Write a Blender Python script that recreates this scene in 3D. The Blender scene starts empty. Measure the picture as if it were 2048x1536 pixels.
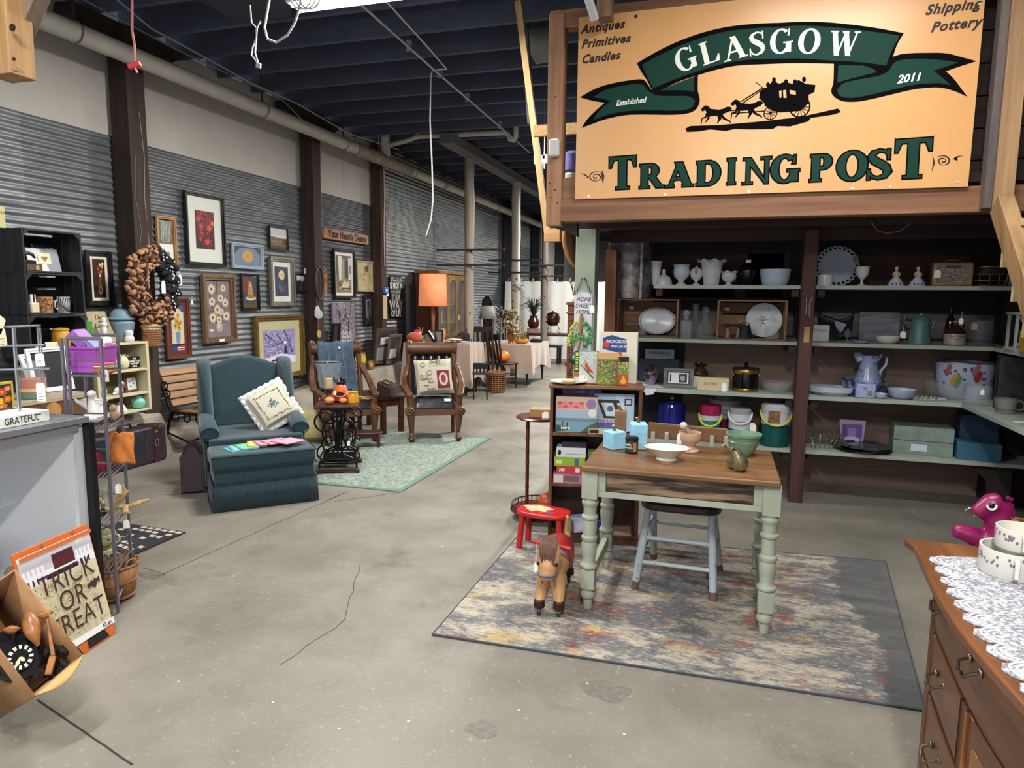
import bpy,math,random
from mathutils import Vector,Matrix
random.seed(11)
sc=bpy.context.scene
COL=sc.collection
PI=math.pi
rad=math.radians
# ---------------------------------------------------------------- camera
EYE=Vector((0,0,1.6))
F=1365.0
_y,_p,_r=rad(16.9),rad(7.2),rad(-0.59)
_f=Vector((-math.sin(_y)*math.cos(_p),math.cos(_y)*math.cos(_p),-math.sin(_p)))
_h=Vector((math.cos(_y),math.sin(_y),0))
_d=_f.cross(_h)
RX=math.cos(_r)*_h+math.sin(_r)*_d
RD=-math.sin(_r)*_h+math.cos(_r)*_d
cd=bpy.data.cameras.new('camera')
cam=bpy.data.objects.new('camera',cd)
COL.objects.link(cam)
cd.sensor_width=36
cd.lens=F/2048*36
cd.clip_end=200
M3=Matrix((RX,-RD,-_f)).transposed()
cam.matrix_world=Matrix.Translation(EYE)@M3.to_4x4()
sc.camera=cam
# ---------------------------------------------------------------- world, lamps, exposure
w=bpy.data.worlds.new('world')
sc.world=w
w.use_nodes=True
w.node_tree.nodes['Background'].inputs[0].default_value=(.93,.96,1,1)
w.node_tree.nodes['Background'].inputs[1].default_value=0.8
vs=sc.view_settings
vs.view_transform='Standard'
vs.look='None'
vs.gamma=1
vs.use_curve_mapping=False
vs.exposure=0.22
def lamp(name,loc,size,power,col=(1,.96,.9),rot=(0,0,0)):
 l=bpy.data.lights.new(name,'AREA')
 l.shape='RECTANGLE'
 l.size,l.size_y=size
 l.energy=power
 l.color=col
 o=bpy.data.objects.new(name,l)
 o.location=loc
 o.rotation_euler=rot
 COL.objects.link(o)
 return o
LAMPS=[(-2.78,5.0,3.86,170,PI/2),(0.1,-0.5,3.7,210,0),(-2.4,1.0,3.8,110,0),(-1.45,9.2,3.8,300,0),(-2.1,14.6,3.8,330,0),(0.7,3.5,3.85,75,PI/2),(-2.6,20.5,3.8,260,0)]  # Only first is seen; hidden far and behind-camera bars are added for brightness
for i,(lx,ly,lz,pw,rz_)in enumerate(LAMPS):
 lamp('ceiling_light_lamp',(lx,ly,lz-.03),(.16,1.1),pw,rot=(0,0,rz_))
def ray(u,v):return(RX*(u-1024)+RD*(v-768)+_f*F)
def fl(u,v,z=0.0):
 d=ray(u,v)
 return EYE+d*((z-EYE.z)/d.z)
def fx(u,v,X):
 d=ray(u,v)
 return EYE+d*(X/d.x)
def fy(u,v,Y):
 d=ray(u,v)
 return EYE+d*(Y/d.y)
def K(p):return(Vector(p)-EYE).dot(_f)/F
# ---------------------------------------------------------------- materials
def lin(h):
 if not isinstance(h,str):
  return tuple(h)+(1,)if len(h)==3 else h
 h=h.lstrip('#')
 o=[]
 for i in(0,2,4):
  c=int(h[i:i+2],16)/255
  o.append(c/12.92 if c<.04045 else((c+.055)/1.055)**2.4)
 return(*o,1)
MATS={}
def mat(c,rough=.55,metal=0,c2=None,s=9,bump=0,st=(1,1,1),mid=.5,con=.22,alpha=1,trans=0,emit=0,det=5,ior=1.45,bs=None,sheen=0):
 key=(str(c),rough,metal,str(c2),s,bump,st,mid,con,alpha,trans,emit,det,ior,bs,sheen)
 if key in MATS:
  return MATS[key]
 m=bpy.data.materials.new('surface')
 m.use_nodes=True
 nt=m.node_tree
 N=nt.nodes
 L=nt.links
 b=N['Principled BSDF']
 b.inputs['Base Color'].default_value=lin(c)
 b.inputs['Roughness'].default_value=rough
 b.inputs['Metallic'].default_value=metal
 b.inputs['IOR'].default_value=ior
 if alpha<1:
  b.inputs['Alpha'].default_value=alpha
 if trans:
  b.inputs['Transmission Weight'].default_value=trans
 if sheen:
  b.inputs['Sheen Weight'].default_value=sheen
 if emit:
  b.inputs['Emission Color'].default_value=lin(c)
  b.inputs['Emission Strength'].default_value=emit
 if c2 is not None or bump:
  tc=N.new('ShaderNodeTexCoord')
  mp=N.new('ShaderNodeMapping')
  mp.inputs['Scale'].default_value=st
  L.new(tc.outputs['Object'],mp.inputs[0])
  nz=N.new('ShaderNodeTexNoise')
  nz.inputs['Scale'].default_value=s
  nz.inputs['Detail'].default_value=det
  nz.inputs['Roughness'].default_value=.62
  L.new(mp.outputs[0],nz.inputs['Vector'])
  if c2 is not None:
   rp=N.new('ShaderNodeValToRGB')
   e=rp.color_ramp.elements
   e[0].position=max(0,mid-con)
   e[1].position=min(1,mid+con)
   e[0].color=lin(c)
   e[1].color=lin(c2)
   L.new(nz.outputs[0],rp.inputs[0])
   L.new(rp.outputs[0],b.inputs['Base Color'])
   if emit:
    L.new(rp.outputs[0],b.inputs['Emission Color'])
  if bump:
   bp=N.new('ShaderNodeBump')
   bp.inputs['Strength'].default_value=bump
   bp.inputs['Distance'].default_value=.01
   src=nz
   if bs:
    src=N.new('ShaderNodeTexNoise')
    src.inputs['Scale'].default_value=bs
    src.inputs['Detail'].default_value=3
    L.new(mp.outputs[0],src.inputs['Vector'])
   L.new(src.outputs[0],bp.inputs['Height'])
   L.new(bp.outputs[0],b.inputs['Normal'])
 MATS[key]=m
 return m
def wood(c,c2,ax=2,s=22,rough=.5,bump=.15,con=.2):
 st=[1,1,1]
 st[ax]=.07
 return mat(c,rough,0,c2,s,bump,tuple(st),.5,con,det=6)
def glass(c='f4fbff',rough=.03,alpha=.28):
 return mat(c,rough,0,alpha=alpha*.45)
 # ---------------------------------------------------------------- mesh builder
def rotm(rx=0,ry=0,rz=0):return(Matrix.Rotation(rz,4,'Z')@Matrix.Rotation(ry,4,'Y')@Matrix.Rotation(rx,4,'X'))
def T(x=0,y=0,z=0):return Matrix.Translation((x,y,z))
class MB:
 def __init__(s,m=None):
  s.v,s.f,s.mi,s.cur,s.m=[],[],[],0,m or Matrix()
 def add(s,vs_,fs):
  o=len(s.v)
  s.v+=[s.m@Vector(p)for p in vs_]
  s.f+=[[i+o for i in f]for f in fs]
  s.mi+=[s.cur]*len(fs)
  return s
 def box(s,x0,x1,y0,y1,z0,z1):
  return s.add([(x0,y0,z0),(x1,y0,z0),(x1,y1,z0),(x0,y1,z0),(x0,y0,z1),(x1,y0,z1),(x1,y1,z1),(x0,y1,z1)],[(3,2,1,0),(4,5,6,7),(0,1,5,4),(1,2,6,5),(2,3,7,6),(3,0,4,7)])
 def cb(s,c,d,r=(0,0,0)):
  k=s.m
  s.m=k@T(*c)@rotm(*r)
  s.box(-d[0]/2,d[0]/2,-d[1]/2,d[1]/2,-d[2]/2,d[2]/2)
  s.m=k
  return s
 def bar(s,a,b,w,d=None,up=(0,0,1)):
  a,b=Vector(a),Vector(b)
  z=(b-a).normalized()
  x=Vector(up).cross(z)
  if x.length<1e-4:
   x=Vector((1,0,0))
  x.normalize()
  y=z.cross(x)
  k=s.m
  s.m=k@T(*a)@Matrix((x,y,z)).transposed().to_4x4()
  d=d or w
  s.box(-w/2,w/2,-d/2,d/2,0,(b-a).length)
  s.m=k
  return s
 def lathe(s,prof,n=24,c=(0,0,0),sx=1,sy=1,wob=None):
  vs_,fs=[],[]
  for(r,z)in prof:
   for i in range(n):
    a=2*PI*i/n
    q=r*(1+(wob(a,z)if wob else 0))
    vs_.append((c[0]+q*sx*math.cos(a),c[1]+q*sy*math.sin(a),c[2]+z))
  for j in range(len(prof)-1):
   for i in range(n):
    k=(i+1)%n
    fs.append((j*n+i,j*n+k,(j+1)*n+k,(j+1)*n+i))
  if prof[0][0]>1e-5:
   fs.append(tuple(range(n-1,-1,-1)))
  if prof[-1][0]>1e-5:
   fs.append(tuple((len(prof)-1)*n+i for i in range(n)))
  return s.add(vs_,fs)
 def cyl(s,a,b,r,n=14,r2=None):
  return s.tube([a,b],[r,r if r2 is None else r2],n)
 def tube(s,pts,r,n=8,close=False):
  pts=[Vector(p)for p in pts]
  N=len(pts)
  rr=r if isinstance(r,(list,tuple))else[r]*N
  vs_,fs=[],[]
  ref=None
  for i,p in enumerate(pts):
   if close:
    t=pts[(i+1)%N]-pts[i-1]
   else:
    t=pts[min(i+1,N-1)]-pts[max(i-1,0)]
   t=t.normalized()if t.length>1e-9 else Vector((0,0,1))
   if ref is None:
    ref=Vector((0,0,1))if abs(t.z)<.9 else Vector((1,0,0))
   x=(ref-t*ref.dot(t)).normalized()
   ref=x
   y=t.cross(x)
   for k in range(n):
    a=2*PI*k/n
    vs_.append(p+(x*math.cos(a)+y*math.sin(a))*rr[i])
  for j in range(N if close else N-1):
   for k in range(n):
    q=(k+1)%n
    jj=(j+1)%N
    fs.append((j*n+k,j*n+q,jj*n+q,jj*n+k))
  if not close:
   fs.append(tuple(range(n-1,-1,-1)))
   fs.append(tuple((N-1)*n+k for k in range(n)))
  return s.add(vs_,fs)
 def ring(s,c,R_,r,n=28,k=8,ax=2,sx=1,sy=1,a0=0,a1=2*PI):
  full=abs(a1-a0-2*PI)<1e-6
  pts=[]
  for i in range(n if full else n+1):
   a=a0+(a1-a0)*i/n
   x,y=R_*sx*math.cos(a),R_*sy*math.sin(a)
   q=[(0,x,y),(x,0,y),(x,y,0)][ax]
   pts.append((c[0]+q[0],c[1]+q[1],c[2]+q[2]))
  return s.tube(pts,r,k,full)
 def prism(s,poly,d,z=0):
  n=len(poly)
  ar=sum(poly[i][0]*poly[(i+1)%n][1]-poly[(i+1)%n][0]*poly[i][1]for i in range(n))
  if ar<0:
   poly=poly[::-1]
  vs_=[(x,y,z)for x,y in poly]+[(x,y,z+d)for x,y in poly]
  return s.add(vs_,[tuple(range(n-1,-1,-1)),tuple(range(n,2*n))]+[(i,(i+1)%n,n+(i+1)%n,n+i)for i in range(n)])
 def flat(s,poly,z=0):
  n=len(poly)
  ar=sum(poly[i][0]*poly[(i+1)%n][1]-poly[(i+1)%n][0]*poly[i][1]for i in range(n))
  if ar<0:
   poly=poly[::-1]
  return s.add([(x,y,z)for x,y in poly],[tuple(range(n))])
 def ball(s,c,r,n=16,m=10,f=None):
  if not isinstance(r,(tuple,list)):
   r=(r,r,r)
  vs_,fs=[(c[0],c[1],c[2]-r[2])],[]
  for j in range(1,m):
   t=-PI/2+PI*j/m
   for i in range(n):
    a=2*PI*i/n
    q=f(a,t)if f else 1
    vs_.append((c[0]+r[0]*q*math.cos(t)*math.cos(a),c[1]+r[1]*q*math.cos(t)*math.sin(a),c[2]+r[2]*(q if f else 1)*math.sin(t)))
  vs_.append((c[0],c[1],c[2]+r[2]*(f(0,PI/2)if f else 1)))
  e=len(vs_)-1
  for i in range(n):
   k=(i+1)%n
   fs.append((0,1+k,1+i))
   for j in range(m-2):
    fs.append((1+j*n+i,1+j*n+k,1+(j+1)*n+k,1+(j+1)*n+i))
   fs.append((e,1+(m-2)*n+i,1+(m-2)*n+k))
  return s.add(vs_,fs)
 def grid(s,fn,nu,nv):
  vs_=[fn(i/nu,j/nv)for j in range(nv+1)for i in range(nu+1)]
  w_=nu+1
  return s.add(vs_,[(j*w_+i,j*w_+i+1,(j+1)*w_+i+1,(j+1)*w_+i)for j in range(nv)for i in range(nu)])
 def ob(s,name,mats,parent=None,bev=0,ang=38,sub=0,solid=0,seg=2,label=None,flat_=False):
  me=bpy.data.meshes.new(name)
  me.from_pydata([tuple(v)for v in s.v],[],s.f)
  ms=mats if isinstance(mats,(list,tuple))else[mats]
  for m_ in ms:
   me.materials.append(m_)
  if len(ms)>1:
   me.polygons.foreach_set('material_index',s.mi)
  if not flat_:
   me.polygons.foreach_set('use_smooth',[True]*len(me.polygons))
   me.set_sharp_from_angle(angle=rad(ang))
  o=bpy.data.objects.new(name,me)
  COL.objects.link(o)
  if parent:
   o.parent=parent
  if solid:
   q=o.modifiers.new('solid','SOLIDIFY')
   q.thickness=solid
   q.offset=0
  if bev:
   q=o.modifiers.new('bevel','BEVEL')
   q.width=bev
   q.segments=seg
   q.limit_method='ANGLE'
   q.angle_limit=rad(40)
  if sub:
   q=o.modifiers.new('sub','SUBSURF')
   q.levels=q.render_levels=sub
  if label:
   o['label']=label
  return o
def tag(o,label,cat,group=None,kind=None):
 if label:
  o['label']=label
 if cat:
  o['category']=cat
 if group:
  o['group']=group
 if kind:
  o['kind']=kind
 return o
def thing(name,label,cat,loc=(0,0,0),rz=0,group=None):
 o=bpy.data.objects.new(name,None)
 o.empty_display_size=.05
 COL.objects.link(o)
 o.location=loc
 o.rotation_euler=(0,0,rz)
 return tag(o,label,cat,group,'thing')
def kids(o):return[c for c in COL.objects if c.parent==o]
def dup(root,loc,rz=None,label=None):
 r=root.copy()
 COL.objects.link(r)
 r.location=loc
 if rz is not None:
  r.rotation_euler=(0,0,rz)
 if label:
  r['label']=label
 for ch in kids(root):
  c=ch.copy()
  COL.objects.link(c)
  c.parent=r
  for g in kids(ch):
   d=g.copy()
   COL.objects.link(d)
   d.parent=c
 return r
def ell(cx,cy,rx,ry,n=20,a0=0,a1=2*PI):
 return[(cx+rx*math.cos(a0+(a1-a0)*i/n),cy+ry*math.sin(a0+(a1-a0)*i/n))for i in range(n if abs(a1-a0-2*PI)<1e-6 else n+1)]
def rect(x0,x1,y0,y1):return[(x0,y0),(x1,y0),(x1,y1),(x0,y1)]
def star(cx,cy,R_,r,n=5,a=PI/2):return[(cx+(R_ if i%2==0 else r)*math.cos(a+PI*i/n),cy+(R_ if i%2==0 else r)*math.sin(a+PI*i/n))for i in range(2*n)]
UPR=rotm(PI/2)
LEFTW=rotm(0,0,PI/2)@rotm(PI/2)
def text(s_,size,m,parent=None,mtx=None,name='lettering',align='CENTER',shear=0,off=0,ext=.0006,sp=1,label=None,xs=1):
 cu=bpy.data.curves.new(name,'FONT')
 cu.body=s_
 cu.size=size
 cu.align_x=align
 cu.align_y='CENTER'
 cu.shear=shear
 cu.offset=off
 cu.extrude=ext
 cu.space_character=sp
 cu.resolution_u=3
 o=bpy.data.objects.new(name,cu)
 COL.objects.link(o)
 dg=bpy.context.evaluated_depsgraph_get()
 me=bpy.data.meshes.new_from_object(o.evaluated_get(dg))
 bpy.data.objects.remove(o)
 if xs!=1:
  me.transform(Matrix.Diagonal((xs,1,1,1)))
 if mtx is not None:
  me.transform(mtx)
 me.materials.clear()
 me.materials.append(m)
 q=bpy.data.objects.new(name,me)
 COL.objects.link(q)
 if parent:
  q.parent=parent
 if label:
  q['label']=label
 return q
WHITE=mat('f2f2ee',.5)
PAPER=mat('e9e8e2',.7)
BLACK=mat('121214',.5)
INK=mat('1a1a1c',.7)
def price_tag(loc,rz=0,w_=.035,h=.05,parent=None,string=.05,lab='white paper price tag',m=None):
 """a hanging tag: card with clipped corners and its string"""
 k=T(*loc)@rotm(0,0,rz)@UPR
 b=MB(k)
 b.prism([(-w_/2,-h),(w_/2,-h),(w_/2,-h*.25),(w_/4,0),(-w_/4,0),(-w_/2,-h*.25)],.0012)
 o=b.ob('price_tag',m or PAPER,parent,label=lab)
 if string:
  MB(k).tube([(0,0,0),(.003,string*.5,.001),(0,string,0)],.0008,5).ob('string',PAPER,o)
 return o
 # ================================================================ setting
def struct(o):
 o['kind']='structure'
 return o
WX=-5.6
m=mat('6f6d67',.42,0,'8d8b83',1.1,0,det=8,con=.28)
nt=m.node_tree
N,L=nt.nodes,nt.links
bs_=N['Principled BSDF']
tc=N.new('ShaderNodeTexCoord')
def nz(scale,det=6,rough=.65,st=None,src='Object'):
 n=N.new('ShaderNodeTexNoise')
 n.inputs['Scale'].default_value=scale
 n.inputs['Detail'].default_value=det
 n.inputs['Roughness'].default_value=rough
 if st:
  mp=N.new('ShaderNodeMapping')
  mp.inputs['Scale'].default_value=st[:3]
  if len(st)>3:
   mp.inputs['Rotation'].default_value=(0,0,st[3])
  L.new(tc.outputs[src],mp.inputs[0])
  L.new(mp.outputs[0],n.inputs['Vector'])
 else:
  L.new(tc.outputs[src],n.inputs['Vector'])
 return n.outputs[0]
def ramp(src,p0,c0,p1,c1,interp='LINEAR',more=()):
 r=N.new('ShaderNodeValToRGB')
 r.color_ramp.interpolation=interp
 e=r.color_ramp.elements
 e[0].position,e[1].position=p0,p1
 e[0].color,e[1].color=lin(c0),lin(c1)
 for p,c in more:
  q=e.new(p)
  q.color=lin(c)
 L.new(src,r.inputs[0])
 return r.outputs[0]
def mix(fac,a,b_,mode='MIX'):
 x=N.new('ShaderNodeMix')
 x.data_type='RGBA'
 x.blend_type=mode
 for sock,val in((x.inputs[0],fac),(x.inputs[6],a),(x.inputs[7],b_)):
  if isinstance(val,(int,float)):
   sock.default_value=val
  elif isinstance(val,(str,tuple)):
   sock.default_value=lin(val)
  else:
   L.new(val,sock)
 return x.outputs[2]
base=ramp(nz(.8,8),.3,'65625b',.72,'827e74')
spk=ramp(nz(38,3),.60,(0,0,0),.74,(1,1,1))
c_=mix(spk,base,'8f8b80')
drk=ramp(nz(2.3,7,.7),.57,(0,0,0),.76,(.75,.75,.75))
c_=mix(drk,c_,'524f48')
scr=ramp(nz(30,2,.5,(1,.06,1,.5)),.72,(0,0,0),.76,(.5,.5,.5))
c_=mix(scr,c_,'a8a499')
ppl=ramp(nz(1.3,4,.6),.6,(0,0,0),.8,(.35,.35,.35))
c_=mix(ppl,c_,'706668')
L.new(c_,bs_.inputs['Base Color'])
L.new(ramp(nz(1.6,5),.3,(.30,.30,.30),.7,(.55,.55,.55)),bs_.inputs['Roughness'])
bp=N.new('ShaderNodeBump')
bp.inputs['Strength'].default_value=.12
bp.inputs['Distance'].default_value=.01
L.new(nz(55,4),bp.inputs['Height'])
L.new(bp.outputs[0],bs_.inputs['Normal'])
FLOOR_M=m
b=MB()
b.box(-6.4,3.4,-1.2,33,-.12,0)
floor=struct(b.ob('floor',m,flat_=True))
b=MB()
CUT=mat('24221f',.9)
def crack(pts,w_=.006,jit=.006):
 P=[Vector(p)for p in pts]
 out=[]
 for a,c in zip(P,P[1:]):
  n=max(2,int((c-a).length/.08))
  for i in range(n):
   q=a.lerp(c,i/n)
   out.append((q.x+random.uniform(-jit,jit),q.y+random.uniform(-jit,jit)))
 out.append((P[-1].x,P[-1].y))
 for a,c in zip(out,out[1:]):
  d=Vector((c[0]-a[0],c[1]-a[1])).normalized()*w_/2
  b.add([(a[0]-d.y,a[1]+d.x,.0012),(a[0]+d.y,a[1]-d.x,.0012),(c[0]+d.y,c[1]-d.x,.0012),(c[0]-d.y,c[1]+d.x,.0012)],[(0,1,2,3)])
crack([fl(75,1400),fl(265,1530)],.007,.001)
crack([fl(300,1160),fl(690,985),fl(640,1010)],.004,.004)
crack([fl(655,1005),fl(800,985)],.004,.004)
crack([fl(720,1130),fl(690,1240),fl(560,1330)],.003,.01)
crack([fl(285,1135),fl(330,1150),fl(300,1152)],.003,.006)
b.ob('crack',CUT,floor,flat_=True,label='dark cracks in the concrete')
b=MB()
for(u,v,rx_,ry_)in((1212,1382,.1,.07),(965,1458,.06,.05),(1190,1285,.03,.02),(300,1150,.1,.04)):
 p=fl(u,v)
 b.flat([(p.x+rx_*(1+.2*math.sin(3*a+u))*math.cos(a),p.y+ry_*(1+.18*math.sin(4*a+v))*math.sin(a))for a in[2*PI*i/26 for i in range(26)]],.0008)
b.ob('stain',mat('58544d',.5,0,'75716a',30),floor,flat_=True,label='dark oil stain')
b=MB()
for i in range(16):
 p=fl(random.uniform(300,1500),random.uniform(1080,1530))
 if-1.3<p.x<.9 and p.y>2.8:
  continue
 r_=random.uniform(.003,.007)
 b.flat([(p.x+r_*random.uniform(.5,1.3)*math.cos(a),p.y+r_*random.uniform(.4,1)*math.sin(a))for a in[2*PI*i_/8 for i_ in range(8)]],.0010)
b.ob('paint_speck',mat('d9d6cc',.7),floor,flat_=True,label='pale paint specks')
m=mat('3b4150',.8,0,'4c5264',3,.1)  # Veiling haze is put into this paler colour; the ceiling itself is dark navy
b=MB()
b.box(-6.4,3.4,-1.2,33,4.30,4.36)
y=-1.0
while y<32:
 b.box(-5.75,3.4,y,y+.055,4.06,4.30)
 y+=.6
struct(b.ob('ceiling',m,flat_=True))
gm=[mat(a,.5,.7,c,5,.06,(1,.6,2.2),con=.3,det=8)for a,c in(('585c61','8f9397'),('63686d','a2a6a9'),('4b4f54','7b7f83'),('696c6f','acaeac'))]
b=MB()
PITCH,AMP=.066,.008
def sheet(y0,y1,z0,z1,off=0.0):
 n=int((z1-z0)/PITCH*8)
 vv,ff=[],[]
 for j in range(n+1):
  z=z0+(z1-z0)*j/n
  x=WX+off+AMP*math.sin(2*PI*z/PITCH)
  vv+=[(x,y0,z),(x,y1,z)]
 for j in range(n):
  ff.append((2*j,2*j+1,2*j+3,2*j+2))
 b.add(vv,ff)
random.seed(5)
rows=[(.12,.98),(.96,1.64),(1.62,2.35),(2.33,3.08)]
for r_,(z0,z1)in enumerate(rows):
 y=1.0+[0,.9,.35,1.3][r_]
 while y<10.5:
  ln=random.choice([1.7,2.1,2.45])
  b.cur=random.randrange(4)
  sheet(y,min(y+ln,10.5),z0,z1,random.uniform(0,.006))
  y+=ln-.03
for r_,(z0,z1)in enumerate(rows+[(3.06,3.6),(3.58,4.3)]):
 y=10.48
 while y<24:
  ln=random.choice([2.1,2.45,3])
  b.cur=random.randrange(4)
  sheet(y,min(y+ln,24),z0,z1,random.uniform(0,.006))
  y+=ln-.03
struct(b.ob('wall_left',gm,ang=80))
b=MB()
for(y0,y1)in((0.6,5.4),(5.4,8.45),(8.45,9.5),(9.5,10.5)):
 b.box(WX-.05,WX-.012,y0+.002,y1-.002,3.05,4.12)
struct(b.ob('wall_left_upper',mat('a8a49f',.85,0,'b3afa9',2)))
m=mat('7d776c',.9,0,'a59f92',4,.6,bs=30,det=8)
b=MB()
ys=[3.2,4.2,5.0,5.45,5.7,6.2,7,8,8.9,9.6,10.2,10.55,10.9,11.3,12,14,24]
top=[.42,.44,.45,.44,.26,.22,.22,.3,.42,.44,.45,.46,.46,.42,.3,.25,.2]
out=[.30,.30,.30,.26,.10,.08,.08,.15,.3,.34,.38,.42,.36,.2,.1,.1,.1]
random.seed(3)
vv,ff=[],[]
for yy,tz,ox in zip(ys,top,out):
 j=lambda:random.uniform(-.012,.012)
 vv+=[(WX-.1,yy,0),(WX+ox+.1,yy,0),(WX+ox+.05+j(),yy,tz*.4),(WX+ox+j(),yy,tz-.05),(WX+ox-.05,yy,tz),(WX-.1,yy,tz)]
for i in range(len(ys)-1):
 for k in range(5):
  ff.append((6*i+k,6*(i+1)+k,6*(i+1)+k+1,6*i+k+1)[::-1])
ff+=[(0,1,2,3,4,5),tuple(6*(len(ys)-1)+k for k in(5,4,3,2,1,0))]
b.add(vv,ff)
struct(b.ob('trim_footing',m,ang=25))
PM=wood('1d1512','3a2a22',2,14,.75,.4)
def post(yc,w_,label,z0=.3,x0=WX-.0,bol=True,z1=4.06,m=PM):
 t=thing('timber_post',label,'post',(WX,yc,0),0)
 MB().box(.03,w_+.03,-w_/2,w_/2,z0,z1).ob('shaft',m,t,.006)
 if bol:
  bb=MB()
  bb.prism([(-.62,4.06),(.62,4.06),(.6,3.96),(.42,3.86),(.3,3.9),(.1,3.84),(-.1,3.84),(-.42,3.85),(-.64,3.95)],w_*.9)
  bb.v=[Vector((p.z+.035,p.x,p.y))for p in bb.v]
  bb.ob('bolster',m,t,.006)
 return t
pa=post(5.38,.21,'dark timber post with frayed bow wreath hanging on it',.42)
MB().tube([(.245,.02,3.3),(.246,.05,2.9),(.244,.03,2.5),(.244,.035,2.3)],.003,6).ob('wire',mat('8b8782',.6),pa)
MB().tube([(.245,-.05,2.9),(.246,-.08,2.5),(.244,-.03,2.2),(.244,-.07,2.0)],.0025,6).ob('wire',mat('6f6b66',.6),pa)
pb=post(8.42,.19,'dark timber post between the snowy print and the gold lettered board',.3)
MB().tube([(.21,.08,3.9),(.21,.13,3.6),(.21,.10,3.3),(.2,.12,2.5),(.2,.1,2.3)],.006,6).ob('wire',mat('77736d',.6),pb)
pc=post(10.38,.17,'reddish brown timber post beside the vertical slogan sign',.46,bol=False,m=wood('2a1813','4a2f25',2,14,.75,.3))
MB().tube([(.22,.0,3.8),(.215,.02,3.2),(.22,-.02,2.7),(.215,0,2.1)],.008,8).ob('wire',mat('c9b3a4',.5),pc)
bx=MB().box(.21,.25,-.07,.06,1.65,1.75).ob('switch_box',mat('2f6db5',.4),pc,.004,label='blue switch box')
MB().box(.25,.256,-.04,.01,1.68,1.72).ob('label_plate',WHITE,bx)
MB().box(.21,.22,-.08,.06,1.22,1.62).ob('back_plate',mat('b09a7d',.7),pc,.002,label='tan plywood plate under the switch box')
MB().box(.2,.235,.05,.09,1.6,1.72).ob('outlet_cover',WHITE,pc,.004,label='white outlet cover')
# ================================================================ loft, sign, ceiling services
OAK1=wood('8a5f3c','b9875a',2,18,.6,.25)
RW=wood('65432e','92694c',0,14,.65,.3)
RWz=wood('7d5940','ab8060',2,14,.65,.3)
DK=wood('22161a','3d2826',0,12,.75,.35)
DKz=wood('2c1b1a','4a2f2b',2,12,.75,.35)
YS=4.95
def sp_(u,v,Y=YS):
 p=fy(u,v,Y)
 return(p.x,p.z)
a,b_=sp_(1092,431,5.0),sp_(1125,431,5.0)
t=thing('loft_post','brown timber post at the open end of the loft beside the orange sign','post',((a[0]+b_[0])/2,5.03,2.13))
k=MB().box(-.055,.055,-.06,.06,0,1.46)
k.cur=1
for z,x in((.2,-.02),(.25,.01),(.9,0),(.16,.03),(.3,-.03)):
 k.cyl((x,-.0605,z),(x,-.0625,z),.006,8)
k.ob('shaft',[RWz,mat('2a1710',.7)],t,.003)
t=thing('speaker','small pale wall speaker mounted on the loft post beside the sign','speaker',(sp_(1110,297,4.95)[0],4.955,sp_(1110,297,4.95)[1]))
MB().box(-.035,.035,-.05,.016,-.06,.06).ob('body',mat('d5d8da',.45),t,.014,seg=3)
MB().box(-.028,.028,-.052,-.05,-.05,.05).ob('grille',mat('bfc3c6',.6,bump=.3,s=200),t)
rim=thing('loft_beam','long reddish brown timber beam along the lower edge of the loft','beam',(0,0,0))
MB().box(-1.25,3.3,4.975,5.10,2.155,2.315).ob('timber',RW,rim,.005)
t=thing('loft_beam','upper brown timber beam behind the top edge of the orange sign','beam')
MB().box(-1.26,3.3,4.985,5.09,3.50,3.62).ob('timber',RW,t,.005)
t=thing('loft_rail','strip of pale chipboard spanning the gap beside the loft post','board')
p,q=fy(1068,262,5.5),fy(1160,258,5.5)
MB().box(p.x,q.x+.5,5.48,5.52,p.z-.045,p.z+.04).ob('board',mat('c9a978',.8,0,'a57f4d',40),t)
t=thing('loft_board','short brown plank between loft post and sign, with clutter behind','board')
MB().box(-1.17,-.9,5.0,5.04,2.315,2.47).ob('board',RW,t,.003)
p,q=fy(1964,403,4.93),fy(1996,403,4.93)
t=thing('loft_post','tan timber post at the right end of the orange sign','post',(p.x+.085,4.93,2.17))
MB().box(-.04,.065,-.05,.06,0,1.9).ob('shaft',wood('7d6046','ab8862',2,14,.6,.3),t,.004)
MB().box(-.085,-.041,-.03,.06,0,1.9).ob('side_plank',wood('4a4142','6d625e',2,14,.7,.3),t,.003,label='grey weathered plank nailed to the post side')
struct(MB().box(-1.2,3.3,5.1,7.4,2.36,2.42).ob('trim_1',DK))
b=MB()
for i in range(9):
 b.box(-1.15,3.3,6.9,6.93,2.42+i*.2,2.61+i*.2)
struct(b.ob('wall_loft',wood('1c1513','382c26',0,10,.8,.4)))
b=MB()
for i in range(9):
 b.box(1.50,3.3,5.25,5.28,2.32+i*.2,2.51+i*.2)
struct(b.ob('wall_loft_front',wood('1c1513','3a2d27',0,10,.8,.4)))
t=thing('storage_bag','violet and cream bag lying in the loft gap beside the sign','bag',fy(1146,350,5.25))
MB().lathe([(.05,-.13),(.07,-.1),(.07,.0),(.06,.01)],14).ob('body',mat('c9c6b4',.8,0,'8d8a76',30),t)
MB().lathe([(.06,.01),(.075,.03),(.07,.15),(.05,.17)],14).ob('flap',mat('3f3d77',.7,0,'6b6ba3',20),t)
t=thing('glass_jar','small clear jar in the loft gap beside the sign','jar',fy(1130,371,5.22))
MB().lathe([(.02,0),(.025,.005),(.025,.06),(.018,.07),(.018,.08)],14).ob('body',glass(),t)
t=thing('stair_rail','tall pale two by four hanging slanted left of the loft post','rail')
MB().bar(fy(1036,2,5.9),fy(1097,482,5.9),.055,.035,(0,1,0)).ob('stringer',wood('a7895c','cfae7c',2,12,.6,.2),t,.002)
p=fy(1107,471,5.88)
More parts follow.
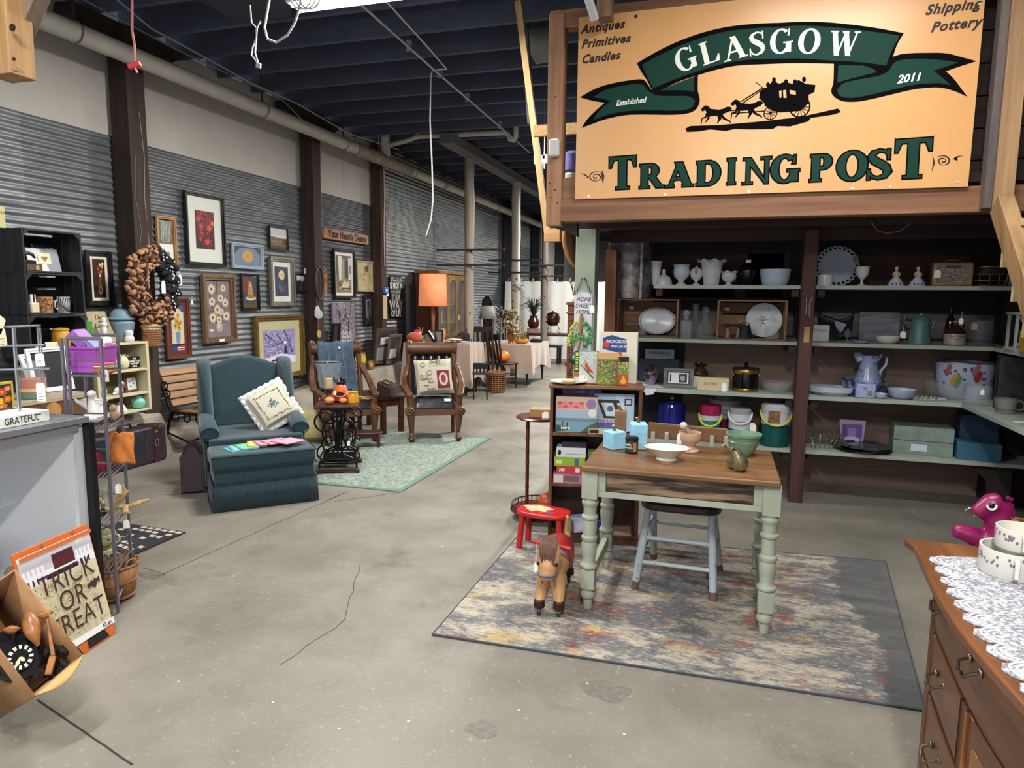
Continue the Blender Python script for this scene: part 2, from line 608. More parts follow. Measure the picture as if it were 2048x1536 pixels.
MB().box(p.x-.07,p.x+.07,5.82,5.9,p.z-.055,p.z+.055).ob('end_block',wood('a07a50','caa06e',0,12,.6,.2),t,.003)
t=thing('timber_stud','grey dusty timber stud rising to the ceiling left of the loft','stud')
MB().bar(fy(1046,20,6.6),fy(1063,248,6.6),.07,.05,(0,1,0)).ob('stud',wood('4a4a52','6a6a70',2,12,.7,.2),t,.002)
t=thing('ceiling_board','grey board patch fixed under the dark ceiling left of the loft','panel')
b=MB()
b.add([fy(1032,58,6.8),fy(1104,55,6.8),fy(1104,122,6.8),fy(1072,128,6.8)],[(0,1,2,3)])
b.ob('board',mat('8f9188',.8,0,'a5a69c',5),t,solid=.02)
hd=thing('header_beam','dark brown header beam resting on the green post above the shelves','beam')
MB().box(-1.2,3.2,5.42,5.58,2.145,2.36).ob('timber',DK,hd,.005)
t=thing('header_beam','upper dark board above the milk glass shelf','beam')
MB().box(-.93,3.2,5.86,5.92,2.07,2.30).ob('timber',wood('1f1312','3a2522',0,12,.75,.35),t,.004)
for i,x in enumerate((-.6,.05,.65,1.25,1.85)):
 t=thing('loft_joist','dark joist under the loft running back over the shelves','joist',group='joists under the loft')
 MB().box(x-.022,x+.022,5.1,6.3,2.2,2.36).ob('timber',DK,t)
t=thing('corner_brace','dark timber knee brace under the left end of the loft','brace')
b=MB(rotm(PI/2))
q=[fy(u,v,5.2)for u,v in((1093,400),(1155,400),(1155,474),(1128,462),(1093,450))]
b.prism([(p.x,p.z)for p in q],.06,-5.26)
b.ob('brace',DK,t,.004)
ctr=fy(1158,478,5.75)
t=thing('round_sign','round wooden sign hung edge-on behind the green post','sign',ctr,rad(70))
MB(UPR).prism(ell(0,0,.23,.23,40),.03,-.015).ob('disc',wood('6a4a35','8f6a4e',2,16),t,.003,label='weathered disc')
MB(UPR).ring((0,0,.0),.232,.016,40,8).ob('hoop',wood('a06c44','c28a5c',2,16),t)
text('OPEN',.11,mat('3a2820',.7),t,T(-.08,-.0155,0)@rotm(0,rad(75))@UPR)
p=fy(1152.5,455,5.42)
q=fy(1192,455,5.42)
t=thing('painted_post','sage green square post beside the shelves with a slogan board hung on it','post')
MB().box(p.x,q.x,5.42,5.58,0,2.145).ob('shaft',mat('889585',.7,0,'98a695',5,.1),t,.003)
GPX=q.x
t=thing('shelf_upright','reddish brown upright timber behind the galvanised can','upright')
MB().box(GPX+.03,GPX+.12,5.75,5.9,0,2.0).ob('timber',wood('5a3424','875537',2,12,.7,.3),t,.004)
t=thing('shelf_upright','dark red brown square timber post dividing the two banks of shelves','upright')
MB().box(.585,.685,5.72,5.84,0,2.14).ob('timber',wood('2e1a19','50302a',2,10,.7,.35),t,.006)
b=MB()
b.box(.62,.66,5.7185,5.7195,1.28,1.4)
b.ob('bare_patch',wood('8a6a48','a98a62',2,20),t,label='bare patch of pale wood')
MB().tube([(.62,5.719,1.62),(.625,5.719,1.58),(.622,5.719,1.5)],.002,5).ob('paint_drip',mat('a9a6a8',.6),t)
MB().tube([(.66,5.719,1.63),(.645,5.719,1.57),(.65,5.719,1.48)],.002,5).ob('paint_drip',mat('a9a6a8',.6),t)
PLY=wood('66534b','897367',0,9,.75,.2)
b=MB()
b.box(-.95,.72,6.42,6.46,1.28,2.36)
b.cur=1
b.box(-.30,.72,6.42,6.46,0,1.28)
b.box(.72,2.42,6.42,6.46,0,1.28)
b.cur=2
b.box(-.95,-.30,6.42,6.46,0,1.28)
b.cur=0
b.box(.72,2.42,6.42,6.46,1.28,2.36)
b.cur=3
b.box(-.95,.6,6.405,6.42,1.30,1.50)
b.box(.75,2.1,6.405,6.42,1.30,1.50)
b.cur=4
for x0,x1,z0,z1 in((-.62,.5,1.60,2.0),(.98,1.9,1.72,1.98),(-.62,.1,1.62,1.7),(.2,.55,1.62,2.0)):
 b.box(x0,x1,6.40,6.42,z0,z1)
struct(b.ob('wall_alcove',[wood('191315','2b2122',0,8,.8),PLY,mat('10141f',.7),wood('4b4748','6b6664',0,8,.8),wood('36211e','4b302a',0,8,.75)],flat_=True))
b=MB()
for i in range(11):
 b.box(2.36,2.40,4.6,6.5,i*.2,i*.2+.196)
struct(b.ob('wall_alcove_right',wood('17120f','2c2420',1,9,.8,.3)))
struct(MB().box(2.1,2.36,6.2,6.42,0,2.2).ob('trim_2',wood('17120f','2a2320',2,9,.8)))
GS=mat('87938a',.6,0,'9ba69b',6,.05)
SHY=5.85
SZ=[1.72,1.275,.845,.405]
LS=['top','second','third','lowest']
for i,z in enumerate(SZ):
 t=thing('wall_shelf',f'sage green plank shelf, {LS[i]} one in the left bank','shelf')
 MB().box(-.86 if i else-.55,.60,SHY,6.42,z-.03,z).ob('board',GS,t,.002)
 MB().box(.53,.58,SHY+.03,6.4,z-.09,z-.03).ob('cleat',DK,t,label='dark supporting cleat')
 MB().box(-.84 if i else-.53,-.79 if i else-.48,SHY+.03,6.4,z-.09,z-.03).ob('cleat',DK,t,label='dark supporting cleat')
 t=thing('wall_shelf',f'sage green plank shelf, {LS[i]} one in the right bank','shelf')
 b=MB()
 xr=[2.35,1.93,1.76,2.12][i]
 b.box(.66,2.36,SHY,6.42,z-.03,z)
 b.ob('board',GS,t,.002)
 if i in(1,2):
  MB().box(xr,2.36,4.7,SHY-.001,z-.03,z).ob('return_board',GS,t,.002)
 b=MB()
 b.box(.72,.77,SHY+.03,6.4,z-.09,z-.03)
 b.ob('cleat',DK,t)
t=thing('support_board','dark board leg holding the far end of the lowest shelf','leg board')
b=MB(rotm(PI/2))
b.prism([(2.02,0),(2.16,0),(2.16,.372),(1.86,.372),(2.0,.25)],.03,-5.95)
b.ob('board',wood('1c1513','332723',2,9,.75),t)
st=thing('wooden_stair','rough tan timber stair dropping from the loft at the right edge','stair')
A,B_=fy(2003,405,4.75),fy(2078,640,4.35)
LS=(A.z-.1)/(A.z-B_.z)
MB().bar(A,A+(B_-A)*LS,.08,.17,(0,1,0)).ob('stringer',wood('6d5136','a5845a',2,10,.7,.4),st,.005)
for i in range(int((LS-.2)/.3)):
 q=A+(B_-A)*(.2+.3*i)
 MB().box(q.x+.02,q.x+.8,q.y-.13,q.y+.13,q.z-.02,q.z+.02).ob('tread',wood('8a6c48','c0a075',0,10,.7,.3),st,.003)
 MB().box(q.x+.02,q.x+.8,q.y+.10,q.y+.13,q.z-.24,q.z-.022).ob('riser',wood('9a8160','c9b48c',0,10,.7,.3),st,.003)
 # ------------------------------------------------ the sign
sg=thing('shop_sign','big orange painted shop sign with green ribbon banner and stagecoach','sign',(0,0,0))
P4=[sp_(1150,398.5),sp_(1936,372.4)]
SX0,SX1,SZ0=P4[0][0],P4[1][0],P4[0][1]
SZ1=SZ0+1.235
m=mat('c9955f',.32,0,'d2a069',1.2)
MB().box(SX0,SX1,YS,YS+.012,SZ0,SZ1).ob('panel',m,sg)
GREEN=mat('12352c',.6,0,'163a31',3,ior=1.2)
BLK=mat('0a090d',.8,ior=1.12)
CRM=mat('d9dccf',.5)
def A_(x,y):return sp_(1030+x/3.84,y/3.84)
def B2(x,y):return sp_(1518+x/3.84,y/3.84)
def spoly(lst,z):return lst
def signflat(name,polys,m_,d,label=None):
 b=MB(T(0,YS,0)@UPR)
 for i,q in enumerate(polys):
  b.flat(q,d+2e-5*(i%41))
 return b.ob(name,m_,sg,flat_=True,label=label)
def smooth(pts,n=4):
 out=[]
 N_=len(pts)
 for i in range(N_):
  p0,p1,p2,p3=[Vector(pts[(i+k_)%N_])for k_ in(-1,0,1,2)]
  a1=(p1-p0).normalized().dot((p2-p1).normalized())
  a2=(p2-p1).normalized().dot((p3-p2).normalized())
  m1=(p2-p0)*.5 if a1>.6 else(p2-p1)
  m2=(p3-p1)*.5 if a2>.6 else(p2-p1)
  L_=(p2-p1).length
  if m1.length>0:
   m1=m1.normalized()*L_
  if m2.length>0:
   m2=m2.normalized()*L_
  for j in range(n):
   s=j/n
   out.append(tuple(p1*(2*s**3-3*s**2+1)+m1*(s**3-2*s**2+s)+p2*(3*s**2-2*s**3)+m2*(s**3-s**2)))
 return out
mo=smooth([A_(*q)for q in((935,485),(1130,375),(1350,280),(1600,212),(1850,182),(2035,175))]+[B2(*q)for q in((300,168),(500,170),(700,188),(900,215),(1112,255),(1060,345),(1030,430),(985,540),(880,500),(575,490),(300,485),(0,495))]+[A_(*q)for q in((1700,505),(1550,535),(1405,578),(1250,630),(1090,705),(1055,690),(1010,610),(975,560))])
mi_=smooth([A_(*q)for q in((975,497),(1150,405),(1350,320),(1600,247),(1850,217),(2035,207))]+[B2(*q)for q in((300,198),(500,205),(750,228),(1080,275),(1020,390),(975,505),(800,480),(550,465),(300,450),(0,455))]+[A_(*q)for q in((1800,458),(1600,490),(1400,550),(1200,620),(1060,680),(1010,580))])
lo=smooth([A_(*q)for q in((497,748),(620,680),(750,640),(900,615),(985,612),(1020,650),(1060,695),(1130,692),(1300,690),(1370,705),(1375,590),(1405,575),(1405,700),(1417,745),(1417,790),(1390,840),(1330,870),(1200,882),(1000,880),(850,885),(700,915),(600,950),(510,983),(560,910),(625,845),(690,790),(600,775))])
li=smooth([A_(*q)for q in((600,745),(700,690),(850,655),(980,650),(1015,690),(1080,730),(1200,738),(1330,740),(1375,765),(1380,790),(1350,830),(1250,850),(1050,848),(850,855),(720,880),(600,922),(650,850),(735,775),(680,762))])
lf=[A_(*q)for q in((1115,695),(1250,635),(1375,590),(1375,705),(1300,693))]
ro=smooth([B2(*q)for q in((575,490),(700,470),(900,470),(985,450),(1100,415),(1300,406),(1440,410),(1560,440),(1672,470),(1550,508),(1435,548),(1500,610),(1560,690),(1603,745),(1500,700),(1380,672),(1200,685),(1000,730),(800,775),(690,783),(620,770),(565,730),(555,690),(570,640))])
ri=smooth([B2(*q)for q in((600,690),(650,640),(800,605),(930,580),(1000,540),(1040,480),(1150,455),(1330,455),(1530,480),(1430,515),(1340,545),(1400,590),(1470,655),(1380,640),(1200,650),(1000,695),(800,740),(690,752),(620,735))])
rf=[B2(*q)for q in((610,500),(800,505),(880,530),(905,555),(800,580),(650,620),(600,635))]
signflat('ribbon_outline',[mo,lo,ro],BLK,.0012,'black ribbon outline')
signflat('ribbon',[mi_,li,lf,ri,rf],GREEN,.0022,'green ribbon banner')
def arc(cx,cy,a,b,t,h,a0,a1,n=18):
 """pieces of a ring: outer ellipse a x b, inner (a-t) x (b-h)"""
 o=[]
 for i in range(n):
  s0,s1=rad(a0+(a1-a0)*i/n),rad(a0+(a1-a0)*(i+1)/n)
  o.append([(cx+a*math.cos(s0),cy+b*math.sin(s0)),(cx+a*math.cos(s1),cy+b*math.sin(s1)),(cx+(a-t)*math.cos(s1),cy+(b-h)*math.sin(s1)),(cx+(a-t)*math.cos(s0),cy+(b-h)*math.sin(s0))])
 return o
def seg(x0,y0,x1,y1,w_):return[(x0-w_/2,y0),(x0+w_/2,y0),(x1+w_/2,y1),(x1-w_/2,y1)]
def glyph(c,t=.2,h=.07):
 s=.06
 sf=lambda x,y,w_=.36:rect(x-w_/2,x+w_/2,y,y+s)
 if c=='I':
  return[rect(-t/2,t/2,0,1),sf(0,0),sf(0,1-s)]
 if c=='T':
  return[rect(-t/2,t/2,0,1),sf(0,0,.44),rect(-.44,.44,1-h,1),[(-.44,1),(-.44,.68),(-.39,.68),(-.3,1-h),(-.2,1-h)],[(.44,1),(.44,.68),(.39,.68),(.3,1-h),(.2,1-h)]]
 if c=='L':
  return[rect(-.2-t/2,-.2+t/2,0,1),sf(-.2,1-s),rect(-.38,.36,0,s),[(.36,0),(.4,.3),(.34,.3),(.2,.06),(.1,0)]]
 if c=='A':
  return[seg(-.36,0,.0,1,h*1.2),seg(.33,0,-.02,1,t*1.05),rect(-.24,.2,.3,.3+h),sf(-.36,0,.3),sf(.33,0,.4)]
 if c=='P' or c=='R':
  g=[rect(-.24-t/2,-.24+t/2,0,1),sf(-.24,0,.4),rect(-.42,-.1,1-s,1),rect(-.24,0,1-h,1),rect(-.24,0,.44,.44+h)]+arc(0,.72,.32,.28,t,h,-90,90)
  if c=='R':
   g+=[seg(.38,0,.05,.48,t*1.05),sf(.4,0,.3)]
  return g
 if c=='D':
  return[rect(-.3-t/2,-.3+t/2,0,1),rect(-.48,0,0,h),rect(-.48,0,1-h,1)]+arc(-.05,.5,.48,.5,t,h,-90,90)
 if c=='N':
  return[rect(-.36,-.36+h*1.2,0,1),rect(.3,.3+h*1.2,0,1),[(-.44,1),(-.22,1),(.38,0),(.3,0)],sf(-.33,0,.34),sf(.33,1-s,.34),rect(-.48,-.25,1-s,1)]
 if c=='O':
  return arc(0,.5,.46,.53,t,h,0,360,36)
 if c=='G':
  return arc(0,.5,.46,.53,t,h,48,318,28)+[[(.26,.7),(.36,.7),(.36,1.0),(.32,1.0)],rect(.2,.2+t,.02,.44),rect(.1,.5,.4,.4+s)]
 if c=='S':
  g=[]
  pts=[(.26,.80,.05),(.17,.93,.06),(0,.97,.07),(-.18,.90,.12),(-.24,.76,.19),(-.13,.62,.21),(.05,.50,.22),(.2,.38,.21),(.25,.24,.19),(.17,.09,.12),(-.02,.03,.07),(-.19,.08,.06),(-.29,.24,.05)]
  for(x0,y0,w0),(x1,y1,w1)in zip(pts,pts[1:]):
   d=Vector((x1-x0,y1-y0)).normalized()
   nx,ny=-d.y,d.x
   e=.012
   g.append([(x0+nx*w0/2-d.x*e,y0+ny*w0/2-d.y*e),(x0-nx*w0/2-d.x*e,y0-ny*w0/2-d.y*e),(x1-nx*w1/2+d.x*e,y1-ny*w1/2+d.y*e),(x1+nx*w1/2+d.x*e,y1+ny*w1/2+d.y*e)])
  return g+[rect(.23,.29,.66,1.0),rect(-.33,-.27,0,.33)]
 if c=='W':
  return[seg(-.5,1,-.24,0,t),seg(-.24,0,.02,1,h*1.1),seg(.0,1,.27,0,t),seg(.27,0,.52,1,h*1.1),sf(-.5,1-s,.36),sf(.0,1-s,.3),sf(.52,1-s,.28)]
 return[]
def offs(poly,e):
 n=len(poly)
 ar=sum(poly[i][0]*poly[(i+1)%n][1]-poly[(i+1)%n][0]*poly[i][1]for i in range(n))
 if ar<0:
  poly=poly[::-1]
 out=[]
 for i in range(n):
  p0,p1,p2=Vector(poly[i-1]),Vector(poly[i]),Vector(poly[(i+1)%n])
  d1,d2=(p1-p0),(p2-p1)
  if d1.length<1e-6 or d2.length<1e-6:
   out.append(tuple(p1))
   continue
  n1=Vector((d1.y,-d1.x)).normalized()
  n2=Vector((d2.y,-d2.x)).normalized()
  k_=n1+n2
  if k_.length<.3:
   k_=n1
  q_=k_.normalized()*min(e/max(.45,k_.normalized().dot(n1)),e*2)
  out.append((p1.x+q_.x,p1.y+q_.y))
 return out
def setg(c,pos,hgt,ang=0,xs=1.0,e=0,t=.2,h=.07,sh=0):
 ca,sa=math.cos(rad(ang)),math.sin(rad(ang))
 o=[]
 for poly in glyph(c,t,h):
  q=[((x+sh*y)*hgt*xs,(y-.5)*hgt)for x,y in poly]
  if e:
   q=offs(q,e)
  o.append([(pos[0]+x*ca-y*sa,pos[1]+x*sa+y*ca)for x,y in q])
 return o
kk=K((0,YS,2.7))
gl=[]
for c,P_,ang in(('G',A_(1308,455),19),('L',A_(1492,400),16),('A',A_(1684,368),11),('S',A_(1858,335),6),('G',B2(168,318),2),('O',B2(386,318),-3),('W',B2(652,335),-7)):
 gl+=setg(c,P_,44*kk,ang,.98 if c!='W' else .88,0,.23,.075)
signflat('lettering',gl,CRM,.0032,'cream letters spelling the town name')
og,ig=[],[]
for c,P_,hp,xs in(('T',A_(826,1328),66,.94),('R',A_(1040,1352),48,1.05),('A',A_(1262,1342),48,1.1),('D',A_(1490,1330),48,1.05),('I',A_(1662,1318),50,.85),('N',A_(1856,1312),50,1.05),('G',B2(196,1298),50,1.08),('P',B2(486,1288),50,1.0),('O',B2(714,1274),52,1.1),('S',B2(924,1262),54,1.1),('T',B2(1182,1218),71,.96)):
 og+=setg(c,P_,hp*kk,1.2,xs,.009,.25,.09)
 ig+=setg(c,P_,hp*kk,1.2,xs,.0005,.25,.09)
signflat('lettering_outline',og,BLK,.0012,'black outline of the big letters')
signflat('lettering',ig,GREEN,.0022,'big green serif letters')
DI=mat('241014',.5)
for s_,P_,sz,al in(('Antiques',A_(505,232),.078,'LEFT'),('Primitives',A_(508,345),.078,'LEFT'),('Candles',A_(508,462),.078,'LEFT'),('Shipping',B2(1275,84),.080,'LEFT'),('Pottery',B2(1318,215),.08,'LEFT')):
 text(s_,sz,DI,sg,T(P_[0],YS-.0015,P_[1])@rotm(0,rad(-2))@UPR,align=al,shear=.35,off=.0028,sp=1.12,xs=.96)
text('Established',.052,CRM,sg,T(A_(890,782)[0],YS-.0035,A_(890,782)[1])@rotm(0,rad(-3))@UPR,shear=.25,off=.001,xs=.88)
text('2011',.066,CRM,sg,T(B2(1150,603)[0],YS-.0035,B2(1150,603)[1])@rotm(0,rad(-4))@UPR,shear=.3,off=.002)
def O_(x,y):return sp_(1380+x,120+y)
def loop(Pts):return[sp_(u,v)for u,v in Pts]
sil=[]
sil.append(loop([(1371,257),(1380,252),(1440,250),(1520,243),(1600,234),(1676,217),(1682,224),(1668,229),(1622,236),(1616,243),(1580,253),(1555,252),(1546,258),(1500,259),(1470,258),(1452,262),(1420,259),(1396,263),(1374,264)]))
def horse(dx,dy,s=1.0):
 B0=[(1402,216),(1400,220),(1404,223),(1410,220),(1413,228),(1420,233),(1432,232),(1444,231),(1452,226),(1460,223),(1466,217),(1462,213),(1455,213),(1448,217),(1438,219),(1428,218),(1420,217),(1417,212),(1411,210),(1408,211)]
 f=lambda L_:[sp_(1430+(x-1430)*s+dx,225+(y-225)*s+dy)for x,y in L_]
 return[f(B0),f([(1416,228),(1411,237),(1404,238),(1402,249),(1400,249),(1402,236),(1409,234),(1411,226)]),f([(1420,230),(1418,238),(1411,246),(1409,245),(1414,237),(1414,229)]),f([(1446,229),(1452,237),(1462,242),(1464,247),(1461,246),(1459,244),(1448,240),(1440,232)]),f([(1440,230),(1444,238),(1438,245),(1436,249),(1434,247),(1437,240),(1435,232)])]
sil+=horse(0,0,.95)+horse(61,-11,1.0)
sil.append(loop([(1524,183),(1532,178),(1540,168),(1546,160),(1558,168),(1570,163),(1584,168),(1597,160),(1612,168),(1631,170),(1629,184),(1617,190),(1618,203),(1610,214),(1600,222),(1560,225),(1545,222),(1530,212),(1526,200)]))
sil.append(loop([(1520,184),(1530,174),(1536,178),(1540,190),(1528,205),(1518,197)]))
for cx_,cy_ in((1548,160),(1536,170),(1608,159),(1572,164),(1590,164)):
 sil.append([sp_(cx_+4*math.cos(a*PI/6),cy_+5.5*math.sin(a*PI/6))for a in range(12)])
for(wx,wy,r_,n)in((1541,226,13,12),(1600,215,19,14)):
 q=arc(0,0,1,1,.14,.14,0,360,28)
 for i in range(n):
  a=360*i/n
  d,e=Vector((math.cos(rad(a)),math.sin(rad(a)))),Vector((-math.sin(rad(a)),math.cos(rad(a))))*.035
  q.append([tuple(d*.1+e),tuple(d*.95+e),tuple(d*.95-e),tuple(d*.1-e)])
 q.append(ell(0,0,.2,.2,10))
 c0=sp_(wx,wy)
 sil+=[[(c0[0]+x*r_*kk,c0[1]+y*r_*kk)for x,y in g]for g in q]
for ln in(((1480,203),(1525,175),(1527,177),(1481,205)),((1484,206),(1526,178),(1527,179),(1485,208)),((1466,226),(1530,221),(1530,223),(1466,228)),((1440,222),(1470,220),(1470,222),(1440,224)),((1510,164),(1525,176),(1526,175),(1511,163))):
 sil.append(loop(ln))
signflat('silhouette',sil,BLK,.0013,'black stagecoach and horses silhouette')
win=[loop(((1558,182),(1563,181),(1563,195),(1559,196))),loop(((1566,181),(1572,180),(1573,196),(1567,196))),loop(((1579,180),(1591,182),(1592,190),(1580,188)))]
signflat('silhouette_window',win,m,.0024)
def curl(cx_,cy_,flip):
 pts=[]
 for i in range(34):
  a=i*.36
  r_=1.5+.36*i
  pts.append(sp_(cx_+flip*r_*math.cos(a)*1.15,cy_+r_*math.sin(a)*.85))
 b=MB(T(0,YS,0)@UPR)
 for i,(p0,p1)in enumerate(zip(pts,pts[1:])):
  d=(Vector(p1)-Vector(p0)).normalized()*(.0015+.0028*abs(math.sin(i*.3)))
  b.flat([(p0[0]-d.y,p0[1]+d.x),(p0[0]+d.y,p0[1]-d.x),(p1[0]+d.y,p1[1]-d.x),(p1[0]-d.y,p1[1]+d.x)],.0013)
 for q in(((1160,346),(1172,349),(1178,355),(1170,357),(1176,352)),((1205,340),(1209,352),(1206,368),(1202,352)))if flip>0 else(((1928,311),(1915,312),(1905,318),(1915,322),(1908,316)),((1864,306),(1866,320),(1863,345),(1870,325))):
  b.flat([sp_(*c)for c in q],.0013)
 b.ob('flourish',DI,sg,flat_=True)
curl(1192,354,1)
curl(1886,322,-1)
b=MB(T(0,YS,0)@UPR)
for u,v in((1179,38),(1372,13),(1177,393),(1330,389),(1498,383),(1704,377),(1914,364),(1780,374),(1960,8)):
 c0=sp_(u,v)
 b.prism(ell(c0[0],c0[1],.009,.009,12),.003,.0)
b.ob('screw',mat('d5d0c4',.35,.6),sg)
MB(T(0,YS,0)@UPR).prism(ell(*sp_(1272,33),.011,.011,12),.004).ob('bolt',BLACK,sg)
t=thing('timber_block','stub of square timber poking down over the top left of the sign','block')
p=fy(1211,40,4.8)
MB().box(p.x-.05,p.x+.045,4.74,4.86,p.z,p.z+.5).ob('block',wood('5f4a38','8d7357',2,12,.7,.3),t,.003)
t=thing('shop_light','white metal shop light end hanging over the top left of the sign','light')
MB().bar(fy(1190,40,4.7),fy(1165,-40,4.5),.05,.03).ob('housing',mat('c9ccd0',.4),t,.004)
# ------------------------------------------------ pipes, wires, lamps
PVC=mat('b9b6ae',.5,0,'a5a198',3)
pi_=thing('drain_pipe','long white plastic drain pipe slung along the left wall under the ceiling','pipe')
PX,PZ=-5.24,3.75
MB().tube([(PX,1.5,PZ),(PX,9.2,PZ-.0)],.082,20).ob('pipe',PVC,pi_)
MB().tube([(PX,9.2+i*.17,PZ)for i in range(12)],[.096+.006*math.sin(i*2.3)for i in range(12)],18).ob('lagging',mat('9d968b',.9,0,'6f675c',12,.6),pi_,label='torn brown lagging on the pipe')
MB().tube([(PX,11.05,PZ),(PX,21,PZ),],.08,18).ob('pipe',PVC,pi_)
b=MB()
for y in(4.66,7.1,8.9,11.2,12.6,14.2,15.8,17.5):
 b.ring((PX,y,PZ),.088,.007,20,6,1)
b.ob('coupling',mat('8d8a84',.5),pi_)
for y,hd_ in((4.66,.3),(7.1,.3),(8.9,.3),(10.0,.3),(12.5,.3)):
 b=MB()
 b.ring((PX,y,PZ),.09,.006,20,6,1)
 b.box(PX-.006,PX+.006,y-.012,y+.012,PZ+.08,PZ+.45)
 b.ob('hanger_strap',mat('4b4a4c',.5,.5),pi_)
jy=fx(770,300,PX).y
MB().tube([(PX,jy,PZ+.05),(PX,jy-.03,PZ+.2),(PX,jy-.03,4.25)],[.088,.092,.092],18).ob('riser',PVC,pi_)
MB().tube([(PX,jy,PZ+.22),(PX+.35,jy,PZ+.28),(PX+.55,jy,PZ+.33),(PX+.6,jy,PZ+.4),(PX+.6,jy,4.25)],.035,12).ob('branch_pipe',PVC,pi_)
p0,p1=fy(832,273,jy),fy(1010,265,jy)
MB().tube([p0,p1,p1+Vector((.06,0,-.03)),p1+Vector((.08,0,-.1)),p1+Vector((.13,0,-.12)),p1+Vector((.17,0,-.08)),p1+Vector((.17,0,.12))],.04,12).ob('trap_pipe',PVC,pi_)
WW=mat('c4c2c2',.5)
t=thing('conduit','thin straight metal conduit running away across the dark ceiling','conduit')
z_=3.98
MB().tube([fl(690,-20,z_),fl(880,150,z_),fl(1060,305,z_)],.013,10).ob('tube',mat('9c9da3',.45,.5),t)
for u,v in((818,98),(880,152),(935,200),(1000,255)):
 q=fl(u,v,z_)
 MB().box(q.x-.03,q.x+.03,q.y-.01,q.y+.01,z_-.016,z_+.08).ob('clip',mat('8a8b90',.5,.4),t)
def wire(name,label,pts,r=.006,m_=WW,cat='wire'):
 o=MB().tube(pts,r,7).ob(name,m_)
 return tag(o,label,cat)
def zz(lst,z):return[fl(u,v,z)for u,v in lst]
wire('hanging_wire','long white wire dropping from the ceiling in front of the far wall',[fl(770,0,4.0),fl(850,88,4.0),fl(893,138,4.0),fl(865,140,4.0)]+[fy(u,v,fl(865,140,4.0).y)for u,v in((862,150),(860,240),(864,330),(866,400),(862,440),(852,472))],.008)
wire('loose_cable','white cable sagging along the ceiling edge above the drain pipe',[fx(u,v,-5.0)for u,v in((230,-5),(300,55),(420,120),(500,165),(590,205),(700,268),(800,300))],.008,mat('8d8c8d',.6),'cable')
wire('loose_cable','second cable drooping across the post bolsters near the ceiling',[fx(u,v,-5.1)for u,v in((160,-5),(260,50),(345,95),(440,140),(560,195),(610,245),(640,255))],.006,mat('757477',.6),'cable')
jb=thing('junction_panel','dark board under the ceiling with bundles of white cable','panel')
q=[fl(u,v,3.9)for u,v in((380,-30),(400,2),(478,46),(582,34),(580,-30))]
b=MB()
b.prism([(c.x,c.y)for c in q],.1,3.9)
b.ob('board',mat('23283a',.7),jb,flat_=True)
wire('hanging_cable','looped white cable hanging under the dark ceiling board',[fy(u,v,4.6)for u,v in((540,-10),(535,20),(529,55),(535,78),(552,85),(575,70),(590,45),(598,20),(604,-10))],.009,cat='cable')
wire('hanging_cable','coil of thin white cable beside the bright ceiling lamp',[fy(600+22*math.cos(a)+a*1.4,-6+24*math.sin(a),4.6)for a in[i*.35 for i in range(54)]],.006,cat='cable')
wl=thing('cable_end','short white cable with a plug end dangling from the ceiling','cable')
MB().tube([fy(u,v,4.6)for u,v in((500,10),(503,45),(512,55),(513,75),(505,95),(503,110),(514,125))],.006,7).ob('cable',WW,wl)
MB().tube([fy(u,v,4.6)for u,v in((521,42),(514,56),(512,80),(510,105),(516,126))],.006,7).ob('cable',WW,wl)
MB().cb(fy(517,131,4.6),(.035,.03,.035),(.3,.2,.4)).ob('plug',mat('a9abb3',.4),wl,.004)
LED=mat('fbfdff',.5,emit=14)
for i,(lx,ly,lz,pw,rz_)in enumerate(LAMPS):
 t=thing('ceiling_light',['bright bar light hung over the aisle at the top of the picture','unseen bar light behind the camera, put there to light the shelves','bar light hung over the front of the shop','added bar light hidden behind the loft, brightening the far wall','added bar light hidden farther back behind the loft, brightening the far wall','bar light hung in front of the big sign','added bar light out of sight, brightening the far bay'][i],'light',(lx,ly,lz),rz_)
 MB().box(-.09,.09,-.6,.6,.02,.07).ob('housing',mat('cfd2d6',.4),t,.004)
 for sx in(-.05,.05):
  MB().tube([(sx,-.57,.005),(sx,.57,.005)],.014,10).ob('tube',LED,t)
 MB().tube([(0,-.4,.07),(0,-.4,.5-max(0,lz-3.8))],.004,6).ob('hanger',mat('77777c',.5,.5),t)
 MB().tube([(0,.4,.07),(0,.4,.5-max(0,lz-3.8))],.004,6).ob('hanger',mat('77777c',.5,.5),t)
p=fy(1087,318,8.6)
t=thing('flood_light','small glaring twin lamp beside the slanted two by four','light',p)
for sx in(-.07,.07):
 MB().box(sx-.05,sx+.05,-.02,.02,-.05,.05).ob('lamp_head',mat('ffffff',.4,emit=30),t,.006)
MB().tube([(0,0,0),(0,.0,-.12)],.02,8).ob('bracket',mat('c9ccd0',.4),t)
MB().tube([(0,.02,.05),(0,.02,3.95-p.z+.1)],.008,8).ob('stem',mat('77777c',.5,.5),t)
pc_=thing('pull_cord','pink pull rope with a red toggle hanging near the left post','cord',(0,0,0))
MB().tube([fy(u,v,3.6)for u,v in((262,-60),(264,0),(264,60),(269,90),(270,124))],.007,8).ob('rope',mat('c98f8a',.8,0,'b06a68',90),pc_)
p=fy(269,131,3.6)
MB().cb(p,(.075,.035,.03),(0,rad(-18),rad(20))).ob('toggle',mat('cf3b3f',.5),pc_,.004)
MB().tube([p+Vector((0,0,-.01)),p+Vector((.012,0,-.03)),p+Vector((.02,0,-.045))],.006,7).ob('knot',mat('d7b5b0',.8),pc_)
t=thing('hanging_timber','sawn timber post end with bolt holes in the upper left corner','timber')
p=fy(0,130,2.6)
q=fy(42,152,2.6)
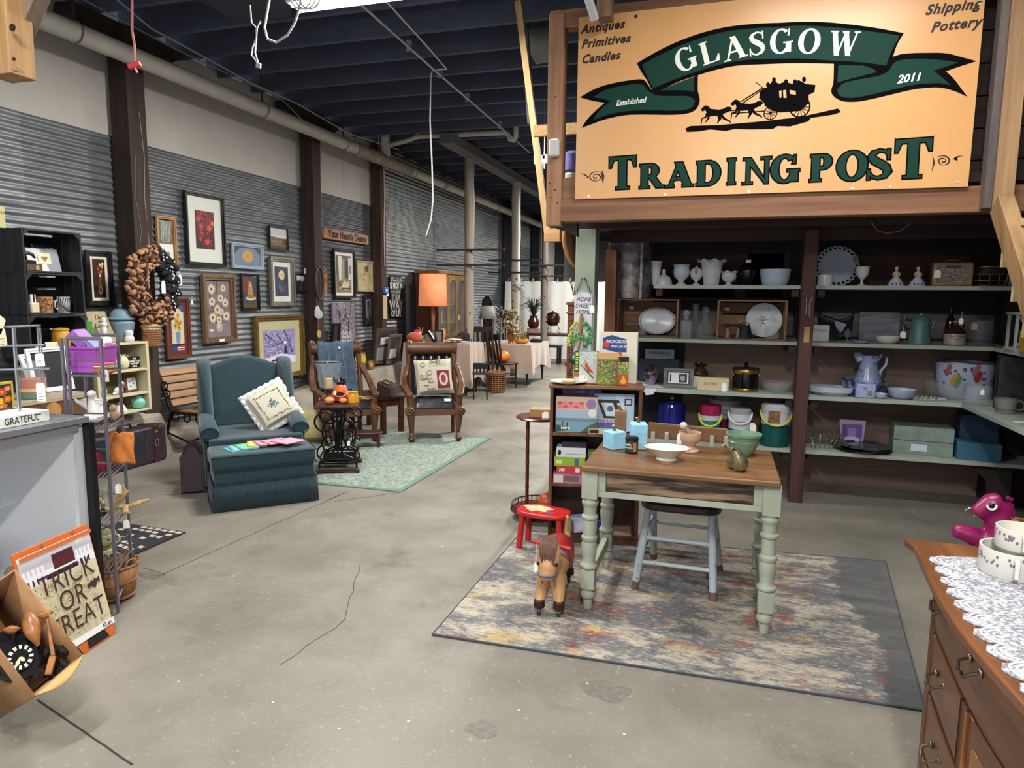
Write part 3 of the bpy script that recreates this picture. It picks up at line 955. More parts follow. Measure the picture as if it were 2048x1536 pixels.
MB().box(q.x-.16,q.x,2.55,2.68,q.z,q.z+.9).ob('shaft',wood('7a5c3c','b08b5c',2,14,.7,.35),t,.004)
for u,v,r_ in((25,55,.017),(28,118,.008)):
 c0=fy(u,v,2.549)
 MB().cyl((c0.x,2.551,c0.z),(c0.x,2.546,c0.z),r_,14).ob('bolt_hole',mat('1a120c',.9),t)
c0=fy(33,142,2.549)
MB().cyl((c0.x,2.551,c0.z),(c0.x,2.535,c0.z),.007,10).ob('bolt',mat('9a8e82',.4,.7),t)
MB().bar(fy(44,66,2.68),fy(88,-40,2.68),.07,.08,(0,1,0)).ob('brace',wood('5d4c40','8b786a',2,14,.7,.3),t,.004)
POLE=wood('6f675c','a79d8c',2,6,.6,.3)
beam=thing('ceiling_beam','grey beam running over the tops of the far pole posts','beam')
MB().box(-4.2,-3.98,9.9,24,3.9,4.055).ob('timber',wood('4c4a4c','6e6b69',1,8,.7,.2),beam,.006)
for i,(u,Y,r_)in enumerate(((941,11.12,.082),(1033,13.5,.088),(1089,15.7,.082))):
 x=[-4.17,-4.05,-4.0][i]
 t=thing('log_post',['peeled log post nearest the armchairs with two steel arms','peeled log post rising behind the flower vase','peeled log post in front of the white curtain'][i],'post',(x,Y,0))
 b=MB()
 b.tube([(random.uniform(-.008,.008),random.uniform(-.008,.008),z*.355)for z in range(12)],[r_*(1+random.uniform(-.06,.08))for z in range(12)],14)
 b.cur=1
 for q in range(9):
  a,z=random.uniform(-2.6,-.4),random.uniform(.8,2.4)
  b.ball((r_*math.cos(a),r_*math.sin(a),z),(.016,.016,.022),8,6)
 b.ob('shaft',[[POLE,wood('8b877c','c2bdb0',2,6,.5,.2),wood('4d453c','7a7064',2,6,.6,.3)][i],mat('3a3028',.7)],t)
 for(v0,u0,u1)in[((500,873,1009),(530,873,1008)),((521,977,1086),(545,977,1085)),((531,1038,1132),(552,1040,1131))][i]:
  A0,A1=fy(u0,v0,Y-.12),fy(u1,v0,Y-.12)
  MB().tube([(A0.x-x,-.1,A0.z),(A1.x-x,-.1,A0.z)],.018,10).ob('arm',mat('3d3f44',.45,.6),t)
for i,y in enumerate((17.5,20.3,23.4)):
 t=post(y,.25,['dark post on the far left wall beside the curtain end','dark post where the corrugated steel stops','dark post against the pale far bay'][i],.2,bol=False,m=wood('17171b','2c2b2e',2,10,.7))
struct(MB().box(WX-.06,WX+.015,20.4,33,0,4.1).ob('wall_left_far',mat('b5b7b2',.85)))
struct(MB().box(-6.4,3.4,30,30.1,0,4.3).ob('wall_back',mat('9a9c98',.85)))
struct(MB().box(3.3,3.4,-1.2,33,0,4.3).ob('wall_right',mat('4a443f',.85)))
p0,p1=fy(1010,562,17.3),fy(1290,562,17.3)
ct=thing('curtain','white gathered curtain pegged along a line across the far end','curtain',(0,0,0))
W_=p1.x-p0.x
b=MB()
def cfn(s,q):
 x=p0.x+W_*s
 f_=.045*math.sin(x*9.5)+.03*math.sin(x*17+1)
 return(x+.02*math.sin(q*3+x*5),17.3+f_*(.4+.6*(1-q)),.03+(p0.z-.03-.02*abs(math.sin(x*9)))*q)
b.grid(cfn,240,8)
b.ob('cloth',mat('d5d6d2',.85),ct,ang=80)
MB().tube([(p0.x-.3,17.3,p0.z),(p1.x,17.3,p0.z)],.006,6).ob('line',mat('55555a',.6),ct)
for i in range(9):
 q=p0.lerp(p1,.03+i*.09)
 MB().bar((q.x,17.28,p0.z-.04),(q.x+.01,17.28,p0.z+.08),.015).ob('peg',mat('cfc9ba',.6),ct)
 # ================================================================ pictures and ornaments on the left wall
XW=WX+.03
GOLD=mat('8c7440',.35,.5,'5f4c28',25)
def fbars(b,w_,h_,f,d,z0=0):
 """four mitred frame bars with a stepped moulding"""
 for(a,e,z,dd)in((0,f*.55,z0,d),(f*.5,f,z0,d*.7)):
  o=[(-w_/2+a,a),(w_/2-a,a),(w_/2-a,h_-a),(-w_/2+a,h_-a)]
  q=[(-w_/2+e,e),(w_/2-e,e),(w_/2-e,h_-e),(-w_/2+e,h_-e)]
  for i in range(4):
   j=(i+1)%4
   b.prism([o[i],o[j],q[j],q[i]],dd,z)
 return b
def flower(cx,cy,r,n,pet,core,a0=0.0,thin=.34):
 o=[]
 for i in range(n):
  a=a0+2*PI*i/n
  d,e=(math.cos(a),math.sin(a)),(-math.sin(a),math.cos(a))
  o.append((pet,[(cx+r*(d[0]*s+e[0]*q),cy+r*(d[1]*s+e[1]*q))for s,q in((.2,-.08),(.6,-thin/2),(1,0),(.6,thin/2),(.2,.08))]))
 o.append((core,ell(cx,cy,r*.27,r*.27,10)))
 return o
def strokes(n,col,x0,x1,y0,y1,l0,l1,wd,ang=None):
 o=[]
 for i in range(n):
  x,y=random.uniform(x0,x1),random.uniform(y0,y1)
  a=ang if ang is not None else random.uniform(0,PI)
  a+=random.uniform(-.35,.35)
  l_=random.uniform(l0,l1)
  c,s=math.cos(a),math.sin(a)
  o.append((col if isinstance(col,str)else random.choice(col),[(x-s*wd/2,y+c*wd/2),(x+s*wd/2,y-c*wd/2),(x+c*l_+s*wd/4,y+s*l_-c*wd/4),(x+c*l_-s*wd/4,y+s*l_+c*wd/4)]))
 return o
def artmesh(name,M_,w_,h_,x0,y0,items,bg,parent,z=.004,label=None,rough=.45):
 """picture surface: background plus small painted shapes in unit coordinates"""
 b=MB(M_)
 mats=[bg]
 b.flat(rect(x0,x0+w_,y0,y0+h_),z)
 idx={}
 for i,(c,poly)in enumerate(items):
  if c not in idx:
   idx[c]=len(mats)
   mats.append(mat(c,rough))
  b.cur=idx[c]
  b.flat([(x0+w_*min(1,max(0,x)),y0+h_*min(1,max(0,y)))for x,y in poly],z+.0003+.00003*i)
 return b.ob(name,mats,parent,flat_=True,label=label)
def picture(label,TL,BR,fm,fw=.03,matc=None,mw=.0,items=(),bg=None,tilt=0,X=XW,name='framed_picture',cat='picture',glassy=False,d=.028,off=(0,0,0),group=None):
 p,q=fx(TL[0],TL[1],X),fx(BR[0],BR[1],X)
 w_,h_=q.y-p.y,p.z-q.z
 t=thing(name,label,cat,(X+off[0],(p.y+q.y)/2+off[1],q.z+off[2]),0,group)
 t.rotation_euler=(0,-tilt,0)
 fbars(MB(LEFTW),w_,h_,fw,d).ob('frame',fm,t,.002)
 iw,ih=w_-2*fw,h_-2*fw
 if matc:
  b=MB(LEFTW)
  b.flat(rect(-iw/2-.002,iw/2+.002,fw-.002,h_-fw+.002),.006)
  b.ob('mat_board',mat(matc,.8),t,flat_=True)
 mx=mw if isinstance(mw,(tuple,list))else(mw,mw)
 artmesh('print',LEFTW,iw-2*mx[0],ih-2*mx[1],-(iw/2-mx[0]),fw+mx[1],list(items),bg or mat('777777'),t,.0085)
 return t
BF=mat('131317',.4)
random.seed(21)
it=[('3a221a',rect(.45,1,.3,.9)),('20120e',rect(0,1,0,.3)),('8a6a44',ell(.55,.2,.16,.12)),('3a2a1e',ell(.55,.2,.11,.08)),('6b5236',rect(.5,.6,.28,.6))]
for x,y,c in((.45,.75,'b05a34'),(.6,.85,'d8c0a0'),(.75,.8,'c98a60'),(.5,.65,'a04a2c'),(.68,.68,'bf6a3c'),(.58,.58,'d9b896'),(.82,.88,'e4d8c4')):
 it.append((c,ell(x,y,.09,.045,9)))
picture('black framed still life of dried flowers in a wrapped bottle, right of the crates',(167,500),(226,611),BF,.045,'cfcbbb',.03,it,mat('2b1712',.6,0,'4a2a1e',6))
it=[('d7d7d2',rect(0,1,0,.46)),('3d4037',rect(0,1,.46,.48)),('585a4e',rect(.02,.12,.5,.96))]
it+=strokes(60,['a3a79c','c0c3ba','82867b'],.08,.8,.5,.9,.08,.3,.02,1.2)
it+=[('7c4f38',[(.8,.48),(.98,.48),(.98,.85),(.92,.9)]),('8f9396',ell(.45,.2,.14,.05)),('55585a',ell(.62,.12,.13,.045)),('6d7173',rect(.3,.7,.15,.27)),('2f3133',ell(.35,.12,.06,.03))]
it+=strokes(20,'9b9d9d',0,1,0,.1,.1,.3,.02,0)
picture('oak framed winter print with trees above an old tractor, upper left of the maple leaves',(309,430),(353,536),wood('8d6236','b58a55',2,20),.03,None,.012,it,mat('65685c',.5,0,'84877a',10))
it=strokes(26,['6b141c','8a2328','551018'],.05,.9,.72,.98,.1,.3,.09)
it+=[('3c241f',rect(0,1,.55,.7)),('5a2a22',strokes(1,'x',.3,.31,.6,.61,.6,.6,.08,.0)[0][1])]
for x,y,r,c in((.28,.6,.2,'b02a2c'),(.72,.58,.22,'c43a32'),(.3,.42,.2,'a32328'),(.6,.2,.24,'c0302c'),(.25,.28,.16,'8e1f26'),(.9,.7,.16,'d06a34'),(.15,.78,.18,'a83034'),(.6,.42,.12,'7d1a22')):
 n=7
 pts=[]
 for i in range(n):
  a=-PI/2+2*PI*i/n+random.uniform(-.1,.1)
  l_=r*(1 if i in(0,1,6)else .8)
  pts+=[(x+l_*math.cos(a)*1.3,y+l_*math.sin(a)*.75),(x+.3*r*math.cos(a+PI/n)*1.3,y+.3*r*math.sin(a+PI/n)*.75)]
 it.append((c,pts))
 it.append(('d9826a',strokes(1,'x',x,x+.01,y,y+.01,r*.6,r*.6,.012,-1.4)[0][1]))
picture('large black framed photograph of red maple leaves in a wide white mat',(365,380),(449,534),BF,.035,'cdd0c9',(.12,.15),it,mat('2a1114',.5,0,'571820',5),d=.04)
it=[('6a7a8c',rect(.04,.96,.05,.95)),('41444c',[(0.02,.6),(.25,.95),(.75,.95),(.98,.6),(.98,1),(.02,1)])]
it+=flower(.5,.5,.38,22,'c6a24e','c6a24e',0,.2)
it=[(c,[(.5+(x-.5)*.62,y)for x,y in pl])if c=='c6a24e' else(c,pl)for c,pl in it]
it+=[('c08e48',ell(.5,.5,.16,.27)),('6b4a24',ell(.45,.57,.02,.025,8)),('6b4a24',ell(.55,.57,.02,.025,8)),('8a5f30',[(.49,.56),(.51,.56),(.525,.45),(.475,.45)]),('7c3b28',[(.44,.38),(.5,.34),(.56,.38),(.5,.36)])]
picture('pale blue framed folk painting of a smiling sun face',(461,484),(525,540),mat('7d8ea1',.6,0,'95a5b4',20),.04,None,0,it,mat('5f6f80',.6),name='framed_picture')
it=[('3f5378',rect(0,1,.86,1)),('cfc6a2',ell(.5,.72,.42,.22)),('cfc6a2',rect(.08,.92,.12,.74)),('6f86ab',[(.3,.42),(.7,.42),(.64,.16),(.36,.16)]),('22222a',rect(0,1,.1,.15)),('b73a3a',rect(.4,1,.02,.1)),('34467c',rect(0,.4,.0,.1)),('e6e2d8',rect(.4,1,.05,.07))]
it+=strokes(20,['6b7a3c','4f5f2c'],.2,.8,.42,.6,.05,.15,.05)
for x,y,r in((.3,.55,.16),(.6,.5,.17),(.45,.65,.15),(.72,.62,.14),(.55,.78,.13),(.35,.7,.1)):
 it+=[(c,[(px_,y+(py_-y)*.5)for px_,py_ in pl])for c,pl in flower(x,y,r,12,'c79a35','4a2d16',random.random(),.4)]
t=picture('framed sunflowers in a blue pail on a burgundy mat, hung below the wreath',(326,595),(381,714),wood('4a2718','76452c',2,20),.035,'5c2a2c',(.05,.05),it,mat('b7b49a',.6))
price_tag((.04,.19,.62),PI/2,.03,.045,t,.05)
it=strokes(50,['57524f','8d8580','3f3c3b'],.1,.85,.2,.9,.1,.3,.02,1.5)
it+=[('a39a97',ell(.52,.17,.14,.09)),('c6bfba',ell(.5,.2,.05,.06)),('d9cfc0',ell(.2,.12,.1,.02))]
for x,y,r in((.25,.84,.17),(.72,.86,.13),(.25,.62,.15),(.6,.68,.14),(.78,.6,.15),(.45,.48,.17),(.25,.34,.17),(.8,.36,.17),(.6,.44,.12),(.5,.3,.13)):
 it+=[(c,[(px_,y+(py_-y)*.6)for px_,py_ in pl])for c,pl in flower(x,y,r,13,'cbb9a4','6b5136',random.random(),.34)]
t=picture('brown framed painting of daisies in a glass vase, below the maple leaves',(399,548),(469,681),wood('4a3828','7d6448',2,16,.45),.06,None,0,it,mat('6c6264',.6,0,'857a7c',4),d=.05)
MB(LEFTW).box(-.05,.03,.005,.035,.05,.053).ob('price_sticker',PAPER,t)
it=[('6d2f35',rect(0,.4,.5,1)),('a08048',[(.42,.84),(.62,.84),(.75,.42),(.34,.42)]),('58442a',rect(0,1,0,.12)),('cdbf9a',ell(.55,.72,.05,.03,8))]
it+=[('c9bd9a',ell(.25+.1*i,.3-.035*math.sin(i*.55),.06,.045,8))for i in range(7)]+[('86683c',ell(.55,.36,.3,.05))]
picture('small black framed print of a lampshade with scalloped rim, below the sun face',(479,546),(518,621),BF,.03,None,.008,it,mat('332f38',.6,0,'48424c',8))
it=[('a6aab0',rect(0,1,.62,1)),('c4bda8',rect(0,1,.55,.66)),('6b4b30',[(0,.58),(.7,.52),(.75,.45),(1,.5),(1,.1),(0,.12)]),('3a281c',[(.72,.5),(.95,.52),(1,.2),(.72,.2)]),('7d5c38',rect(0,.7,.3,.42)),('33251a',rect(0,1,0,.12))]+[('2b1f18',ell(x,.42,.03,.05,6))for x in(.15,.35,.52)]
picture('small black framed landscape with ruined wall under a grey sky',(536,450),(575,503),BF,.025,None,.0,it,mat('8b8f95',.6))
it=strokes(30,['4f5363','2b2d36','6b7080'],.15,.85,.05,.6,.1,.4,.06,1.5)+flower(.5,.72,.27,13,'cfc0a4','b98a3c',.2,.36)
it=[(c,[(x,.72+(y-.72)*.75)if y>.45 else(x,y)for x,y in pl])for c,pl in it]
t=picture('white matted daisy print in an ornate tarnished silver frame',(536,512),(587,611),mat('6f6c60',.4,.6,'8f8b7c',60,.5),.055,'c9ccc9',(.06,.07),it,mat('2c2e38',.6,0,'4a4d5c',6),d=.045)
it=[('b9bcc0',rect(0,1,.6,1)),('22242a',rect(0,1,0,.6))]+[('34373e',rect(x,x+.12,.55,.6+random.uniform(.05,.2)))for x in(.05,.25,.45,.6,.8)]
t=picture('little black framed skyline print with a white tag, left of the tall post',(589,547),(611,584),BF,.02,None,0,it,mat('2a2c33'))
price_tag((.035,.08,.33),PI/2,.05,.085,t,0)
t=thing('book_plaque','narrow brown plaque with gilt lettering behind the oval hoop','plaque',fx(648,587,XW+.01))
p,q=fx(642,540,XW),fx(654,587,XW)
w_,h_=q.y-p.y,p.z-q.z
MB(LEFTW).box(-w_/2,w_/2,0,h_,0,.03).ob('board',wood('4a2417','6b3a26',2,16),t,.004)
text('HOLY',.11,mat('b9924e',.5),t,T(.032,0,h_*.68)@LEFTW@rotm(0,0,PI/2))
text('BIBLE',.1,mat('b9924e',.5),t,T(.032,0,h_*.3)@LEFTW@rotm(0,0,PI/2))
p=fx(639,567,WX+.27)
t=thing('oval_hoop','dark wooden oval hoop hanging on the tall post','hoop',p)
MB().ring((0,0,0),.22,.017,36,8,0,.42,1).ob('ring',wood('1d1512','42342b',2,20),t)
MB().tube([(0,0,.22),(-.02,.01,.3)],.004,6).ob('loop',mat('4a3b30',.8),t)
p,q=fx(644,476,XW),fx(734,488,XW)
t=thing('lettered_board','long orange-brown board with black old English lettering','sign',(XW,(p.y+q.y)/2,p.z-.0))
h_=fx(644,455,XW).z-p.z
w_=q.y-p.y
b=MB(LEFTW)
b.prism([(-w_/2,.01),(-w_/2+.03,0),(w_/2,0),(w_/2,h_),(-w_/2+.02,h_),(-w_/2-.01,h_*.6)],.03)
b.ob('board',wood('7d4f30','a8734a',1,16),t,.003)
text("Your Heart's Desire",h_*.92,mat('18110d',.6),t,T(.0315,0.02,h_*.5)@LEFTW,off=.007,shear=0,xs=.98)
it=[('4a443d',rect(0,1,.5,1)),('c9c2b0',[(.12,.98),(.38,.98),(.32,.3),(.2,.25)]),('8c8271',rect(.38,.55,.35,.9)),('2b2622',rect(.55,.8,.4,.85)),('c2bcae',rect(.8,.98,.35,.95)),('5f6f8a',rect(.86,.98,.5,.75)),('7a6c58',[(0,.0),(1,0),(1,.3),(.3,.35),(0,.2)]),('c8bfae',[(.2,.1),(.7,.06),(.9,.22),(.5,.3)]),('6b4a34',ell(.25,.22,.14,.07)),('4c3324',rect(.3,.95,.08,.13))]
it+=strokes(26,['aaa08c','d6cfc0','6f7350'],.3,.95,.15,.32,.03,.1,.03)
picture('black framed white matted print of a curtained porch with flowers',(664,497),(708,596),BF,.035,'cfccc4',(.05,.05),it,mat('6a6054',.6),d=.04)
it=strokes(50,['8f8262','6d6046','a99c78','c2b692'],.2,.85,.1,.85,.05,.25,.03,1.3)+[('57492f',ell(.5,.78,.12,.12)),('c9bd98',rect(.3,.7,.46,.48))]
picture('faded tan framed print right of the porch scene',(712,520),(751,584),wood('87795a','b0a27e',2,20),.03,None,0,it,mat('9a8d6a',.6,0,'b4a782',5))
it=[('8f9190',rect(.2,.28,.15,.85)),('8f9190',rect(.72,.8,.3,.9)),('b9bab8',rect(.2,.8,.84,.87)),('55514c',rect(.45,.55,.1,.6))]
picture('narrow black framed picture above the leaning mirror',(727,588),(745,648),BF,.04,None,0,it,mat('1f2024',.5))
p,q=fx(661,606,XW),fx(707,688,XW)
w_,h_=q.y-p.y,p.z-q.z
t=thing('canvas_print','unframed canvas print of purple winter branches with white script','picture',(XW,(p.y+q.y)/2,q.z))
MB(LEFTW).box(-w_/2,w_/2,0,h_,0,.03).ob('canvas',mat('5f5560',.8),t,.003)
it=strokes(120,['b9b2bd','8d8492','403842','cfc9d2'],.02,.9,.05,.95,.04,.14,.02)
for x0,y0,a,l_ in((.55,1,-1.5,.35),(.55,.75,-.8,.4),(.55,.72,-2.4,.3),(.15,1,-1.0,.4),(.3,.8,-1.6,.5),(.85,1,-1.9,.4),(.7,.55,-1.7,.4)):
 it.append(('1d181e',[(x0-.016,y0),(x0+.016,y0),(x0+l_*math.cos(a)+.006,y0+l_*math.sin(a)),(x0+l_*math.cos(a)-.006,y0+l_*math.sin(a))]))
artmesh('print',LEFTW,w_,h_,-w_/2,0,it,mat('6f6673',.7,0,'857c8a',6),t,.031)
for s_,z in(('Faith is',.3),('the Bird',.2),('that sings',.1)):
 text(s_,.085,WHITE,t,T(.0375,.05,h_*z)@LEFTW,shear=.2)
it=strokes(150,['8a83b8','a8a2cf','6d668f','c3bfdc'],0,.9,.0,.9,.05,.2,.02)
for x0,y0,a,l_ in((.05,.9,-.7,.5),(.1,.55,1.1,.45),(.15,.5,.3,.6),(.65,.98,-1.2,.4),(.8,.55,1.3,.4),(.4,.75,.6,.3),(.6,.6,2.2,.4),(.9,.3,1.9,.6)):
 it.append(('3c3550',[(x0-.012,y0-.01),(x0+.012,y0+.01),(x0+l_*math.cos(a),y0+l_*math.sin(a)+.006),(x0+l_*math.cos(a),y0+l_*math.sin(a)-.006)]))
it+=[('e2e0ec',ell(.66,.62,.05,.04)),('2c2436',[(.62,.3),(.72,.3),(.7,.5),(.66,.54)]),('d4d2e6',[(0,0),(1,0),(1,.2),(.5,.3),(0,.18)]),('3a3148',ell(.3,.12,.1,.03))]
picture('large gold framed lavender woodland print standing behind the green wing chair',(506,632),(606,748),GOLD,.06,'b3ab84',(.12,.13),it,mat('7d77a6',.6,0,'9b96bf',6),d=.05)
for lab,TL,BR,fm,fw,it,off in(('dark brown mirror frame leaning against the wall by the reddish post',(724,656),(764,722),wood('33261f','5c4a3e',2,20),.06,[('7b7f80',rect(0,1,0,.5)),('4b3a30',rect(0,1,.45,.6)),('c3c5c4',rect(.2,.7,.55,.8))],.18),('second leaning frame with white card, nearer the reddish post',(742,668),(768,723),wood('41362f','6d6157',2,20),.05,[('b9bcbc',rect(.1,.8,.1,.5))],.26)):
 picture(lab,TL,BR,fm,fw,None,0,it,mat('5a5753',.15,.6),tilt=-.14,name='leaning_frame',cat='frame',off=(off,0,0))
p=fx(653,676,XW)
picture('slim black frame leaning behind the rolled-back armchair',(646,646),(662,690),BF,.03,None,0,[],mat('2a2b30',.4),tilt=-.1,name='leaning_frame',cat='frame',off=(.12,0,0))
p,q=fx(778,551,XW),fx(801,634,XW)
w_,h_=q.y-p.y,p.z-q.z
t=thing('slogan_sign','tall black board of white capitals about happiness, past the reddish post','sign',(XW,(p.y+q.y)/2,q.z))
MB(LEFTW).box(-w_/2,w_/2,0,h_,0,.025).ob('board',mat('17171a',.6),t,.003)
b=MB(LEFTW)
b.flat(rect(-w_/2+.02,w_/2-.02,h_*.865,h_*.965),.0255)
b.flat(rect(-w_/2+.02,w_/2-.02,h_*.585,h_*.665),.0255)
b.ob('white_band',mat('d5d4cf',.6),t,flat_=True)
for s_,z,sz,c,xs in(('HAPPINESS',.915,.085,0,.88),('IS NOT A',.76,.15,1,.75),('DESTINATION',.625,.07,0,.88),('IT IS A',.48,.14,1,.82),('WAY',.29,.24,1,.95),('OF LIFE',.09,.15,1,.80)):
 text(s_,sz,mat('d5d4cf',.6)if c else mat('17171a',.6),t,T(.0262,0,h_*z)@LEFTW,off=.004,xs=xs)
p=fx(300,572,WX+.33)
t=thing('rag_wreath','rag bow wreath, half tan stripes and half navy with white stars','wreath',p)
random.seed(8)
R0=.25
for part,a0,a1,n,cs in(('striped_cloth',1.35,5.6,84,['4a2b1b','a07556','2c1811','b08565']),('starred_cloth',-.75,1.4,46,['11131d','181b28','0d0f17'])):
 b=MB(LEFTW)
 mats_=[mat(c,.85)for c in cs]
 for i in range(n):
  a=a0+(a1-a0)*(i+.5)/n+random.uniform(-.06,.06)
  for k in range(2):
   rr=R0*(.78 if k else 1.15)+random.uniform(-.03,.04)
   cx_,cy_=rr*.86*math.cos(a),rr*1.1*math.sin(a)
   sz=random.uniform(.04,.062)
   th=a+random.uniform(-.9,.9)
   c,s=math.cos(th),math.sin(th)
   zb=random.uniform(.0,.07)
   dz=random.uniform(.03,.06)
   vv=[]
   nst=4
   for u_ in range(nst+1):
    for w_ in(-1,0,1):
     X_=(u_/nst-.5)*2*sz
     Y_=w_*sz*.62*(1-.35*abs(u_/nst-.5))
     Z_=zb+dz*(1-(2*u_/nst-1)**2)+(.018 if w_==0 else 0)+.012*math.sin(u_*2+i)
     vv.append((cx_+X_*c-Y_*s,cy_+X_*s+Y_*c,Z_))
   for u_ in range(nst):
    b.cur=(u_%2)+(2 if(i+k)%2 else 0)if len(cs)==4 else(i+k)%3
    b.add(vv,[(3*u_,3*u_+1,3*u_+4,3*u_+3),(3*u_+1,3*u_+2,3*u_+5,3*u_+4)])
 o=b.ob(part,mats_,t,solid=.002,ang=60)
 if part=='starred_cloth':
  b=MB(LEFTW)
  for i in range(46):
   a=random.uniform(a0,a1)
   rr=random.uniform(.19,.33)
   st_=star(rr*.86*math.cos(a),rr*1.1*math.sin(a),.012,.005,5,random.random())
   b.flat(st_,random.uniform(.105,.125))
  b.ob('star',mat('d9d9d6',.8),o,flat_=True,label='white printed stars')
MB().tube([(0.03,0,.28),(.0,.01,.5)],.003,6).ob('string',mat('8b7a68',.8),t)
price_tag((.14,0.02,.05),PI/2,.05,.12,t,0)
price_tag((.08,.30,.12),PI/2,.05,.1,t,0)
p=fx(635,622,WX+.25)
t=thing('cloth_ornament','grey white cloth hand ornament hung on the tall post','ornament',p)
b=MB()
b.ball((0,0,0),(.02,.06,.075),14,10)
for i,(y,l_)in enumerate(((-.055,.06),(-.02,.09),(.02,.09),(.055,.07),(.08,.03))):
 b.tube([(0,y*.8,.0),(.01,y*1.1,-.05),(.015,y*1.2,-.06-l_*.5)],[.02,.018,.012],8)
b.ob('body',mat('9a9c9a',.9,0,'b9bbb8',30),t)
MB().tube([(0,0,.07),(-.01,0,.2)],.003,6).ob('loop',mat('8f8a80',.8),t)
p=fx(637,668,WX+.25)
t=thing('wooden_fob','long wooden tag with a round fob hanging low on the tall post','ornament',p)
MB(LEFTW).prism(ell(0,0,.045,.055,24),.014).ob('disc',wood('9a7a52','bf9f74',2,30),t,.002)
MB(LEFTW).box(-.012,.012,.05,.26,0,.01).ob('strap',wood('4f4035','6d5c4e',2,20),t)
p=fx(305,690,WX+.36)
t=thing('wall_basket','small woven wall basket with a black check band and looped handle','basket',p)
b=MB()
for i in range(7):
 z=i*.022
 n=18
 pts=[]
 for j in range(n*2):
  a=2*PI*j/(n*2)
  r_=1+.04*(-1)**(j+i)
  pts.append((.05*r_*math.cos(a),.088*r_*math.sin(a)*(1+.1*z),z))
 b.tube(pts,.0105,5,True)
b.ob('basket_body',mat('9a6a43',.7,0,'7a4c2c',20),t)
MB().ring((0,0,.185),.09,.02,26,8,2,.6,1).ob('rim_band',mat('b58e63',.7),t)
MB().ring((0,0,.155),.088,.012,26,8,2,.6,1).ob('check_band',mat('15151a',.7,0,'cfc6b4',60),t)
MB().ring((0,0,.2),.036,.009,16,6,0,1,2.6,0,PI).ob('handle',mat('c39c6f',.7),t)
# ================================================================ front left: crates, cream shelf, wire rack, showcase
def lathe_thing(name,label,cat,loc,prof,m_,group=None,n=24,part='body',sc_=1.0,wob=None):
 t=thing(name,label,cat,loc,0,group)
 MB().lathe([(r*sc_,z*sc_)for r,z in prof],n,wob=wob).ob(part,m_,t)
 return t
def boxthing(name,label,cat,loc,d,m_,rz=0,part='body',bev=.002,group=None):
 t=thing(name,label,cat,loc,rz,group)
 MB().box(-d[0]/2,d[0]/2,-d[1]/2,d[1]/2,0,d[2]).ob(part,m_,t,bev)
 return t
BLKW=wood('121315','26282b',2,16,.6,.3)
CX=-5.2
cab=thing('storage_cabinet','low black cabinet under the stacked black crates','cabinet',(CX,4.3,0))
MB().box(-.1,0,-.29,.27,.0,1.075).ob('front',BLKW,cab,.003)
crts=[(1.762,2.10),(1.425,1.758),(1.08,1.42)]
for i,(z0,z1)in enumerate(crts):
 t=thing('wooden_crate',['black slatted crate topmost of the stack, with an iron and a frame inside','black slatted crate in the middle, with two patterned mugs inside','black slatted crate lowest of the stack, with a mustard canister inside'][i],'crate',(CX,4.30,z0),0,'stacked black crates')
 h=z1-z0
 for y in(-.255,.245):
  b=MB()
  for k in range(3):
   b.box(-.30+k*.102,-.206+k*.102,y-.008,y+.008,0,h)
  b.ob('slatted_side',BLKW,t,.002)
 b=MB()
 for k in range(3):
  b.box(-.318,-.302,-.26,.25,.01+k*.105,.098+k*.105)
 b.ob('back',BLKW,t,.002)
 MB().box(-.30,0,-.245,.235,0,.012).ob('bottom',BLKW,t)
 MB().box(-.30,0,-.245,.235,h-.012,h).ob('top',BLKW,t)
 for y,s in((-.245,1),(.235,-1)):
  MB().prism([(0,0),(s*.045,0),(0,.045)],.014).add([],[]).ob('corner_block',BLKW,t).matrix_local=T(-.002,y,h-.058)@LEFTW@rotm(PI)@T(0,-.045,0)
z=crts[0][0]+.014
t=thing('photo_frame','silver family photo frame with a cream heart card, in the top crate','frame',(-5.36,4.34,z))
t.rotation_euler=(0,-.22,0)
MB(LEFTW).box(-.14,.14,0,.19,0,.012).ob('frame',mat('b9bdc6',.3,.5),t,.002)
MB(LEFTW).box(-.05,.06,.06,.15,.013,.016).ob('card',mat('d5d3b0',.7),t)
MB(LEFTW).flat([(.005+.03*math.sin(a)**3,.108+.022*(math.cos(a)-.4*math.cos(2*a)-.1))for a in[i*.26 for i in range(24)]],.0168).ob('heart',mat('7d7059',.6),t)
text('FAMILY',.05,mat('3a3a3f',.4,.4),t,T(.012,0,.205)@LEFTW,off=.001)
t=thing('wood_box','little brown wooden box with a tan tag under the old iron','box',(-5.25,4.125,z))
MB().box(-.05,.05,-.065,.065,0,.05).ob('body',wood('3c2c20','5e4935',1,20),t,.003)
price_tag((.052,.02,.042),PI/2,.03,.04,t,0,m=mat('a5835f',.7))
t=thing('flat_iron','old black flat iron with brown handle on the little wooden box','iron',(-5.25,4.11,z+.051))
b=MB()
b.prism([(-.03,-.05),(.03,-.05),(.03,.0),(0,.07),(-.03,0)],.03)
b.ob('sole',mat('1d1d1f',.4,.6),t,.004)
MB().tube([(0,-.04,.03),(0,-.045,.07),(0,-.01,.088),(0,.04,.075),(0,.06,.05)],[.008,.012,.015,.014,.01],10).ob('handle',wood('3a1f14','5e3521',1,20),t)
z=crts[1][0]+.014
t=thing('perfume_bottle','cream square bottle with tall clear stopper beside the mugs','bottle',(-5.24,4.115,z))
MB().box(-.03,.03,-.035,.035,0,.085).ob('body',mat('c9bfa2',.3),t,.01)
MB().tube([(0,-.01,.085),(0,-.01,.15)],.012,12).ob('stopper',mat('cfd3d6',.2),t)
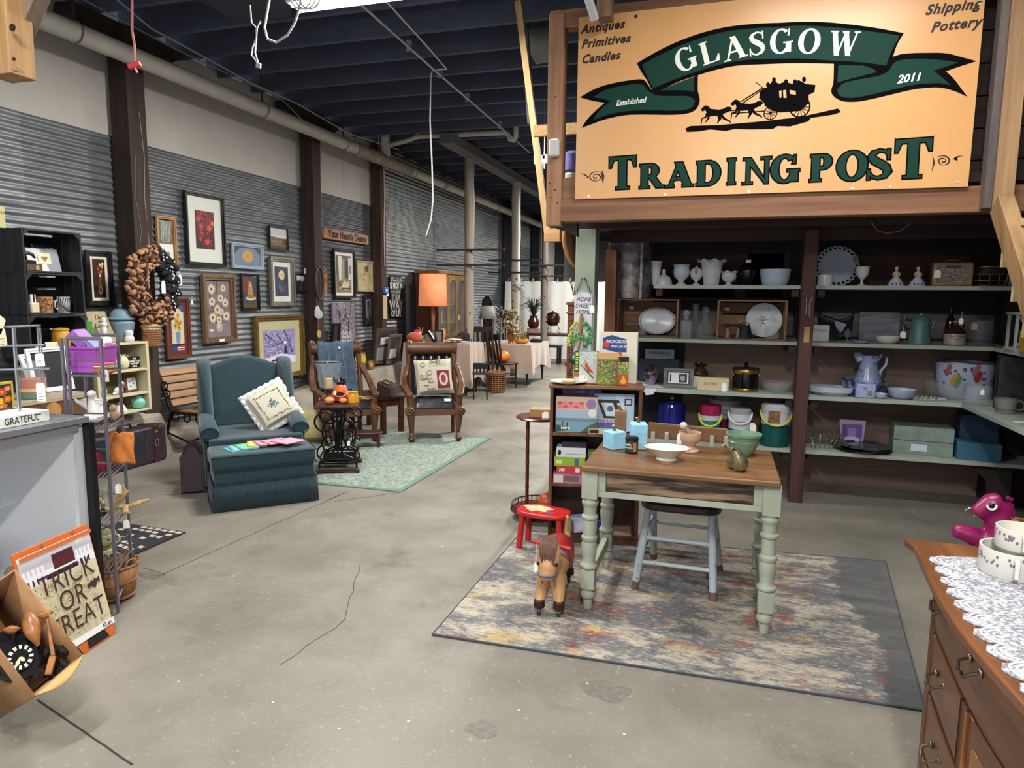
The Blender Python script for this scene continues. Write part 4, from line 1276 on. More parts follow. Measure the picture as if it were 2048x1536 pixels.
MB().tube([(0,.022,.085),(0,.022,.15)],.004,8).ob('straw',mat('dfe3e6',.2),t)
for nm,lab,y,c,kind in(('mug','leopard print mug in the middle crate',4.235,'a57a4e',0),('mug','zebra striped mug in the middle crate',4.40,'b9b9bd',1)):
 t=thing(nm,lab,'mug',(-5.265,y,z))
 r_=.058 if kind==0 else .05
 MB().lathe([(r_*.9,0),(r_*.92,.004),(r_,.13),(r_-.006,.13),(r_*.85,.01),(0,.008)],24).ob('body',mat(c,.35),t)
 b=MB()
 if kind==0:
  for i in range(44):
   a,zz_=random.uniform(-1.6,1.6),random.uniform(.012,.12)
   rr=r_*(.92+.08*zz_/.13)+.0006
   e,f_=random.uniform(.07,.13),random.uniform(.005,.009)
   pts=[(rr*math.cos(a+e*math.cos(s)),rr*math.sin(a+e*math.cos(s)),zz_+f_*math.sin(s))for s in[k*PI/4 for k in range(7)]]
   b.tube(pts,.0016,4)
 else:
  for i in range(11):
   a=-1.5+i*.3
   pts=[]
   for k in range(7):
    zz_=.006+k*.02
    rr=r_*(.92+.08*zz_/.13)+.0004
    aa=a+.16*math.sin(zz_*40+i*.5)
    pts.append((rr*math.cos(aa),rr*math.sin(aa),zz_))
   b.tube(pts,.0042,4)
 b.ob('pattern',mat('17130f',.5),t)
 MB().ring((0,-r_,.065),.03,.006,16,6,0,1,1.2,PI/2,1.5*PI).ob('handle',mat(c,.35),t)
z=crts[2][0]+.014
for lab,y,w_,h_,c,extra in(('small card with a pink flower at the mouth of the lowest crate',4.125,.055,.1,'d6c9c4',1),('cream greeting card with a curl in the lowest crate',4.235,.11,.11,'cfcab5',0)):
 t=thing('greeting_card',lab,'card',(-5.215,y,z))
 t.rotation_euler=(0,-.12,0)
 MB(LEFTW).box(-w_/2,w_/2,0,h_,0,.004).ob('card',mat(c,.7),t)
 if extra:
  MB(LEFTW).flat(star(0,.06,.028,.012,6),.0045).ob('flower',mat('a63a4c',.7),t)
 else:
  MB(LEFTW).tube([(.03,.03,.0045),(.02,.06,.0045),(.04,.085,.0045),(.045,.06,.0045)],.0012,4).ob('curl',INK,t)
t=lathe_thing('canister','ribbed mustard yellow canister with lid in the lowest crate','canister',(-5.29,4.38,z),[(.06,0),(.07,.008),(.066,.06),(.07,.11),(.068,.175),(.06,.185),(.06,.195),(.066,.2),(.05,.215),(0,.22)],mat('a8791f',.35,0,'c9992f',8),wob=lambda a,q:.03*math.cos(10*a))
t=lathe_thing('glass_float','small cobalt blue glass ball on the edge of the lowest crate','ornament',(-5.25,4.28,z),[(.012,0),(.03,.008),(.04,.03),(.034,.052),(.015,.062),(0,.064)],mat('1c3d8c',.12,0,'3f66b8',20))
t=thing('wall_note','yellowish paper note pinned on the steel wall at the left edge','note',fx(0,455,XW))
MB(LEFTW).box(-.12,.045,-.0,.17,0,.004).ob('paper',mat('c9c08c',.8),t)
text('GRACIOUS',.022,INK,t,T(.0045,-.01,.12)@LEFTW)
CRE=mat('b9ae8c',.7,0,'d0c7a8',5,.1)
sx,y0,y1,z0=-5.2,4.62,5.2,.50
us=thing('shelf_unit','cream painted open shelf unit standing on the concrete footing','shelf',(0,0,0))
for y,nm in((y0,'side'),(y1-.03,'side')):
 MB().box(sx-.3,sx,y,y+.03,z0,1.155).ob(nm,CRE,us,.002)
MB().box(sx-.31,sx-.3,y0,y1,z0,1.15).ob('back',mat('8a8065',.8,0,'b3a988',6),us)
for z in(1.135,.885,.66,z0):
 MB().box(sx-.3,sx,y0+.03,y1-.03,z,z+.02).ob('shelf_board',CRE,us,.002)
sy=lambda u,v:fx(u,v,sx-.1).y
t=thing('box_planter','bright green speckled box behind the rack on the cream shelf','box',(sx-.16,sy(178,680),1.157))
MB().box(-.05,.05,-.055,.055,0,.2).ob('body',mat('2f7a2a',.5,0,'57a848',40),t,.006)
t=thing('motto_board','beige slanted board lettered Live Laugh Love on the cream shelf','sign',(sx-.12,sy(212,682),1.157))
t.rotation_euler=(0,-.25,0)
MB(LEFTW).prism([(-.11,0),(.13,0),(.08,.29),(-.12,.29)],.012).ob('board',mat('93866c',.8,0,'b0a285',30),t)
for s_,z in(('Live',.235),('well',.195),('Laugh',.155),('often',.115),('Love',.07),('much',.035)):
 text(s_,.058 if s_[0].isupper()else .028,INK,t,T(.0125,.0,z)@LEFTW,shear=.35,off=.0006)
t=lathe_thing('pepper_mill','tall white turned pepper mill shape in front of the motto board','pepper mill',(sx-.05,sy(201,690),1.157),[(.05,0),(.058,.01),(.055,.05),(.035,.075),(.022,.09),(.026,.12),(.02,.15),(.03,.165),(.03,.175),(.018,.19),(.024,.205),(.02,.225),(.008,.235),(0,.24)],mat('d9d9d6',.3))
t=thing('ginger_jar','large frosted blue lidded ginger jar on the cream shelf','jar',(sx-.16,sy(255,682),1.157))
MB().lathe([(.07,0),(.08,.01),(.1,.1),(.115,.17),(.1,.2),(.09,.205)],28).ob('body',mat('66808f',.6,0,'7890a0',4),t)
o=MB().lathe([(.12,.205),(.122,.213),(.1,.225),(.085,.27),(.05,.3),(.015,.31),(.012,.32)],28).ob('lid',mat('6f8a99',.6),t)
MB().ball((0,0,.335),.018).ob('knob',mat('7f9caf',.35),o)
t=thing('owl_figurine','small white owl shaped figurine at the front of the cream shelf','figurine',(sx-.05,sy(251,683),1.157))
MB().lathe([(.03,0),(.04,.012),(.042,.035),(.03,.06),(.036,.075),(.034,.095),(.02,.108),(0,.11)],16,wob=lambda a,q:.05*math.cos(3*a)).ob('body',mat('dcdcd8',.4),t)
z=.907
t=lathe_thing('cream_jug','round cream pottery jug on the upper compartment of the cream shelf','jug',(sx-.1,sy(245,735),z),[(.03,0),(.055,.02),(.062,.06),(.045,.1),(.03,.12),(.036,.135),(.03,.135),(0,.12)],mat('c9c39f',.4))
MB().ring((0,.055,.08),.03,.006,14,6,0,1,1.2,-PI/2,PI/2).ob('handle',mat('c9c39f',.4),t)
t=thing('folded_linens','crumpled pale violet and white linens in the upper compartment','linens',(sx-.07,sy(226,735),z))
b=MB()
for i in range(5):
 b.ball((random.uniform(-.03,.03),random.uniform(-.05,.05),.03+.022*i),(.05,.06,.028),12,8,lambda a,q:1+.15*math.sin(3*a+i))
b.ob('linen',mat('b7b4c4',.9,0,'8d8bb0',14),t)
t=boxthing('small_sign','small black block sign of white capitals in the cream shelf','sign',(sx-.09,sy(266,735),z),(.03,.12,.105),BLACK)
for i,s_ in enumerate(('IT IS','WHAT IT IS','WITH MY','SOUL')):
 text(s_,.022,WHITE,t,T(.0155,0,.085-.023*i)@LEFTW,off=.0006)
z=.682
t=lathe_thing('jade_jar','jade green glass jar on the middle compartment of the cream shelf','jar',(sx-.1,sy(200,775),z),[(.04,0),(.055,.02),(.055,.06),(.03,.09),(.04,.1),(.04,.11),(.015,.12),(.015,.13),(0,.135)],mat('5fae9a',.2,0,'7fc4b0',10))
t=thing('china_lamb','white china animal figurine with brown patch beside a brown frame','figurine',(sx-.06,sy(230,778),z))
b=MB()
b.ball((0,0,.035),(.03,.05,.035))
b.ball((.005,.03,.085),(.028,.03,.035))
b.tube([(0,-.03,.02),(0,-.06,.01)],[.02,.01],8)
b.ob('body',mat('d2d0c8',.35),t)
MB().ball((.03,.03,.085),(.008,.015,.018)).ob('face_patch',mat('7d5a3c',.5),t)
t=thing('picture_block','brown framed picture of blue flowers in the middle compartment','frame',(sx-.1,sy(261,775),z))
t.rotation_euler=(0,-.12,0)
MB(LEFTW).box(-.075,.075,0,.16,0,.02).ob('frame',wood('3f281b','5f412d',2,20),t,.003)
artmesh('print',LEFTW,.1,.11,-.045,.02,[('4f6a8a',ell(.3,.7,.1,.07)),('4f6a8a',ell(.7,.5,.11,.07)),('55704f',ell(.35,.3,.12,.06)),('6b86a3',ell(.6,.82,.1,.06))],mat('c3c7c2',.5),t,.021)
z=.522
t=lathe_thing('china_cone','white cone shaped china piece at the bottom of the cream shelf','figurine',(sx-.07,sy(236,818),z),[(.055,0),(.055,.015),(.03,.06),(.008,.09),(0,.095)],mat('d9d9d2',.35))
t=lathe_thing('jade_jar','speckled turquoise lidded jar at the bottom of the cream shelf','jar',(sx-.06,sy(271,815),z),[(.03,0),(.05,.012),(.062,.05),(.05,.085),(.028,.1),(.036,.11),(.034,.118),(.014,.128),(.012,.14),(0,.145)],mat('62a998',.4,0,'86c4b2',30))
for s in(-1,1):
 MB().ring((0,s*.055,.08),.018,.006,12,6,0).ob('handle',mat('62a998',.4),t)
p,q=fl(205,945),fl(312,915)
t=thing('suitcase','dark leather suitcase with maroon straps standing by the footing','suitcase',(-5.27,(p.y+q.y)/2-.1,0))
MB().box(-.02,.16,-.40,.40,.0,.36).ob('body',mat('1b1c24',.45,0,'2b2a33',6),t,.035,seg=4)
for y in(-.23,.26):
 s_=MB().box(-.025,.165,y-.035,y+.035,-.0,.364).ob('strap',mat('34131b',.45),t,.006)
 k=MB()
 for a in((.168,y-.02,.16,.172,y+.02,.165),(.168,y-.02,.22,.172,y+.02,.225),(.168,y-.02,.16,.172,y-.015,.22),(.168,y+.015,.16,.172,y+.02,.22)):
  k.box(a[0],a[3],a[1],a[4],a[2],a[5])
 k.ob('buckle',mat('b9b3ae',.3,.8),s_)
 MB().box(.166,.17,y-.02,y+.02,.29,.31).ob('brass_plate',mat('c79a3c',.3,.8),s_)
b=MB()
for y in(-.05,.14,.335):
 b.box(.158,.163,y,y+.008,.03,.34)
b.ob('piping',mat('5a2028',.5),t)
MB().tube([(.07,-.09,.36),(.07,-.07,.40),(.07,.05,.40),(.07,.07,.36)],.012,8).ob('handle',mat('2a1417',.5),t)
WBX=-4.6
bn=thing('work_bench','dark wooden bench with a brown front board behind the showcase','bench',(0,0,0))
MB().box(-5.08,WBX,2.6,4.02,.815,.85).ob('top',wood('8d7f6c','b0a38e',1,12),bn,.003)
MB().box(WBX-.03,WBX-.005,2.62,4.0,.70,.814).ob('front_board',wood('4a3020','6d4a30',1,12),bn)
for y in(2.66,3.94):
 MB().box(WBX-.1,WBX-.035,y,y+.06,0,.814).ob('leg',wood('2a1d15','453124',2,12),bn)
 MB().box(-5.06,-5.0,y,y+.06,0,.814).ob('leg',wood('2a1d15','453124',2,12),bn)
MB().prism([(x_,z_)for x_,z_ in ell(0,0,.055,.06,10)],.02).ob('carved_knob',wood('9a6a3c','b98a55',1,30),bn).matrix_local=T(WBX-.004,fx(105,805,WBX).y,.755)@LEFTW
for lab,(ua,va),(ub,vb),tl,hh,dx in(('empty white picture frame leaning at the back of the bench',(75,735),(160,790),.2,.34,.02),('white picture frame lying back against the dark cabinet',(98,722),(172,780),.42,.3,.16)):
 y_a,y_b=fx(ua,va,WBX-.2).y,fx(ub,vb,WBX-.2).y
 t=thing('empty_frame',lab,'frame',(WBX-.24-dx,(y_a+y_b)/2,.852))
 t.rotation_euler=(0,-tl,0)
 fbars(MB(LEFTW),y_b-y_a,hh,.035,.02).ob('frame',mat('c9cdd6',.4),t,.002)
 MB(LEFTW).box(-(y_b-y_a)/2+.03,(y_b-y_a)/2-.03,.03,hh-.03,.0,.004).ob('backing',mat('0f1013',.5),t)
p=fx(58,800,WBX-.1)
t=thing('candle_jar','big glass jar candle in orange, cream and green layers','candle',(WBX-.09,p.y+.03,.852))
rr=.085
MB().lathe([(rr-.006,.004),(rr-.006,.05)],24).ob('wax',mat('4a6b52',.5),t,label='green wax layer')
MB().lathe([(rr-.006,.0501),(rr-.006,.075)],24).ob('wax',mat('d8b35a',.5),t,label='yellow wax layer')
MB().lathe([(rr-.006,.0751),(rr-.006,.14)],24).ob('wax',mat('a8573a',.5,0,'c2714c',12),t,label='orange wax layer')
MB().lathe([(rr,0),(rr,.15),(rr*.86,.18),(rr*.86,.21),(rr*.9,.215)],24).ob('jar',glass('e8eef0',.05,.22),t)
MB().lathe([(rr*.92,.216),(rr*.92,.23),(rr*.6,.245),(rr*.5,.262),(0,.27)],24).ob('lid',glass('e6ecec',.05,.25),t)
t=thing('framed_print','yellow edged print of orange flowers leaning on the bench at the left','picture',fx(-5,835,-4.3))
MB(LEFTW).box(-.17,.1,0,.22,0,.02).ob('frame',mat('b89a2c',.5),t,.003)
artmesh('print',LEFTW,.24,.19,-.155,.015,[c for x,y_,r_ in((.75,.75,.16),(.88,.5,.14),(.7,.25,.2),(.5,.55,.16),(.9,.85,.1))for c in flower(x,y_,r_,8,random.choice(['c8641f','b34a1c','d07f6c']),'d79a3a',.3,.5)]+[('c9b33a',rect(.45,.75,.35,.55))],mat('20261a',.6),t,.021)
CXF,CY1,CT=-2.84,2.42,1.0
sh_=thing('showcase','white lined glass display case with black end edge and metal rails','display case',(0,0,0))
MB().box(-3.42,CXF-.0,CY1-.02,CY1,.0,CT).ob('end_panel',mat('e3e7ee',.35),sh_)
MB().box(CXF-.0005,CXF+.006,CY1-.045,CY1+.0,0,CT-.02).ob('edge_strip',mat('b5bac1',.4),sh_)
MB().box(CXF+.0,CXF+.045,CY1+.001,CY1+.03,0,CT+.0).ob('end_post',mat('08080a',.4),sh_,label='black end edge')
MB().box(-3.42,-3.40,1.2,CY1-.02,0,CT).ob('back_panel',mat('e0e4e8',.5),sh_)
MB().box(-3.42,CXF,1.2,CY1-.02,0,.10).ob('base',mat('8f949a',.5),sh_)
MB().box(-3.42,CXF+.03,1.2,CY1+.02,CT,CT+.03).ob('top',mat('6a6d72',.4),sh_,.003)
MB().box(CXF-.01,CXF+.02,1.2,CY1-.03,CT-.035,CT-.0005).ob('front_rail',mat('a3a7ad',.35,.7),sh_,.003)
MB().box(CXF-.006,CXF-.001,1.2,CY1-.05,.1,CT-.036).ob('glass_front',glass('dfe8f0',.04,.14),sh_)
for z,yy in((.70,2.12),(.33,2.2)):
 MB().box(-3.39,CXF-.03,1.21,yy,z,z+.008).ob('glass_shelf',glass('cfe0dc',.05,.35),sh_)
t=thing('plush_cloth','pinkish brown folded cloth on the glass shelf in the showcase','cloth',(-3.0,1.99,.709))
b=MB()
for i in range(5):
 b.ball((-.05+.03*i,random.uniform(-.05,.05),.015+.012*(i%3)),(.1,.09,.02),14,8,lambda a,q:1+.12*math.sin(4*a+i))
b.ob('cloth',mat('5a3733',.9,0,'8a5a50',14),t)
t=thing('stone_figurine','grey knobbly figurine low inside the showcase','figurine',(-2.98,2.02,.339))
b=MB()
for i in range(9):
 b.ball((random.uniform(-.04,.04),random.uniform(-.05,.03),.03+.022*i),.032,9,7)
b.ob('body',mat('3a3733',.8,0,'5c5750',18),t)
t=thing('turtle_figurine','tan and dark little turtle figurine on the lower glass shelf','figurine',(-2.95,2.125,.339))
MB().ball((0,0,.03),(.03,.03,.03)).ob('shell',mat('7d6a55',.6),t)
MB().ball((.01,.04,.03),(.014,.02,.016)).ob('head',mat('3a3a30',.6),t)
zt=CT+.031
t=thing('lettered_book','white book-like box lettered GRATEFUL on the showcase top','book',(-2.905,2.16,zt),rad(2))
MB().box(-.12,.04,-.32,.13,0,.05).ob('cover',mat('dcdcd9',.6),t,.003)
text('GRATEFUL',.042,INK,t,T(.0405,-.0,.025)@LEFTW,sp=1.0,xs=.8)
for i,(lab,c)in enumerate((('stack of grey papers behind the white lettered book','a09b90'),('dark photo magazine lying on the papers by the wire stand','26272b'))):
 t=thing('paper_stack',lab,'papers',(-3.12,2.22,zt+i*.032))
 b=MB()
 for k in range(5 if i==0 else 1):
  b.cb((random.uniform(-.01,.01),random.uniform(-.01,.01),.003+.006*k),(.16-.05*i,.30-.06*i,.005),(0,0,random.uniform(-.12,.12)))
 b.ob('sheet',mat(c,.7,0,'d0ccc0' if i==0 else '55565c',12),t)
t=thing('wire_stand','chromed wire display stand on the showcase hung with paper tags','stand',(0,0,0))
CHR=mat('b5b8bd',.25,.9)
xs_=-3.16
P_=lambda u,v:fy(u,v,2.2)
MB().tube([P_(27,655),P_(30,700),P_(33,740),P_(40,832)],.0075,8).ob('pole',CHR,t)
for v,a,b_ in((653,12,80),(692,-5,90),(739,-20,100)):
 MB().tube([P_(a-30,v+3),P_(a,v+1),P_(b_,v-2)],.005,8).ob('rod',CHR,t)
MB().tube([P_(75,655),P_(78,690),P_(84,780)],.004,6).ob('chain',CHR,t)
MB().tube([P_(80,655),P_(83,690),P_(88,780)],.003,6).ob('chain',CHR,t)
MB().box(P_(40,832).x-.06,P_(40,832).x+.06,2.15,2.25,zt+.034,zt+.04).ob('foot',CHR,t)
for lab,u,v,w_,h_,a in(('cream paper card with script at the far left of the wire stand',5,645,.055,.075,.5),('blank white card hanging below the cream card',9,671,.05,.075,-.1),('white square tag hanging on the wire stand chain',85,717,.05,.055,-.08),('large white printed tag with clipped corners on the wire stand',87,780,.05,.08,0)):
 p=P_(u,v)
 t=thing('paper_tag',lab,'tag',p+Vector((0,-.012,0)))
 b=MB(rotm(0,a,0)@UPR)
 b.prism([(-w_/2,-h_*.6),(w_/2,-h_*.6),(w_/2,h_*.3),(w_*.35,h_*.4),(-w_*.35,h_*.4),(-w_/2,h_*.3)],.0012)
 b.ob('card',PAPER if 'cream' not in lab else mat('cfc6a6',.7),t)
 for k in range(3):
  MB(rotm(0,a,0)@UPR).box(-w_*.3,w_*.25,-h_*.2-k*.012,-h_*.2-k*.012+.002,.0012,.0016).ob('writing',mat('4a4a55',.7),t)
RK=mat('7b7782',.35,.7)
FR,BR,FLp,BLp=Vector((-2.845,2.56,0)),Vector((-3.01,2.81,0)),Vector((-3.0,2.51,0)),Vector((-3.20,2.77,0))
ZT=1.385
rk=thing('wire_rack','tall narrow grey wire rack tower in front of the showcase end','rack',(0,0,0))
for c in(FR,BR,FLp,BLp,FLp+Vector((-.02,-.01,0))):
 MB().tube([c,c+Vector((0,0,ZT))],.0085,8).ob('upright',RK,rk)
for a,c in((FR,FLp),(BR,BLp)):
 MB().tube([a+Vector((0,0,ZT)),c+Vector((0,0,ZT))],.0085,8).ob('top_bar',RK,rk)
SL=[1.205,.945,.70,.455,.215]
for z in SL:
 b=MB()
 for a,c in((FR,FLp),(BR,BLp),(FR,BR),(FLp,BLp)):
  b.tube([a+Vector((0,0,z)),c+Vector((0,0,z))],.005,6)
 for k in range(1,8):
  b.tube([FR.lerp(FLp,k/8)+Vector((0,0,z)),BR.lerp(BLp,k/8)+Vector((0,0,z))],.003,5)
 b.ob('wire_shelf',RK,rk)
 for a,c in((FR,FLp),(BR,BLp)):
  MB().tube([a+Vector((0,0,z+.075)),c+Vector((0,0,z+.075))],.004,6).ob('guard_rail',RK,rk)
b=MB()
b.tube([FR+Vector((0,0,.07)),BR+Vector((0,0,.12))],.006,6)
b.ob('brace',RK,rk)
b=MB()
b.tube([FR+Vector((0,0,.05)),BLp+Vector((0,0,.02))],.005,6)
b.ob('brace',RK,rk)
ctr=(FR+BR+FLp+BLp)/4
ax=(FR-FLp).normalized()
rzk=math.atan2(ax.y,ax.x)
def onrack(i,du=0,dv=0,dz=.006):return Vector((ctr.x+ax.x*du-ax.y*dv,ctr.y+ax.y*du+ax.x*dv,SL[i]+dz))
t=thing('plastic_bin','purple plastic bin stuffed with bags on the top shelf of the wire rack','bin',onrack(0,-.0,.0),rzk)
PUR=mat('8a3a9a',.3,0,'a455b0',4)
vv=lambda s,z:[(s*.068,s*.09,z),(-s*.068,s*.09,z),(-s*.068,-s*.09,z),(s*.068,-s*.09,z)]
b=MB()
V_=vv(.92,0)+vv(1.03,.115)+vv(1.08,.117)+vv(1.08,.13)+vv(1.0,.13)+vv(.9,.006)
b.add(V_,[(3,2,1,0)]+[(4*k+i,4*k+(i+1)%4,4*k+4+(i+1)%4,4*k+4+i)for k in range(5)for i in range(4)]+[(20,21,22,23)])
b.ob('bin',PUR,t,.004)
t=thing('gift_bag','lilac patterned packet leaning out of the purple bin','packet',onrack(0,-.035,0,.08),rzk)
MB().cb((-.012,0,.085),(.05,.10,.1),(0,-.75,0)).ob('packet',mat('8f5fae',.5,0,'6a4088',60),t,.004)
t=thing('gift_bag','blue and white patterned packet beside the lilac one in the bin','packet',onrack(0,.022,0,.07),rzk)
MB().cb((0,0,.06),(.03,.10,.09),(0,-.75,0)).ob('packet',mat('8a93b5',.5,0,'3f4a78',40),t,.003)
t=thing('cloth_napkins','folded pink, green and orange cloth napkins beside the purple bin','napkins',onrack(0,.085,-.05),rzk)
for k,c in enumerate(('b9694a','c07a55','66805f','cfc9a5','b8455f')):
 MB().cb((random.uniform(-.005,.005),0,.006+.009*k),(.055,.1,.008),(0,0,random.uniform(-.2,.2))).ob('napkin',mat(c,.9,0,c2=None),t,.003)
price_tag((.03,-.055,.02),.3,.03,.06,t,0)
t=thing('bird_figurine','white china bird with spread wings on the second rack shelf','figurine',onrack(1,.0,-.03),rzk)
CH_=mat('cfcdc8',.4)
b=MB()
b.ball((0,0,.03),(.05,.05,.03))
b.tube([(0.02,0,.03),(.01,0,.08),(.0,0,.12),(.005,-.01,.145)],[.04,.035,.022,.018],12)
b.ball((.005,-.015,.15),(.02,.024,.02))
b.ob('body',CH_,t)
for s,q in((-1,.075),(1,.05)):
 b=MB()
 b.grid(lambda u_,v_:(s*(.02+q*u_),-.02+.03*u_+.02*math.sin(20*v_)*.1,.07+.06*(1-u_)*v_+.035*u_*(1-abs(v_-.5))+.02*u_),8,8)
 b.ob('wing',CH_,t,solid=.004)
price_tag((-.03,-.05,.045),.3,.06,.05,t,0)
t=thing('puppy_figurine','small tan puppy figurine tucked behind the china bird','figurine',onrack(1,.06,.05),rzk)
b=MB()
b.ball((0,0,.03),(.022,.028,.03))
b.ball((0,-.012,.065),(.018,.02,.018))
b.ob('body',mat('8d6f55',.6,0,'b39a80',20),t)
t=thing('leather_pouch','orange tan felt pouch hung on the rack in front of the suitcase','pouch',onrack(2,.06,.08),rzk)
b=MB()
b.grid(lambda u_,v_:(-.05+.12*u_,.0+.006*math.sin(9*u_+7*v_),.01+.165*v_+.004*math.sin(12*u_)),10,10)
b.ob('pouch',mat('b5692a',.8,0,'cf8440',20,.4),t,solid=.014)
MB().tube([(0,0,.17),(.005,.0,.2)],.008,6).ob('loop',mat('2a1b18',.6),t)
t=thing('handbag','glossy burgundy handbag on the third rack shelf','handbag',onrack(2,-.035,-.02),rzk)
b=MB()
b.add([(-.05,-.04,0),(.07,-.04,0),(.07,.04,0),(-.05,.04,0),(-.05,-.015,.105),(.035,-.015,.09),(.035,.015,.09),(-.05,.015,.105)],[(3,2,1,0),(4,5,6,7),(0,1,5,4),(1,2,6,5),(2,3,7,6),(3,0,4,7)])
b.ob('body',mat('6b0f2c',.25),t,.008)
MB().box(.0,.05,-.046,-.043,.005,.07).ob('flap',mat('8a1638',.25),t).rotation_euler=(-.3,0,0)
MB().tube([(-.04,0,.1),(-.02,0,.14),(.02,0,.13),(.03,0,.09)],.005,6).ob('handle',mat('4d0a20',.3),t)
price_tag((.03,-.05,.06),.3,.015,.04,t,0)
t=thing('shell_box','open pale box of seashells and husks on the fourth rack shelf','box',onrack(3,-.05,-.01),rzk)
MB().box(-.05,.055,.03,.036,0,.13).ob('lid',mat('a9b3ac',.6),t)
MB().box(-.05,.055,-.035,.03,0,.03).ob('tray',mat('2a2723',.6),t)
b=MB()
for i in range(16):
 b.ball((random.uniform(-.045,.045),random.uniform(-.03,.025),.035+random.uniform(0,.06)),(.016,.012,.012),8,6)
b.ob('shells',mat('b79a66',.7,0,'ded1b5',25),t)
t=thing('driftwood','forked piece of tan driftwood on the fourth rack shelf','driftwood',onrack(3,.07,.03,.01),rzk)
b=MB()
for pts in([(-.06,-.03,.02),(-.02,0,.03),(.04,.01,.03),(.1,.03,.05),(.13,.04,.06)],[(-.02,0,.03),(.0,.0,.08),(.02,.01,.12),(.015,.0,.15)],[(.0,0,.07),(.03,-.01,.1),(.05,0,.12)],[(.03,0,.03),(.05,-.04,.01),(.08,-.06,.02)],[(-.05,-.02,.02),(-.06,.03,.015)]):
 b.tube(pts,[.016]+[.012]*(len(pts)-2)+[.004],7)
b.ob('wood',mat('8f7347',.8,0,'bda06c',25,.4),t)
price_tag((.06,-.06,-.02),.2,.03,.045,t,.03)
price_tag((.03,-.06,.17),.2,.03,.05,t,.04)
for k,(du,dv,dz,lab)in enumerate(((-.03,.02,.075,'black and cream bowl stacked upper on the lowest rack shelf'),(-.02,-.02,.008,'black speckled cream bowl lower on the lowest rack shelf'))):
 t=thing('china_bowl',lab,'bowl',onrack(4,du,dv,dz),rzk,'two bowls on the rack')
 MB().lathe([(.035,0),(.04,.005),(.062,.03),(.066,.065),(.062,.066),(.056,.03),(.03,.01),(0,.009)],24).ob('bowl',mat('c3c49c',.35),t)
 b=MB()
 for i in range(34):
  a,q=random.uniform(0,2*PI),random.uniform(.012,.055)
  r_=(.046+.018*min(1,(q-.005)/.025))if q<.03 else .0628+.0035*(q-.03)/.035
  b.ball((r_*math.cos(a),r_*math.sin(a),q),.0052,6,4)
 b.ob('pattern',mat('1c1c18',.4),t)
 if k==0:
  MB().ring((.07,0,.04),.022,.006,14,6,1).ob('handle',mat('c3c49c',.35),t)
t=thing('bushel_basket','round wooden slat bushel basket under the wire rack shelves','basket',(ctr.x+.0,ctr.y+.03,.012))
ST=wood('7a5230','a87c4e',2,18,.65,.3)
b=MB()
for i in range(24):
 a=2*PI*i/24
 c,s=math.cos(a),math.sin(a)
 w_=.0145
 b.add([(c*.095-s*w_,s*.095+c*w_,.0),(c*.095+s*w_,s*.095-c*w_,.0),(c*.125+s*w_*1.3,s*.125-c*w_*1.3,.18),(c*.125-s*w_*1.3,s*.125+c*w_*1.3,.18)],[(0,1,2,3)])
b.ob('slats',ST,t,solid=.004)
MB().prism(ell(0,0,.095,.095,20),.006).ob('bottom',ST,t)
for z,r_ in((.175,.129),(.09,.114),(.01,.1)):
 MB().ring((0,0,z),r_,.007,28,6).ob('hoop',wood('6d4526','95683e',0,18),t)
for s in(-1,1):
 MB().ring((s*.128,0,.18),.035,.003,14,6,0,1,1,0,PI).ob('handle',mat('a8a39a',.4,.7),t)
p=[fl(*c)for c in((372,1066),(232,1046),(170,1075),(262,1114))]
t=thing('door_mat','dark mat with pale brick pattern lying behind the wire rack','mat',(0,0,0))
b=MB()
b.prism([(c.x,c.y)for c in p],.008,.001)
b.ob('mat',mat('15161c',.9,0,'22232b',30),t)
b=MB()
P0,P1,P3=p[1],p[0],p[2]
random.seed(4)
for r_ in range(7):
 for c in range(9):
  if random.random()<.42:
   u0,v0=(c+.15+.5*(r_%2))/10,(r_+.2)/7.5
   A=lambda u_,v_:P1.lerp(P0,u_).lerp(p[3].lerp(p[2],u_),v_)+Vector((0,0,.0098))
   b.add([A(u0,v0),A(u0+.075,v0),A(u0+.075,v0+.08),A(u0,v0+.08)],[(0,1,2,3)])
b.ob('block_pattern',mat('a59c92',.9),t,flat_=True)
A0=fl(150,1322)
Bp=fl(228,1270)
d=(Bp-A0)
d.z=0
d.normalize()
n=Vector((-d.y,d.x,0))
th=rad(12)
up=Vector((0,0,1))*math.cos(th)+n*math.sin(th)
nm=d.cross(up)
k=Matrix((d,up,nm)).transposed().to_4x4()
tt=thing('sign_kit','boxed yard sign kit lettered TRICK OR TREAT leaning on the showcase','package',A0-d*.15)
k0=k
MB(k0).box(0,.40,.0,.545,-.014,0).ob('carton',mat('c2622a',.6),tt,.002)
W_,H_=.40,.545
artmesh('print',k0,W_-.01,H_-.085,.005,.06,[('b9b8c2',rect(0,1,.8,.96)),('4d1c26',rect(.42,.72,.77,.91)),('2a1c22',rect(.3,.75,.705,.75))]+[('d8d8de',rect(x,x+.035,.70,.86))for x in(.02,.08,.14,.2,.26,.74,.8,.86,.92)]+[('22222a',rect(x,x+.02,.70,.76))for x in(.058,.118,.178,.238,.778,.838,.898)]+[('c4bda0',rect(0,1,.06,.70))]+strokes(420,['8a9a55','a3ac6c','d6cda8','b58f62','c9bd97','6f7f42'],0,.95,.07,.68,.01,.04,.012)+[('dcdcdc',rect(0,1,0,.06)),('c2622a',rect(0,1,.965,1))],mat('d9d9dc',.6),tt,.0012)
TC=mat('3f1a1c',.6)
for s_,y in(('TRICK',.362),('OR',.264),('TREAT',.166)):
 text(s_,.125,TC,tt,k0@T(.21,y,.0145),off=-.0005,xs=.82,sp=1.05)
b=MB(k0@T(.335,.28,.016)@rotm(0,0,.1))
